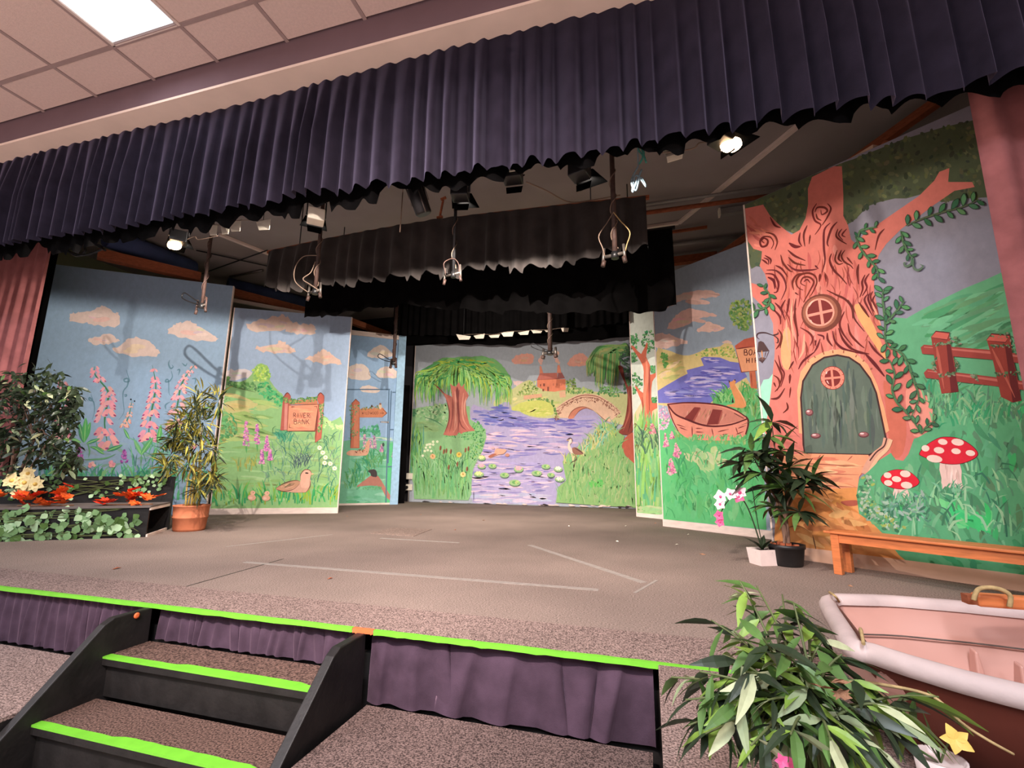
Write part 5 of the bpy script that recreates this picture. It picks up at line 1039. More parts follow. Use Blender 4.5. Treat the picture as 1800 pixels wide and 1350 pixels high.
for k in range(4):
    z = -0.15*(k+1); y0 = 1.51-0.205*k; y1 = y0+0.205 if k else 1.695
    MB().box((SX0, y0, z-0.03), (SX1, y1, z-0.004)).build('tread', 'black_wood', t)
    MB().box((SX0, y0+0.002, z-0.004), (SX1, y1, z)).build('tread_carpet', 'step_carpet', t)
    MB().box((SX0, y0+0.022, max(z-0.15, -0.9)), (SX1, y0+0.034, z-0.03)).build('riser', 'black_wood', t)
    mb = MB(); n = 24; v = []; rr = random.Random(k)
    for i in range(n+1):
        x = SX0+(SX1-SX0)*i/n; v += [(x, y0-0.001, z-0.006), (x, y0-0.001, z+0.0012), (x, y0+0.030+(0.012 if 0.35 < i/n < 0.9 else 0)+rr.uniform(-.002, .002), z+0.0012)]
    mb.add(v, [(3*i+j, 3*i+3+j, 3*i+4+j, 3*i+1+j) for i in range(n) for j in (0, 1)]); mb.build('nosing_tape', 'neon', t)
p = on_x(240, 1082, SX0+0.001); mb = MB(); mb.lathe((0, 0, 0), [(0.012, 0), (0.012, 0.004), (0.006, 0.006)], 12)
mb.v = [(SX0+0.001+z, p.y+x, p.z+y) for x, y, z in mb.v]; mb.build('tape_dot', 'orange_tape', t)
for x0, x1, zb, lab, sd in ((-4.7, -2.16, PZ+0.002, 'gathered mauve velvet skirt under the stage edge on the far side of the stairs', 41), (-2.115, -1.09, -0.148, 'strip of mauve velvet skirt above the top stair tread', 42), (-1.045, -0.012, PZ+0.002, 'mauve velvet skirt in flat panels beside the apron', 43)):
    tag(drape('stage_skirt', 'skirt', (x0, 1.722), (x1, 1.722), -0.0125, zb, 0.052 if sd != 43 else 0.128, 0.014 if sd != 43 else 0.024, sd, kind='wave' if sd != 43 else 'knife', hem=0.0, nz=6, flare=0.0, skew=0.5), lab, 'skirt')
def flat_tape(name, a, b, wd, mt, lab, z=0.0, th=0.0012, group=None):
    mb = MB(); a, b = Vector((*a, 0)), Vector((*b, 0)); d = (b-a).normalized(); n = Vector((-d.y, d.x, 0))*wd/2; k = max(2, int((b-a).length/0.08)); v = []
    for i in range(k+1):
        q = a+(b-a)*i/k+Vector((0, 0, z)); j = 1+RZ.uniform(-.08, .08); v += [q-n*j, q+n*j, q-n*j+Vector((0, 0, th)), q+n*j+Vector((0, 0, th))]
    mb.add(v, [f_ for i in range(k) for f_ in ((4*i+2, 4*i+6, 4*i+7, 4*i+3), (4*i, 4*i+2, 4*i+6, 4*i+4), (4*i+1, 4*i+5, 4*i+7, 4*i+3))]+[(0, 1, 3, 2), (4*k, 4*k+2, 4*k+3, 4*k+1)])
    return tag(mb.build(name, mt, None, a), lab, 'tape', group)
for x0, x1, mt_, lab in ((-4.7, -1.105, 'neon', 'neon green edge tape along the stage front beside and above the stairs'), (-1.103, -1.015, 'orange_tape', 'short orange tape patch on the stage edge above the stair stringer'), (-1.013, 0.30, 'neon', 'neon green edge tape on the stage front running to the front leafy plant')):
    mb = MB(); n = 40; v = []
    for i in range(n+1):
        x = x0+(x1-x0)*i/n; v += [(x, 1.6785, -0.013+RZ.uniform(-.002, .002)), (x, 1.6785, 0.0035), (x, 1.694+RZ.uniform(-.002, .002), 0.0035)]
    mb.add(v, [(3*i+j, 3*i+3+j, 3*i+4+j, 3*i+1+j) for i in range(n) for j in (0, 1)])
    tag(mb.build('edge_tape', mt_, None, (x0, 1.68, 0)), lab, 'tape')
flat_tape('spike_tape', (-2.51, 2.57), (-0.27, 2.57), 0.042, 'white_tape', 'longest pale tape line on the stage carpet, parallel with the front')
flat_tape('spike_tape', (-0.95, 3.86), (-0.05, 2.81), 0.045, 'white_tape', 'pale tape line running slantwise across the stage carpet')
flat_tape('spike_tape', (-2.27, 3.79), (-1.53, 3.78), 0.035, 'white_tape', 'short pale tape line in front of the trapdoor square')
flat_tape('spike_tape', (-3.12, 3.0), (-2.80, 3.84), 0.022, 'white_tape', 'faint slanted tape line on the carpet near the clay pot')
flat_tape('spike_tape', (-0.09, 2.57), (0.02, 2.89), 0.016, 'white_tape', 'tiny faint tape mark beside the lower end of the slanting line')
flat_tape('carpet_seam', (-2.28, 1.98), (-2.36, 2.74), 0.008, 'black_cable', 'thin dark open seam in the stage carpet behind the stairs', th=0.0008)['category'] = 'seam'
mb = MB(); tp = [(-2.52, 4.02), (-2.05, 3.98), (-2.12, 4.50), (-2.55, 4.46)]; v = [(x, y, z) for z in (0.0, 0.003) for x, y in tp]
mb.add(v, [(4, 5, 6, 7)]+[(i, (i+1) % 4, 4+(i+1) % 4, 4+i) for i in range(4)])
tag(mb.build('trapdoor', carpet_mat('trap_carpet', rgb(100, 86, 78), rgb(165, 142, 130), 130), None, (-2.3, 4.2, 0)), 'square carpeted trapdoor patch in the middle of the stage', 'trapdoor')
deb = [(205, 1000), (580, 1018), (800, 932), (850, 915), (1210, 940), (1235, 975), (1100, 925), (1152, 920), (1000, 925), (740, 905), (1085, 952), (610, 908), (1190, 958), (1495, 1031)]
deb_l = ['dark curled leaf scrap on the carpet near the stage front at the stair side', 'dark curled leaf scrap on the carpet in front of the longest tape line', 'brown leaf scrap just behind the short tape line', 'pale paper scrap in the middle of the empty carpet']
for i, (x, y) in enumerate(deb):
    q = on_z(x, y); mb = MB(); s = RZ.uniform(.012, .028) if i else .03; a = RZ.uniform(0, 3); c_, s_ = math.cos(a)*s, math.sin(a)*s
    mb.add([q+Vector((-c_, -s_, .002)), q+Vector((s_*.4, -c_*.4, .007)), q+Vector((c_, s_, .003)), q+Vector((-s_*.4, c_*.4, .001)), q+Vector((0, 0, .010))], [(0, 1, 4), (1, 2, 4), (2, 3, 4), (3, 0, 4), (0, 3, 2, 1)])
    tag(mb.build('leaf_scrap', 'bark_chips' if i in (0, 1, 2) else 'leaf_brown' if i % 2 else 'white_card', None, q), deb_l[i] if i < 4 else 'tiny fallen scrap on the stage carpet in front of the flats', 'scrap', 'scraps on the carpet' if i >= 4 else None)

# ------------------------------------------------------------------ lanterns, bars and rigging above the stage
def frame_of(aim):
    a = Vector(aim).normalized(); r = a.cross(Vector((0, 0, 1))).normalized(); u = r.cross(a); return a, r, u
def obox(mb, c, a, r, u, la, lr, lu):
    """a box centred on c, sizes along the three given directions"""
    v = [c+a*(la/2*i)+r*(lr/2*j)+u*(lu/2*k) for i in (-1, 1) for j in (-1, 1) for k in (-1, 1)]
    return mb.add(v, [(0, 1, 3, 2), (4, 6, 7, 5), (0, 4, 5, 1), (2, 3, 7, 6), (0, 2, 6, 4), (1, 5, 7, 3)])
def hang(root, c, top=3.62, r=0.008):
    MB().tube([c, (c[0], c[1], top)], r, 6).build('hanger', 'black_metal', root)
def flood(c, aim, lab, lens='green_lens', body='black_metal', size=0.10, door='matt_black', hood=0.13):
    c = Vector(c); a, r, u = frame_of((aim[0]-c.x, aim[1]-c.y, -0.08)); t = thing('flood_lantern', lab, 'stage lantern', c)
    mb = MB(); obox(mb, c-a*0.07, a, r, u, 0.10, size, size*0.8); mb.build('body', body, t, bevel=0.006)
    mb = MB(); obox(mb, c-a*0.017, a, r, u, 0.006, size*.86, size*.66); mb.build('lens', lens, t)
    Z = Vector((0, 0, 1)); ah = Vector((a.x, a.y, 0)).normalized()
    mb = MB(); h = c+Z*0.013
    mb.add([h-ah*0.03-r*size*.6, h-ah*0.03+r*size*.6, h+ah*hood+r*hood*.72-Z*.004, h+ah*hood-r*hood*.72-Z*.004]+[q+Z*.004 for q in (h-ah*0.03-r*size*.6, h-ah*0.03+r*size*.6, h+ah*hood+r*hood*.72-Z*.004, h+ah*hood-r*hood*.72-Z*.004)],
           [(0, 1, 2, 3), (7, 6, 5, 4), (0, 4, 5, 1), (1, 5, 6, 2), (2, 6, 7, 3), (3, 7, 4, 0)]); mb.build('barn_door', door, t)
    mb = MB(); q = c-u*size*.42-a*.01; mb.add([q-r*size*.45, q+r*size*.45, q+r*size*.4-a*.01-u*.05, q-r*size*.4-a*.01-u*.05, q-r*size*.45-a*.003, q+r*size*.45-a*.003, q+r*size*.4-a*.013-u*.05, q-r*size*.4-a*.013-u*.05], [(0, 1, 2, 3), (7, 6, 5, 4), (0, 4, 5, 1), (1, 5, 6, 2), (2, 6, 7, 3), (3, 7, 4, 0)]); mb.build('barn_door', door, t)
    mb = MB(); mb.tube([c-a*.07-r*size*.55, c-a*.07-r*size*.55+Z*.12, c-a*.07+Z*.15, c-a*.07+r*size*.55+Z*.12, c-a*.07+r*size*.55], 0.006, 6); mb.build('yoke', 'black_metal', t)
    hang(t, c-a*.07+Z*.15)
    return t
LL = ['glowing flood lantern with its hot lamp above the foxglove flat', 'black flood lantern with a green lens beside the left drop bar', 'black flood lantern aimed at the river backdrop behind the middle of the valance', 'small lantern with a bright white lamp and open barn doors', 'glowing flood lantern with its hot lamp high up near the painted tree']
for i, (x, y, z, pw, tg, cone) in enumerate(LAN):
    t = flood((x, y, z), tg, LL[i], 'lens_glow' if i in (0, 4) else 'green_lens' if i < 3 else 'bead_glow', 'white_card' if i == 1 else 'black_metal', 0.11)
    if i in (0, 4):
        d = 1 if i == 4 else -1
        mb = MB(); mb.ball(Vector((x, y-0.03, z-0.045)), 0.04, 10); mb.v = [(x+(q[0]-x)*1.4, q[1], q[2]) for q in mb.v]; mb.build('hot_lamp', 'lens_glow', t)
        MB().tube(solve([(x-d*.05, y-.02, z-.02), (x-d*.15, y, z+.02), (x-d*.2, y, z-.01), (x-d*.36, y+.02, z+.01)]), 0.004, 5).build('cable', 'white_cable', t)
# extra lanterns that are not lit
p = on_y(737, 352, 2.62); t = thing('par_can', 'long black par can lantern hanging beside the thin white pull cord', 'stage lantern', p)
mb = MB(); mb.lathe((0, 0, 0), [(0.045, -0.10), (0.055, -0.09), (0.058, 0.08), (0.04, 0.10)], 20); rm = Matrix.Rotation(-0.25, 3, 'Y') @ Matrix.Rotation(0.35, 3, 'X'); mb.v = [tuple(rm @ Vector(q)+p) for q in mb.v]; mb.build('body', 'black_metal', t)
for s_ in (-1, 1): MB().tube([p+rm @ Vector((s_*.062, 0, -.02)), p+rm @ Vector((s_*.062, 0, .12))], 0.005, 6).build('yoke_arm', 'steel', t)
mb = MB(); mb.tube([p+rm @ Vector((.03, -.045, -.1)), p+rm @ Vector((.03, -.045, .05))], .006, 6); mb.build('reflector_strip', 'steel', t); hang(t, p+Vector((0, 0, .1)))
p = on_y(905, 318, 2.62); t = flood(p, (-1, 6), 'black flood lantern with green lens and white rating label trailing a white cable', 'green_lens', size=0.12, hood=0.02)
mb = MB(); mb.box((p.x+.0, p.y-.128, p.z-.02), (p.x+.05, p.y-.123, p.z+.03)); mb.build('rating_label', 'white_card', t); mb = MB().box((p.x+.008, p.y-.13, p.z-.012), (p.x+.03, p.y-.127, p.z+.012)); mb.build('label_print', 'black_metal', t)
MB().tube(solve([on_y(925, 320, 2.6), on_y(960, 335, 2.8), on_y(1000, 355, 3.2), on_y(1040, 352, 3.6), on_y(1090, 343, 3.75)]), 0.005, 6).build('cable', 'white_cable', t)
p = on_y(1186, 262, 2.80); t = flood(p, (1, 6), 'beige barn-door lantern beside the grey rope coil', 'green_lens', 'steel', 0.11, 'white_card', 0.03)
MB().tube([p, p+Vector((0.02, 0, .1))], 0.01, 6).build('clamp', 'steel', t)
mb = MB(); mb.tube([on_y(708, 338, 2.7), on_y(703, 408, 2.7)], 0.004, 6); o = mb.build('pull_cord', 'white_cable', None, on_y(703, 408, 2.7)); tag(o, 'thin white pull cord hanging straight down beside the par can', 'cord')
MB().tube([on_y(708, 338, 2.7), on_y(709, 338, 2.7)+Vector((0, 0, 3.62-on_y(708, 338, 2.7).z))], .004, 6).build('cord_top', 'white_cable', o)
p = on_y(776, 368, 3.84); t = thing('wrench', 'rusty open-ended spanner standing on the faded border rail', 'wrench', p)
MB().bar(on_y(773, 382, 3.86), on_y(779, 352, 3.86), 0.016).build('shank', 'raw_wood', t); MB().bar(on_y(775, 351, 3.86), on_y(784, 347, 3.86), 0.02).build('jaw', 'raw_wood', t); MB().bar(on_y(768, 383, 3.86), on_y(778, 381, 3.86), 0.02).build('foot', 'raw_wood', t)
def drop_bar(x, y0, py, Y, lab, r=0.016, mt_='rust_pole', cross=0.085, kind=0, seed=0):
    e = on_y(x, py, Y); t = thing('drop_bar', lab, 'drop bar', e); rr = random.Random(seed)
    MB().tube([(e.x, e.y, 3.62), e], r, 8).build('pole', mt_, t)
    d = Vector((1, -0.25, 0)).normalized()
    MB().tube([e-d*cross, e+d*cross*.8], r*.7, 6).build('crossbar', 'steel', t)
    for s_ in (-1, .8):
        q = e+d*cross*s_; MB().tube([q+Vector((0, 0, .07)), q+Vector((s_*.01, 0, -.055))], r*.6, 6).build('clamp_prong', 'steel' if kind else 'rust_pole', t)
        MB().tube([q+Vector((0, 0, -.03)), q+Vector((s_*.012, 0, -.075))], r*.85, 8).build('socket', 'rust_pole', t)
    MB().tube([e+Vector((0, 0, .02)), e-Vector((0, 0, .03))], r*1.5, 8).build('end_cap', 'black_metal', t)
    tw = [e+Vector((math.cos(k*1.3)*(r+.006), math.sin(k*1.3)*(r+.006), .05+k*.045)) for k in range(16)]
    MB().tube(solve(tw, 4), 0.004, 5).build('cable', 'white_cable' if kind else 'rust_pole', t)
    if kind == 1:
        MB().tube(solve([e+Vector((0, -.02, .34)), e+Vector((-.14, -.03, .34)), e+Vector((-.22, -.03, .24)), e+Vector((-.2, -.03, .1)), e-d*cross]), .0045, 6).build('cable', 'white_cable', t)
        MB().tube(solve([e+Vector((-.01, -.02, .28)), e+Vector((-.05, -.02, .18)), e+Vector((-.12, -.03, .12)), e+Vector((-.04, -.02, .06)), e+d*cross*.6]), .0045, 6).build('cable', 'white_cable', t)
    elif kind == 2:
        for s_ in (-1, 1): MB().tube(solve([e+Vector((0, -.02, .34)), e+Vector((s_*.05, -.02, .26)), e+Vector((s_*.115, -.02, .16)), e+Vector((s_*.09, -.02, .06)), e+d*cross*s_*.9]), .0042, 6).build('cable', 'straw_rope' if s_ > 0 else 'white_cable', t)
    elif kind == 3:
        MB().tube(solve([e+Vector((-.06, -.02, 0)), e+Vector((-.08, -.02, .1)), e+Vector((0, -.02, .13)), e+Vector((.05, -.02, .08)), e+Vector((.06, -.02, 0))]), .0042, 6).build('cable', 'rust_pole', t)
    else:
        MB().tube(solve([e+Vector((0, 0, .02)), e+Vector((-.1, 0, .03)), e+Vector((-.26, 0, .1)), e+Vector((-.24, 0, .15)), e+Vector((-.1, 0, .07)), e+Vector((-.02, 0, .03))]), .006, 6).build('cable', 'black_cable', t)
    return t
drop_bar(355, 405, 537, 3.3, 'drop bar with dark looped cable hanging in front of the foxglove flat', 0.015, kind=0, seed=1)
drop_bar(554, 355, 512, 3.4, 'drop bar with a big white cable loop hanging in front of the faded border', 0.018, kind=1, seed=2)
drop_bar(797, 312, 482, 3.4, 'drop bar with short bent cables hanging in front of the middle of the faded border', 0.014, 'black_metal', kind=3, seed=3)
drop_bar(1081, 275, 448, 3.4, 'drop bar with a diamond-shaped pair of cables at the end of the faded border', 0.02, kind=2, seed=4)
drop_bar(967, 510, 620, 6.2, 'rear drop bar hanging in front of the painted red house', 0.032, cross=0.10, kind=9, seed=5)
drop_bar(692, 575, 638, 6.0, 'thin rear drop bar hanging in front of the painted door flat', 0.024, cross=0.05, kind=0, seed=6)
def flags(spec, Y, z_top, lab, string):
    t = thing('card_bunting', lab, 'bunting', on_y(*spec[0][:2], Y))
    for x, y, w_, h_, sh in spec:
        a = on_y(x-w_/2, y-h_/2+sh, Y); b = on_y(x+w_/2, y-h_/2-sh, Y); c = on_y(x+w_*.38, y+h_*.45, Y-.03); d = on_y(x-w_*.3, y+h_*.5, Y-.03); o_ = Vector((0, .003, 0))
        MB().add([a, b, c, d, a+o_, b+o_, c+o_, d+o_], [(0, 1, 2, 3), (7, 6, 5, 4), (0, 4, 5, 1), (1, 5, 6, 2), (2, 6, 7, 3), (3, 7, 4, 0)]).build('flag', 'white_card', t)
    pts = [on_y(x, y-h_/2-1, Y-.005) for x, y, w_, h_, sh in spec]; MB().tube(solve(pts, 4), .003, 5).build('string', 'white_cable', t)
    for q in (pts[0], pts[-1]): MB().tube([q, (q.x, q.y, z_top)], .003, 5).build('string', 'black_cable', t)
    return t
flags([(374, 405, 16, 18, 2), (395, 404, 16, 16, -3), (413, 398, 22, 18, 4), (463, 396, 26, 17, 3)], 2.62, 3.6, 'folded white card flags strung along under the black border near the glowing flood', 0)
flags([(690+x*.25186, 560+y*.25186, w_, h_, s_) for x, y, w_, h_, s_ in ((495, 132, 26, 8, -2), (605, 126, 20, 7, 2), (710, 124, 20, 5, 1), (802, 110, 23, 8, 1), (915, 102, 20, 6, 2), (1005, 92, 20, 5, -1), (1085, 88, 12, 3, 0), (1203, 79, 14, 7, 0))], 6.52, 3.6, 'row of white card flags strung in front of the rear border at the back', 0)
for pts, Y, mt_, lab in (([(1128, 250), (1122, 262), (1130, 275), (1124, 288), (1132, 270), (1126, 255), (1136, 286)], 2.75, 'teal_rope', 'teal rope hank tied up under the valance'), ([(1122, 292), (1110, 318), (1118, 335), (1126, 312), (1136, 328), (1118, 308), (1112, 338), (1128, 298), (1114, 330)], 2.75, 'blue_rope', 'grey rope coil hanging below the teal hank')):
    P = [on_y(x, y, Y) for x, y in pts]; o = MB().tube(solve(P, 6), .006, 6).build('rope_hank', mt_, None, P[0]); tag(o, lab, 'rope')
    MB().tube([P[0], (P[0].x, P[0].y, 3.62)], .004, 5).build('rope_tail', mt_, o)
def bar3(name, a, b, wd, mt_, lab, cat, round_=False, ht=None):
    a, b = Vector(a), Vector(b); mb = MB()
    (mb.tube([a, b], wd/2, 10) if round_ else mb.bar(a, b, wd, ht)); return tag(mb.build(name, mt_, None, a), lab, cat)
P = solve([(-3.90, 3.86, 2.905), (-2.9, 3.86, 2.96), (-1.9, 3.86, 2.98), (-.8, 3.86, 2.95), (.10, 3.86, 2.915)], 6)
mb = MB()
for q0_, q1_ in zip(P, P[1:]): mb.bar(q0_, q1_, .03)
tag(mb.build('border_rail', 'raw_wood', None, P[0]), 'bowed wooden rail carrying the short faded border', 'rail')
for x, wh_ in ((-3.5, 'by the big white cable loop'), (-0.4, 'by the diamond-shaped cables')): tag(MB().tube([(x, 3.87, 2.93), (x, 3.87, 3.62)], .006, 6).build('rail_hanger', 'black_metal', None, (x, 3.87, 3.62)), 'thin dark rod holding up the faded border rail '+wh_, 'rod', 'rods of the faded border rail')
a = Vector((-4.1, 4.72, 2.985)); bar3('border_rail', a, (0.36, 4.72, 3.055), .03, 'black_wood', 'dark rail along the top of the long flat border', 'rail')
for x, wh_ in ((-3.6, 'above the river bank flat'), (-0.1, 'above the strip flat')): tag(MB().tube([(x, 4.72, 3.0), (x, 4.72, 3.62)], .006, 6).build('rail_hanger', 'black_metal', None, (x, 4.72, 3.62)), 'thin dark rod holding up the long border rail '+wh_, 'rod', 'rods of the long border rail')
# ceiling trunking, conduits and lights over the far corner
CT = 3.60
bar3('cable_trunking', on_z(1425, 203, CT), on_z(1193, 392, CT), .05, 'white_wood', 'long pale cable trunking running slantwise over the dark stage ceiling', 'trunking', ht=.03)
bar3('cable_trunking', on_z(1193, 392, CT), on_z(1120, 402, CT), .05, 'white_wood', 'short pale cable trunking at the lower end of the slanting one', 'trunking', ht=.03)
bar3('cable_trunking', on_z(385, 412, CT), on_z(474, 447, CT), .05, 'white_wood', 'pale cable trunking on the ceiling beside the glowing flood and card flags', 'trunking', ht=.03)
bar3('conduit', on_z(1100, 364, 3.55), on_z(1420, 320, 3.55), .035, 'grey_pipe', 'upper grey conduit crossing behind the slanting trunking', 'pipe', True)
bar3('conduit', on_z(1100, 379, 3.54), on_z(1400, 338, 3.54), .05, 'raw_wood', 'brown pipe just under the upper grey conduit', 'pipe', True)
bar3('conduit', on_z(1150, 434, 3.58), on_z(1330, 412, 3.58), .05, 'grey_pipe', 'lower grey conduit above the boat hire flat', 'pipe', True)
bar3('ceiling_batten', on_z(1140, 414, 3.57), on_z(1243, 399, 3.57), .03, 'raw_wood', 'thin brown batten below the short trunking', 'batten')
bar3('ceiling_batten', on_z(1130, 466, 3.5), on_z(1260, 450, 3.5), .10, 'raw_wood', 'broad brown beam low behind the boat hire flat', 'batten')
t = thing('tube_light', 'grey tube light fitting fixed beside the top of the painted tree', 'light', on_z(1290, 372, 3.56))
MB().bar(on_z(1266, 374, 3.56), on_z(1420, 352, 3.56), .07, .07).build('body', 'grey_pipe', t); MB().bar(on_z(1266, 374, 3.56)-Vector((.02, 0, 0)), on_z(1266, 374, 3.56), .085, .085).build('end_cap', 'white_card', t)
a_, b_ = on_y(1250, 462, 5.6), on_y(1330, 405, 5.2); b_ = a_+(b_-a_)*((3.55-a_.z)/(b_.z-a_.z))
bar3('brace_timber', a_, b_, .07, 'raw_wood', 'brown brace timber rising behind the boat hire flat', 'timber'); bar3('brace_timber', on_y(1262, 463, 5.6), on_y(1326, 414, 5.22), .035, 'pale_wood', 'pale brace timber under the brown one behind the boat hire flat', 'timber')
bar3('post_timber', (on_y(1182, 470, 7.2).x, 7.2, 0.0), (on_y(1182, 470, 7.2).x, 7.2, 3.3), .05, 'raw_wood', 'upright brown post behind the edge of the boat hire flat', 'timber')
bar3('cross_timber', on_y(850, 528, 5.9), on_y(1120, 500, 5.9), .05, 'raw_wood', 'brown cross timber glimpsed between the black borders', 'timber')
for x, wh_ in ((-1.35, 'above the painted house'), (-.3, 'near the strip flat')): tag(MB().tube([(x, 5.9, on_y(850, 528, 5.9).z-.03), (x, 5.9, 3.62)], .008, 6).build('timber_hanger', 'black_metal', None, (x, 5.9, 3.62)), 'thin dark rod holding up the cross timber '+wh_, 'rod', 'rods of the cross timber')
# timbers and clutter above the flats, house left
bar3('roof_beam', on_z(172, 446, 3.2), on_z(352, 488, 3.2), .12, 'raw_wood', 'brown beam over the top of the foxglove flat', 'beam')
bar3('roof_beam', on_z(408, 514, 3.2), on_z(560, 553, 3.2), .11, 'raw_wood', 'brown beam over the top of the river bank flat', 'beam')
bar3('white_batten', on_z(410, 528, 3.1), on_z(535, 551, 3.1), .05, 'white_wood', 'white batten under the brown beam of the river bank flat', 'batten')
bar3('roof_beam', on_z(612, 563, 3.2), on_z(684, 589, 3.2), .10, 'raw_wood', 'brown beam over the top of the painted door flat', 'beam'); bar3('pale_batten', on_z(680, 590, 3.15), on_z(756, 606, 3.15), .05, 'pale_wood', 'pale batten running back from the door flat to the river backdrop', 'batten')
bar3('stand_in_roll', on_z(188, 416, 3.45), on_z(338, 474, 3.45), .27, 'blue_stand_in', 'long roll of dark blue cloth standing in for a bluish ceiling panel', 'cloth roll', True)  # made-up rolls stand in for the bluish ceiling panel above the flats
bar3('stand_in_roll', on_z(400, 500, 3.5), on_z(545, 535, 3.5), .22, 'blue_stand_in', 'dark blue cloth roll standing in for the bluish ceiling above the river bank flat', 'cloth roll', True)
bar3('light_tube', on_z(90, 446, 3.5), on_z(158, 470, 3.5), .035, 'white_card', 'white tube above the corner of the foxglove flat', 'tube', True)
bar3('light_tube', on_z(405, 487, 3.6), on_z(462, 475, 3.6), .04, 'steel', 'steel tube crossing above the river bank flat', 'tube', True)
for i, (p0_, p1_) in enumerate((((235, 430), (345, 487)), ((330, 490), (470, 440)), ((345, 440), (480, 470)))):
    bar3('rigging_cable', on_z(*p0_, 3.58), on_z(*p1_, 3.58), .018, 'black_cable', ('dark rigging cable beside the made-up blue cloth roll', 'dark rigging cable crossing towards the faded border', 'dark rigging cable below the pale trunking')[i], 'cable', True)
pts = [on_y(x, y, 2.95) for x, y in ((100, 425), (130, 432), (160, 428), (180, 436), (150, 448), (125, 444), (108, 430), (140, 420), (150, 440), (135, 450), (118, 436), (150, 424), (185, 440))]
o = MB().tube(solve(pts, 6), .011, 6).build('cable_coil', 'black_cable', None, pts[0]); tag(o, 'coils of thick black cable bunched under the valance by the plum curtain', 'cable'); MB().tube([pts[1], (pts[1].x, 2.95, 3.62)], .01, 6).build('cable_tail', 'black_cable', o)
# plank on top of the tree house flat
t = thing('top_plank', 'pale warped plank resting on top of the painted tree flat', 'plank', on_y(1480, 300, 3.62))
MB().bar(on_y(1470, 306, 3.78), on_y(1545, 262, 3.48), .10, .05).build('board', 'pale_wood', t); MB().bar(on_y(1548, 256, 3.46), on_y(1592, 268, 3.42), .03, .07).build('end_block', 'raw_wood', t)
bar3('top_batten', on_y(1424, 322, 3.86), on_y(1478, 296, 3.80), .05, 'raw_wood', 'brown batten at the foot of the pale warped plank', 'batten')
# wall sockets by the backdrop
q = on_y(721, 837, 7.975); t = thing('socket_box', 'pair of white socket boxes with a dark plug on the river backdrop', 'socket', q)
for dz in (0, -0.20): MB().box((q.x-.06, 7.935, q.z+dz-.055), (q.x+.06, 7.975, q.z+dz+.055)).build('box', 'white_card', t, bevel=.006)
MB().tube([(q.x-.03, 7.93, q.z-.20), (q.x-.03, 7.90, q.z-.20)], .028, 10).build('plug', 'black_plastic', t); MB().tube([(q.x, 7.955, q.z+.0), (q.x, 7.955, 0.0)], .011, 6).build('conduit', 'grey_pipe', t)
MB().tube(solve([(q.x-.03, 7.91, q.z-.2), (q.x-.07, 7.88, q.z-.32), (q.x-.16, 7.86, q.z-.42), (q.x-.2, 7.86, 0.01)]), .008, 6).build('cable', 'black_cable', t)

# ------------------------------------------------------------------ bench
A = Vector((1.05, 3.41, 0)); D = Vector((.74, -.67, 0)).normalized(); N = Vector((-D.y, D.x, 0)); L_ = 1.02
t = thing('bench', 'low varnished orange bench in front of the painted toadstools', 'bench', A)
def slab(mb, o, d, n, u0, u1, v0, v1, z0, z1):
    v = [o+d*u+n*w_+Vector((0, 0, z)) for z in (z0, z1) for u, w_ in ((u0, v0), (u1, v0), (u1, v1), (u0, v1))]
    return mb.add(v, [(3, 2, 1, 0), (4, 5, 6, 7), (0, 1, 5, 4), (1, 2, 6, 5), (2, 3, 7, 6), (3, 0, 4, 7)])
slab(MB(), A, D, N, -.03, L_+.03, -.015, .175, .236, .25).build('seat', 'orange_wood', t, bevel=.004)
for u in (0, L_-.045):
    for v in (0, .125): slab(MB(), A, D, N, u, u+.045, v, v+.035, 0, .236).build('leg', 'orange_wood', t, bevel=.003)
slab(MB(), A, D, N, .045, L_-.045, .006, .026, .185, .236).build('apron', 'orange_wood', t); slab(MB(), A, D, N, .045, L_-.045, .134, .154, .185, .236).build('apron', 'orange_wood', t)
for u in (.012, L_-.033): slab(MB(), A, D, N, u, u+.02, .035, .125, .185, .236).build('end_rail', 'orange_wood', t)

# ------------------------------------------------------------------ dinghy
def yn(x): return float(np.interp(x, [.40, .434, .481, .544, .604, .80, 1.3, 1.8, 2.2], [1.25, 1.235, 1.185, 1.13, 1.09, .99, .82, .78, .92]))
def yf(x): return float(np.interp(x, [.39, .43, .60, .80, .97, 1.3, 1.8, 2.2], [1.66, 1.70, 1.735, 1.728, 1.705, 1.63, 1.42, 1.15]))
xs = [.40+.17*(i/18)**1.3 for i in range(18)]+[.57+1.63*(i/30) for i in range(31)]
t = thing('dinghy', 'white dinghy with red brown hull lying on the stage apron', 'boat', (.9, 1.3, 0))
RZ_ = .232
def shx(x, y): return x + .17*(y-1.25)*max(0.0, 1-(x-.40)/.6)
def sheared(pts): return [(shx(x, y), y, z) for x, y, z in pts]
def ring_strip(name, fn, mt_, close=True):
    mb = MB(); v = []; S = [fn(x) for x in xs]; n = len(S[0])
    for s_ in S: v += s_
    mb.add(v, [(i*n+j, i*n+j+1, (i+1)*n+j+1, (i+1)*n+j) for i in range(len(xs)-1) for j in range(n-1)]); mb.smooth = True
    if close: mb.add(S[0], [tuple(range(n))]); mb.add(S[-1], [tuple(range(n))])
    return mb.build(name, mt_, t)
def tk(x): return min(1, max(0, (x-.40)/.10))
def hull_out(x):
    a, b = yn(x), yf(x); c = .045+.02*tk(x); sh = .045*(1-tk(x))
    return sheared([(x, a+.004, RZ_-.005), (x+sh, a+.016, .17), (x+sh*1.6, a+c, .08), (x+sh*2, a+.15, .012), (x+sh*2, (a+b)/2, .004), (x+sh*2, b-.15, .012), (x+sh*1.6, b-c, .08), (x+sh, b-.016, .17), (x, b-.004, RZ_-.005)])
ring_strip('hull', hull_out, 'hull')
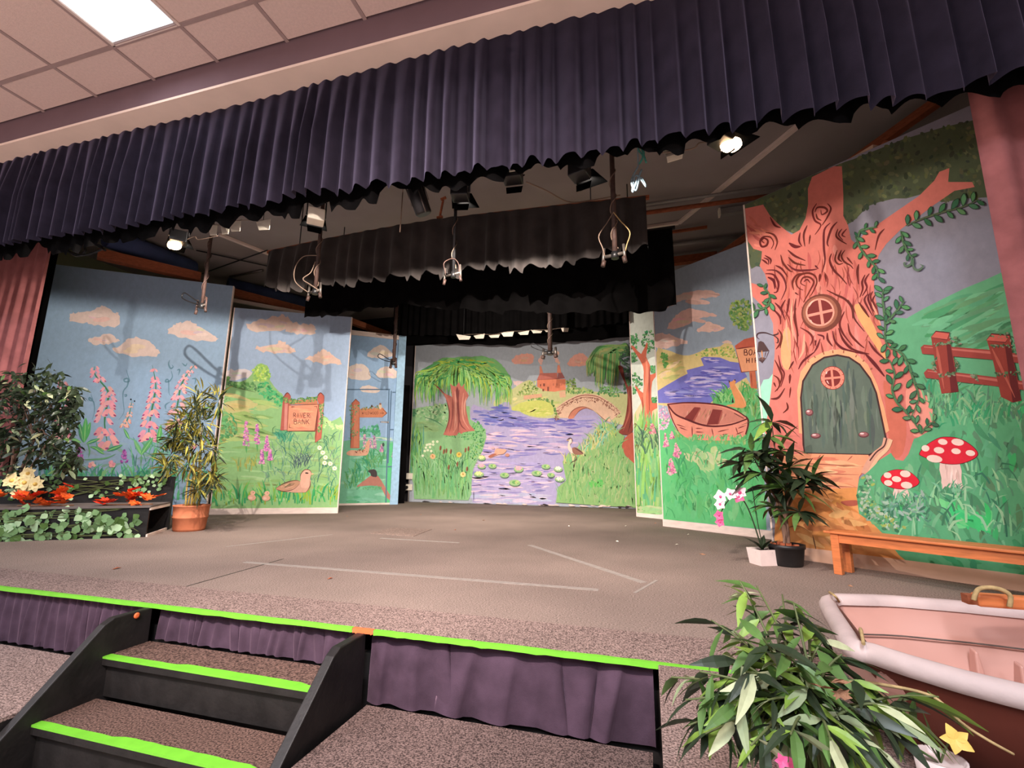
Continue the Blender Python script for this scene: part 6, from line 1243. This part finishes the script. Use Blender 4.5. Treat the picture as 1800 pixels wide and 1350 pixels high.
def hull_in(x):
    k = x; x = max(x, .445+.0001*x); a, b = yn(x)+.026, yf(x)-.026
    return sheared([(x, a, RZ_-.004), (x, a+.008, .16), (x, a+.014, .155), (x, a+.05, .075), (x, a+.12, .035), (x, (a+b)/2, .028), (x, b-.14, .035), (x, b-.055, .075), (x, b-.018, .155), (x, b-.010, .16), (x, b, RZ_-.004)])
ring_strip('inner_skin', hull_in, 'boat_white')
path = [(x, yn(x)) for x in reversed(xs[4:])]+[(.410, 1.243), (.398, 1.275), (.399, 1.36), (.40, 1.50), (.402, 1.62), (.41, 1.665), (.435, 1.697)]+[(x, yf(x)) for x in xs[7:]]
mb = MB(); P = solve([(shx(x, y), y, RZ_) for x, y in path], 2); v = []
for i, q in enumerate(P):
    d = (P[min(i+1, len(P)-1)]-P[max(i-1, 0)]).normalized(); n = Vector((d.y, -d.x, 0))   # points inboard
    for a, b in ((.004, -.026), (-.008, -.022), (-.011, -.004), (-.004, .009), (.009, .015), (.022, .012), (.031, .001), (.032, -.012)): v.append(q+n*a+Vector((0, 0, b)))
mb.add(v, [(i*8+j, i*8+j+1, (i+1)*8+j+1, (i+1)*8+j) for i in range(len(P)-1) for j in range(7)]); mb.smooth = True; mb.build('gunwale', 'gunwale', t)
for px_, py_, z_ in ((1545, 1096, .14), (1630, 1120, .14), (1715, 1145, .14), (1795, 1170, .14)):
    q = on_z(px_, py_, z_); mb = MB(); v = [(q.x-.014, q.y-.02, .03), (q.x+.014, q.y-.02, .03), (q.x+.014, q.y+.03, .03), (q.x-.014, q.y+.03, .03), (q.x-.004, q.y-.005, z_), (q.x+.004, q.y-.005, z_), (q.x+.004, q.y+.02, z_+.005), (q.x-.004, q.y+.02, z_+.005)]
    mb.add(v, [(4, 5, 6, 7), (0, 1, 5, 4), (1, 2, 6, 5), (2, 3, 7, 6), (3, 0, 4, 7)]); mb.build('knee', 'boat_white', t, bevel=.006)
MB().tube([(shx(x, yf(x)-.056), yf(x)-.060, .150) for x in xs[9:]], .0022, 5).build('seam', 'steel', t)
for pp in ([(1458, 1041, .25), (1468, 1048, .256), (1478, 1062, .215)], [(1512, 1112, .235), (1513, 1106, .262), (1518, 1132, .25)]): MB().tube(solve([on_z(x, y, z) for x, y, z in pp], 6), .0035, 6).build('rope_tie', 'straw_rope', t)
MB().box((2.185, yn(2.2)+.02, .03), (2.205, yf(2.2)-.02, .235)).build('stern_board', 'boat_white', t)
t = thing('oar', 'brown wooden oar laid across the gunwale of the white dinghy', 'oar', (.95, 1.62, .25))
a = on_z(1712, 1053, .285); MB().bar(a, a+Vector((1.0, -.02, .0)), .035, .03).build('loom', 'orange_wood', t, bevel=.006); MB().bar(a+Vector((-.02, 0, 0)), a, .028, .022).build('grip', 'raw_wood', t); MB().bar(a+Vector((1.0, -.02, 0)), a+Vector((1.3, -.03, .0)), .10, .016).build('blade', 'orange_wood', t, bevel=.005)
q = on_z(1735, 1042, .31); MB().tube(solve([q+Vector((-.03, 0, -.02)), q+Vector((-.015, 0, .008)), q+Vector((.02, .0, .012)), q+Vector((.045, .0, -.002)), q+Vector((.04, .0, -.03))], 6), .0055, 6).build('rope_loop', 'straw_rope', t)

# ------------------------------------------------------------------ plants
def leaf_mesh(name, L_, W_, mt_, fold=.18, droop=.25, seg=3, shape=1.0):
    v, fs = [], []
    for i in range(seg+1):
        u = i/seg; w_ = W_*math.sin(PI*min(1, max(0, u**shape)))*.5 if 0 < i < seg else W_*.03
        z = -droop*L_*u*u; v += [(u*L_, -w_, z+fold*w_), (u*L_, 0, z), (u*L_, w_, z+fold*w_)]
    for i in range(seg): fs += [(3*i, 3*i+1, 3*i+4, 3*i+3), (3*i+1, 3*i+2, 3*i+5, 3*i+4)]
    me = bpy.data.meshes.new(name); me.from_pydata(v, [], fs); me.materials.append(M[mt_]); me.polygons.foreach_set('use_smooth', [True]*len(fs)); return me
def put_leaf(me, root, at, direction, roll=0.0, scale=1.0, name='leaf'):
    d = Vector(direction).normalized(); up = Vector((0, 0, 1)); s_ = up.cross(d)
    if s_.length < 1e-3: s_ = Vector((0, 1, 0))
    s_.normalize(); u = d.cross(s_); m_ = Matrix((d, s_, u)).transposed().to_4x4() @ Matrix.Rotation(roll, 4, 'X') @ Matrix.Scale(scale, 4)
    o = bpy.data.objects.new(name, me); C.objects.link(o); o.parent = root; o.matrix_local = Matrix.Translation(Vector(at)-parent_loc(root)) @ m_; return o
def join_leaves(items, root, name, mt_):
    """many small leaves past the limit: one mesh of kind stuff. items: (mesh, matrix)"""
    mb = MB()
    for me, m_ in items: mb.add([m_ @ v_.co for v_ in me.vertices], [tuple(p_.vertices) for p_ in me.polygons])
    o = mb.build(name, mt_, root); o['kind'] = 'stuff'; return o
def mtx(at, direction, roll, scale):
    d = Vector(direction).normalized(); s_ = Vector((0, 0, 1)).cross(d)
    if s_.length < 1e-3: s_ = Vector((0, 1, 0))
    s_.normalize(); u = d.cross(s_); return Matrix.Translation(at) @ Matrix((d, s_, u)).transposed().to_4x4() @ Matrix.Rotation(roll, 4, 'X') @ Matrix.Scale(scale, 4)
R_ = random.Random(5)
def rdir(zlo=-.6, zhi=.8):
    a = R_.uniform(0, 2*PI); z = R_.uniform(zlo, zhi); r = math.sqrt(max(0, 1-z*z)); return Vector((r*math.cos(a), r*math.sin(a), z))

# planter with ivy, autumn leaves
PO = Vector((-4.17, 3.17, 0)); PD = Vector((-.81, -.586, 0)).normalized(); PB = Vector((-.586, .81, 0)).normalized(); PL = 1.95; PH = .245; PDp = .50
t = thing('planter', 'long black box planter covered in trailing ivy in front of the foxglove flat', 'planter', PO)
slab(MB(), PO, PD, PB, 0, PL, 0, .02, 0, PH).build('front_panel', 'black_wood', t)
slab(MB(), PO, PD, PB, -.01, PL, -.015, PDp, PH, PH+.015).build('top_board', mat('grey_painted_board', rgb(104, 94, 90), .7, var=.15, scale=8), t)
slab(MB(), PO, PD, PB, .25, PL, PDp-.02, PDp, 0, PH).build('back_panel', 'black_wood', t)
slab(MB(), PO, PD, PB, 0, PL, .02, PDp-.02, 0, .02).build('floor_board', 'black_wood', t)
slab(MB(), PO, PD, PB, -.02, PL, PDp, PDp+.03, 0, .50).build('back_board', 'black_wood', t)
for v0, v1, z0, z1 in ((.0, PDp, .0, .022), (.0, PDp, PH-.022, PH)): slab(MB(), PO, PD, PB, -.012, 0.0, v0, v1, z0, z1).build('end_edge', 'white_wood', t)
slab(MB(), PO, PD, PB, .2, .22, .03, PDp-.02, .02, PH-.02).build('end_panel', 'raw_wood', t)
ivy = {k: leaf_mesh('ivy_leaf', 1, .95, k, .1, .12, 4, .8) for k in ('leaf_ivy', 'leaf_pale', 'leaf_mid', 'leaf_dark')}
def ivy_on(root, n, u0, u1, v, z0, z1, size, dens=None):
    for i in range(n):
        for _ in range(30):
            u, z = R_.uniform(u0, u1), R_.uniform(z0, z1)
            if dens is None or R_.random() < dens(u, z): break
        at = PO+PD*u-PB*(v+R_.uniform(.004, .03))+Vector((0, 0, z)); a = R_.uniform(0, 2*PI)
        d = PD*math.cos(a)+Vector((0, 0, 1))*math.sin(a)*.9-PB*R_.uniform(.05, .5)
        o = put_leaf(ivy[R_.choice(('leaf_ivy', 'leaf_ivy', 'leaf_pale', 'leaf_mid'))], root, at, d, 0, 1)
        nm = (-PB+rdir()*.5).normalized(); d = (d-nm*d.dot(nm)).normalized(); s_ = nm.cross(d)
        o.matrix_local = Matrix.Translation(at-parent_loc(root)) @ Matrix((d, s_, nm)).transposed().to_4x4() @ Matrix.Scale(R_.uniform(*size), 4)
ivt = thing('ivy_garland', 'ivy garland of round green leaves trailing over the front of the black planter', 'ivy', PO-PB*.02)
ivy_on(ivt, 290, .05, PL, .0, .005, PH-.02, (.045, .085), lambda u, z: 1 if u > .45 else (z < .05+.4*u) * 1.0 + .35)
for k in range(5): MB().tube(solve([PO+PD*R_.uniform(.1, PL)-PB*.012+Vector((0, 0, R_.uniform(.02, PH))) for _ in range(5)], 5), .003, 4).build('stem', 'stem', ivt)
iv2 = thing('ivy_garland', 'thin ivy garland hanging on the back board of the planter', 'ivy', PO+PB*(PDp-.01)+Vector((0, 0, .3)))
ivy_on(iv2, 130, .05, 1.5, -PDp+.01, .30, .52, (.028, .05), lambda u, z: .25+max(0, math.sin(u*7))*(.3+ (z-.3)*3))
for k in range(4): MB().tube(solve([PO+PD*R_.uniform(.1, 1.5)+PB*(PDp-.012)+Vector((0, 0, R_.uniform(.3, .5))) for _ in range(4)], 5), .003, 4).build('stem', 'stem', iv2)
def maple(name, mt_):
    v = [(0, 0, 0)]; n = 15
    for i in range(n):
        a = -2.6+5.2*i/(n-1); r = (1, .55, .8, .5, 1.05, .55, .9, .6)[i % 8]; v.append((.45+r*.55*math.cos(a), r*.55*math.sin(a), .12*abs(math.sin(a*2))))
    me = bpy.data.meshes.new(name); me.from_pydata(v, [], [(0, i, i+1) for i in range(1, n)]); me.materials.append(M[mt_]); return me
mpl = {k: maple('maple_leaf', k) for k in ('leaf_orange', 'leaf_red')}
def leaf_row(lab, spec):
    t_ = thing('leaf_garland', lab, 'leaf garland', PO+PD*spec[0][0]+PB*.1+Vector((0, 0, PH+.015)))
    for u, v, z, n in spec:
        for k in range(n):
            at = PO+PD*(u+R_.uniform(-.055, .055))+PB*(v+R_.uniform(-.04, .04))+Vector((0, 0, PH+.02+z*R_.random()))
            put_leaf(mpl[R_.choice(('leaf_orange', 'leaf_red', 'leaf_orange'))], t_, at, rdir(.0, .5)+Vector((0, -.4, .1)), R_.uniform(-.6, .6), R_.uniform(.07, .11))
    us = [s_[0] for s_ in spec]; MB().tube([PO+PD*(min(us)-.05)+PB*.1+Vector((0, 0, PH+.022)), PO+PD*(max(us)+.05)+PB*.12+Vector((0, 0, PH+.022))], .006, 5).build('stem', 'leaf_brown', t_)
leaf_row('orange autumn leaf garland lying on the planter nearest the fig tree', [(1.40, .1, .03, 7), (1.27, .12, .06, 7), (1.14, .14, .13, 6)])
leaf_row('red and orange autumn leaf garland lying in the middle of the planter', [(.90, .12, .12, 9), (.74, .1, .03, 3), (.62, .12, .15, 9)])
leaf_row('orange autumn leaf garland lying on the planter nearest the clay pot', [(.33, .1, .03, 4), (.19, .14, .12, 7), (.06, .12, .07, 6)])
def bloom(root, c, r, mt_, n, face, core=None, name='petal', wd=.8):
    face = Vector(face).normalized(); s_ = face.cross(Vector((0, 0, 1))).normalized(); u = s_.cross(face); me = leaf_mesh('petal', 1, wd, mt_, .25, .15, 4, .75)
    for k in range(n):
        a = 2*PI*k/n+R_.uniform(-.15, .15); d = (s_*math.cos(a)+u*math.sin(a)+face*.25).normalized(); nn = (face-d*face.dot(d)).normalized()
        o = bpy.data.objects.new(name, me); C.objects.link(o); o.parent = root
        o.matrix_local = Matrix.Translation(Vector(c)-parent_loc(root)) @ Matrix((d, nn.cross(d), nn)).transposed().to_4x4() @ Matrix.Scale(r*R_.uniform(.9, 1.1), 4)
    if core: MB().ball(Vector(c)+face*r*.12, r*.22, 6).build('flower_centre', core, root)
q0 = PO+PD*1.02+PB*.34; t = thing('flower_bunch', 'bunch of cream artificial flowers standing at the fig tree end of the planter', 'flowers', q0+Vector((0, 0, PH+.015)))
for k, (du, dz, r) in enumerate(((.0, .20, .075), (.09, .22, .07), (-.08, .19, .07), (.03, .12, .065), (.0, .28, .065))):
    c = q0+PD*du+PB*R_.uniform(-.06, .04)+Vector((0, 0, PH+dz)); bloom(t, c, r, 'petal_cream', 7, (.45, -.85, .25+R_.uniform(-.2, .2)), 'petal_yellow'); MB().tube([q0+Vector((0, 0, PH+.015)), c-Vector((0, 0, .01))], .004, 5).build('stem', 'stem', t)

# fig tree behind the planter
q0 = Vector((-5.72, 2.98, 0)); t = thing('fig_tree', 'tall artificial weeping fig tree with brown stems behind the black planter', 'tree', q0)
for k, (dx, px, py) in enumerate(((0, 60, 790), (.05, 95, 760), (-.08, 25, 780), (.09, 75, 740), (-.03, 45, 720))):
    e = on_y(px, py, 2.92+R_.uniform(-.1, .1)); MB().tube(solve([q0+Vector((dx, 0, 0)), q0+Vector((dx*1.6+.03, -.02, .35)), (q0+e)/2+Vector((.02, 0, .1)), e], 6), .022, 7, .008).build('trunk', 'bark', t)
MB().lathe(q0, [(.12, 0), (.14, .16), (.15, .17), (.13, .16)], 20).build('pot', 'black_plastic', t)
fm = {k: leaf_mesh('fig_leaf', .08, .031, k, .2, .3, 3) for k in ('leaf_dark', 'leaf_mid', 'leaf_cream', 'leaf_grey')}
stuff = []
blobs = [(60, 670, 45), (80, 690, 40), (30, 700, 50), (95, 715, 38), (20, 745, 55), (60, 740, 60), (85, 780, 42), (30, 790, 50), (110, 735, 22), (100, 795, 30), (118, 690, 14), (10, 680, 30), (-20, 730, 60), (-10, 790, 50), (115, 815, 16)]
for i in range(1500):
    x, y, r = R_.choice(blobs); a = R_.uniform(0, 2*PI); rr = r*math.sqrt(R_.random()); Y = 2.89+R_.uniform(-.14, .12)
    at = on_y(x+rr*math.cos(a), y+rr*math.sin(a), Y); at = at-CAM; at = CAM+at
    d = rdir(-.75, .35)+Vector((.2, -.3, -.2)); k = R_.choice(('leaf_dark', 'leaf_dark', 'leaf_mid', 'leaf_dark', 'leaf_cream', 'leaf_grey')); s_ = R_.uniform(.7, 1.25); ro = R_.uniform(-1, 1)
    if i < 295: put_leaf(fm[k], t, at, d, ro, s_)
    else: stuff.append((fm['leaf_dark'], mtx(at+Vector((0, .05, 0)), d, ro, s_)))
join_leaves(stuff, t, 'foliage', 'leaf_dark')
for k in range(14):
    x, y, r = blobs[k]; e = on_y(x, y, 2.93); MB().tube(solve([on_y(60, 770, 2.93), (on_y(60, 750, 2.93)+e)/2+Vector((0, 0, .05)), e], 5), .006, 5, .003).build('twig', 'bark', t)

# bamboo in the clay pot
q0 = Vector((-4.24, 3.63, 0)); t = thing('potted_bamboo', 'artificial bamboo with thin yellow green leaves in a clay pot at the planter end', 'plant', q0)
MB().lathe(q0, [(.125, 0), (.133, .02), (.142, .115), (.148, .12), (.148, .13), (.143, .134), (.150, .222), (.155, .226), (.155, .236), (.142, .236), (.138, .21)], 32).build('clay_pot', 'terracotta', t)
MB().lathe(q0, [(.001, .208), (.1375, .211), (.1375, .20)], 24).build('soil', 'soil', t)
wh = [(352, 700, 34), (384, 705, 24), (330, 735, 34), (356, 742, 30), (322, 772, 34), (346, 785, 34), (300, 800, 28), (372, 790, 24), (330, 815, 34), (292, 822, 20), (368, 828, 24), (345, 720, 30), (340, 760, 36), (315, 745, 24), (375, 845, 16), (305, 770, 20), (350, 860, 14)]
for k in range(8):
    x, y, r = wh[k]; e = on_y(x, y+8, 3.6+R_.uniform(-.08, .08)); b = q0+Vector((R_.uniform(-.08, .08), R_.uniform(-.08, .08), .22))
    MB().tube(solve([b, b+Vector((R_.uniform(-.02, .02), 0, .3)), (b+e)/2+Vector((0, 0, .12)), e], 5), .009, 6, .004).build('cane', 'cane', t)
bm = {k: leaf_mesh('bamboo_leaf', .15, .018, k, .2, .35, 3) for k in ('leaf_olive', 'leaf_mid', 'leaf_dark', 'leaf_lime')}
stuff = []
for i in range(1150):
    x, y, r = R_.choice(wh); Y = 3.6+R_.uniform(-.14, .14); a = R_.uniform(0, 2*PI); rr = r*.55*R_.random()
    at = on_y(x+rr*math.cos(a), y+rr*math.sin(a), Y); d = Vector((math.cos(a), R_.uniform(-.7, .5), -math.sin(a)*.8+.15)); k = R_.choice(('leaf_olive', 'leaf_olive', 'leaf_mid', 'leaf_dark', 'leaf_olive')); s_ = R_.uniform(.6, 1.1)
    if i < 295: put_leaf(bm[k], t, at, d, R_.uniform(-1, 1), s_)
    else: stuff.append((bm[k], mtx(at, d, R_.uniform(-1, 1), s_)))
join_leaves(stuff[:450], t, 'foliage', 'leaf_olive'); join_leaves(stuff[450:], t, 'foliage', 'leaf_dark')

# dark-leaved plant and orchid in front of the tree house flat
q0 = Vector((.855, 3.62, 0)); t = thing('potted_shrub', 'bushy plant with dark striped leaves in a black pot by the painted tree', 'plant', q0)
MB().lathe(q0, [(.085, 0), (.09, .01), (.105, .11), (.112, .112), (.112, .135), (.104, .135), (.10, .12)], 28).build('pot', 'black_plastic', t); MB().lathe(q0, [(.001, .125), (.102, .122), (.102, .11)], 20).build('soil', 'bark_chips', t)
for k in range(12):
    a = R_.uniform(0, 6.28); r = R_.uniform(0, .085); c = q0+Vector((r*math.cos(a), r*math.sin(a), .13)); mb = MB(); mb.box(c-Vector((.014, .01, .008)), c+Vector((.014, .01, .010))); mb.build('bark_chip', 'bark_chips', t)
dr_ = [(1357, 742, 1), (1352, 768, .9), (1322, 795, 1.1), (1345, 800, 1), (1300, 815, .8), (1372, 792, .9), (1340, 832, 1.1), (1388, 822, 1.1), (1415, 845, 1.1), (1362, 858, 1), (1395, 862, 1.1), (1430, 838, .8), (1360, 892, .8), (1405, 900, .9)]
for k in (0, 2, 6, 7, 8, 9, 10, 12, 13):
    x, y, s_ = dr_[k]; e = on_y(x, y+6, 3.6+R_.uniform(-.08, .06)); MB().tube(solve([q0+Vector((R_.uniform(-.02, .02), R_.uniform(-.02, .02), .12)), q0+Vector((R_.uniform(-.02, .02), 0, .30)), (q0+Vector((0, 0, .3))+e)/2+Vector((0, 0, .03)), e], 5), .009, 6, .004).build('stem', 'bark', t)
dm = {k: leaf_mesh('broad_leaf', .185, .054, k, .22, .45, 4, .85) for k in ('leaf_dark', 'leaf_mid', 'leaf_lime', 'leaf_brown')}
dm['leaf_dark2'] = leaf_mesh('broad_leaf', .185, .056, 'leaf_dark', .3, .25, 4, .85)
for x, y, s_ in dr_:
    c = on_y(x, y, 3.6-.10*max(0, (x-1360)/60)+R_.uniform(-.08, .03)); n = 14 if y > 780 else 9
    for j in range(n):
        a = 2*PI*j/n+R_.uniform(-.3, .3); d = Vector((math.cos(a), math.sin(a)*.8, R_.uniform(-.35, .55)))
        if j == 0: d = Vector((R_.uniform(-.2, .2), -.2, 1))
        put_leaf(dm[R_.choice(('leaf_dark', 'leaf_dark', 'leaf_dark2', 'leaf_mid', 'leaf_dark', 'leaf_mid' if y > 760 else 'leaf_lime'))], t, c, d, R_.uniform(-.5, .5), s_*R_.uniform(.7, 1.15))
q0 = Vector((.705, 3.60, 0)); t = thing('potted_orchid', 'pink and white orchid arching from a square white pot beside the black pot', 'plant', q0)
mb = MB(); v = [(q0.x+sx*r, q0.y+sy*r, z) for z, r in ((0, .058), (.10, .068), (.10, .060), (.02, .052)) for sx, sy in ((-1, -1), (1, -1), (1, 1), (-1, 1))]
rm2 = Matrix.Rotation(.45, 3, 'Z'); v = [tuple(rm2 @ (Vector(q)-q0)+q0) for q in v]
mb.add(v, [(3, 2, 1, 0)]+[(4*k+i, 4*k+(i+1) % 4, 4*k+4+(i+1) % 4, 4*k+4+i) for k in range(3) for i in range(4)]+[(12, 13, 14, 15)]); mb.build('square_pot', 'white_ceramic', t)
MB().box((q0.x-.05, q0.y-.05, .08), (q0.x+.05, q0.y+.05, .09)).build('soil', 'soil', t)
def oy(x, y): return on_y(x, y, 3.60)
MB().tube(solve([q0+Vector((0, 0, .09)), oy(1325, 920), oy(1312, 888), oy(1298, 872), oy(1280, 880), oy(1266, 905), oy(1266, 925)], 6), .005, 6, .003).build('flower_stem', 'leaf_dark', t); MB().tube(solve([q0+Vector((.01, 0, .09)), oy(1332, 920), oy(1322, 855)], 6), .003, 5).build('flower_stem', 'leaf_dark', t)
for k in range(5): put_leaf(dm['leaf_dark2'], t, q0+Vector((0, 0, .09)), (math.cos(k*1.3), math.sin(k*1.3)*.7, 1.0), 0, .7)
for x, y, r, c in ((1266, 873, .045, 'petal_pink'), (1265, 886, .04, 'petal_pink'), (1283, 868, .042, 'petal_pink'), (1300, 865, .045, 'petal_pink'), (1298, 873, .04, 'petal_magenta'), (1263, 905, .036, 'petal_magenta'), (1265, 917, .034, 'petal_magenta')):
    bloom(t, oy(x, y)+Vector((0, -.02, 0)), r, c, 5, (-.3, -1, .1), 'petal_magenta', wd=1.0)

# leafy plant at the front of the apron
def of(x, y, Y): return on_y(x, y, Y)
q0 = Vector((.235, .93, 0)); t = thing('leafy_plant', 'big artificial eucalyptus plant with long grey green leaves at the front of the apron', 'plant', q0)
em = {k: leaf_mesh('long_leaf', .076, .0185, k, .2, .25, 4, .8) for k in ('leaf_dark', 'leaf_mid', 'leaf_lime', 'leaf_grey', 'leaf_cream')}
MB().lathe(q0, [(.06, 0), (.075, .09), (.08, .092), (.078, .10), (.07, .10), (.068, .085)], 24).build('pot', 'black_plastic', t)
tips = [(1300, 1020, 1.05), (1330, 1030, 1.1), (1375, 1045, 1.1), (1395, 1060, 1.0), (1250, 1090, 1.0), (1290, 1110, .98), (1420, 1085, 1.02), (1180, 1190, .95), (1205, 1230, .9), (1240, 1290, .86), (1450, 1120, 1.0), (1480, 1150, .95), (1520, 1195, .95), (1560, 1240, .9), (1600, 1250, .93), (1500, 1290, .84), (1340, 1120, .9), (1380, 1150, .88), (1310, 1180, .86), (1430, 1210, .86), (1350, 1230, .84), (1290, 1240, .85), (1230, 1180, .92), (1460, 1300, .80), (1390, 1290, .80), (1320, 1310, .80), (1560, 1330, .86), (1270, 1150, .95), (1650, 1225, .95), (1210, 1275, .9)]
cols = ('leaf_dark', 'leaf_mid', 'leaf_grey', 'leaf_dark', 'leaf_mid', 'leaf_cream', 'leaf_mid', 'leaf_dark', 'leaf_lime', 'leaf_lime')
cnt = 0; stuff = {}
for x, y, Y in tips:
    e = of(x, y, Y); b = q0+Vector((R_.uniform(-.03, .03), R_.uniform(-.03, .03), .09)); P = solve([b, b+Vector((0, 0, .12)), b*.45+e*.55+Vector((0, 0, .07)), e], 8)
    MB().tube(P, .0035, 5, .0015).build('branch', 'stem', t)
    n = 20
    for j in range(n):
        u = .30+.66*(j+R_.random()*.6)/n; i = min(int(u*(len(P)-1)), len(P)-2); at = P[i].lerp(P[i+1], u*(len(P)-1)-i); tg = (P[i+1]-P[i]).normalized()
        sd = rdir(-.8, .3); d = tg*.55+sd*.9+Vector((0, 0, -.25)); k = R_.choice(cols); s_ = R_.uniform(.6, 1.15)
        if cnt < 290: put_leaf(em[k], t, at, d, R_.uniform(-1, 1), s_); cnt += 1
        else: stuff.setdefault(k, []).append((em[k], mtx(at, d, R_.uniform(-1, 1), s_)))
for k, it in stuff.items(): join_leaves(it, t, 'foliage', k)
MB().tube(solve([of(1470, 1195, .95), of(1560, 1205, .95), of(1640, 1225, .95), of(1690, 1270, .92), of(1735, 1300, .9), of(1782, 1326, .9)], 6), .0028, 5, .0018).build('twig', 'straw_rope', t)
mpb = maple('dry_leaf', 'leaf_brown')
for x, y in ((1462, 1198), (1470, 1215), (1450, 1210)): put_leaf(mpb, t, of(x, y, .84), rdir(-.2, .4)+Vector((0, -.3, 0)), R_.uniform(-.5, .5), .028, 'dry_leaf')
for x, y in ((1375, 1338), (1395, 1345)): bloom(t, of(x, y, .8), .010, 'petal_magenta', 5, (0, -1, .4))
p = on_z(1652, 1330, .085); q0 = Vector((p.x, p.y, 0)); zt = .085
t = thing('potted_orchid', 'small white pot with a yellow orchid flower beside the dinghy hull', 'plant', q0)
MB().lathe(q0, [(.028, 0), (.031, .005), (.040, zt), (.036, zt), (.034, zt-.01)], 24).build('round_pot', 'white_ceramic', t); MB().lathe(q0, [(.001, zt-.012), (.0345, zt-.012), (.0345, zt-.02)], 16).build('soil', 'soil', t)
c = of(1680, 1300, p.y-.015); bloom(t, c, .024, 'petal_yellow', 5, (-.2, -1, .3), None, wd=.75); MB().tube(solve([q0+Vector((0, 0, zt-.01)), q0+Vector((.01, -.005, zt+.02)), c+Vector((0, .006, 0))], 5), .002, 5).build('flower_stem', 'stem', t)
for x, y in ((1620, 1245), (1570, 1290), (1600, 1310), (1610, 1270)):
    e = of(x, y, p.y); d = e-q0-Vector((0, 0, zt-.01)); put_leaf(leaf_mesh('strap_leaf', d.length, .018, 'leaf_mid', .2, .0, 4, .7), t, q0+Vector((0, 0, zt-.012)), d, 0, 1)
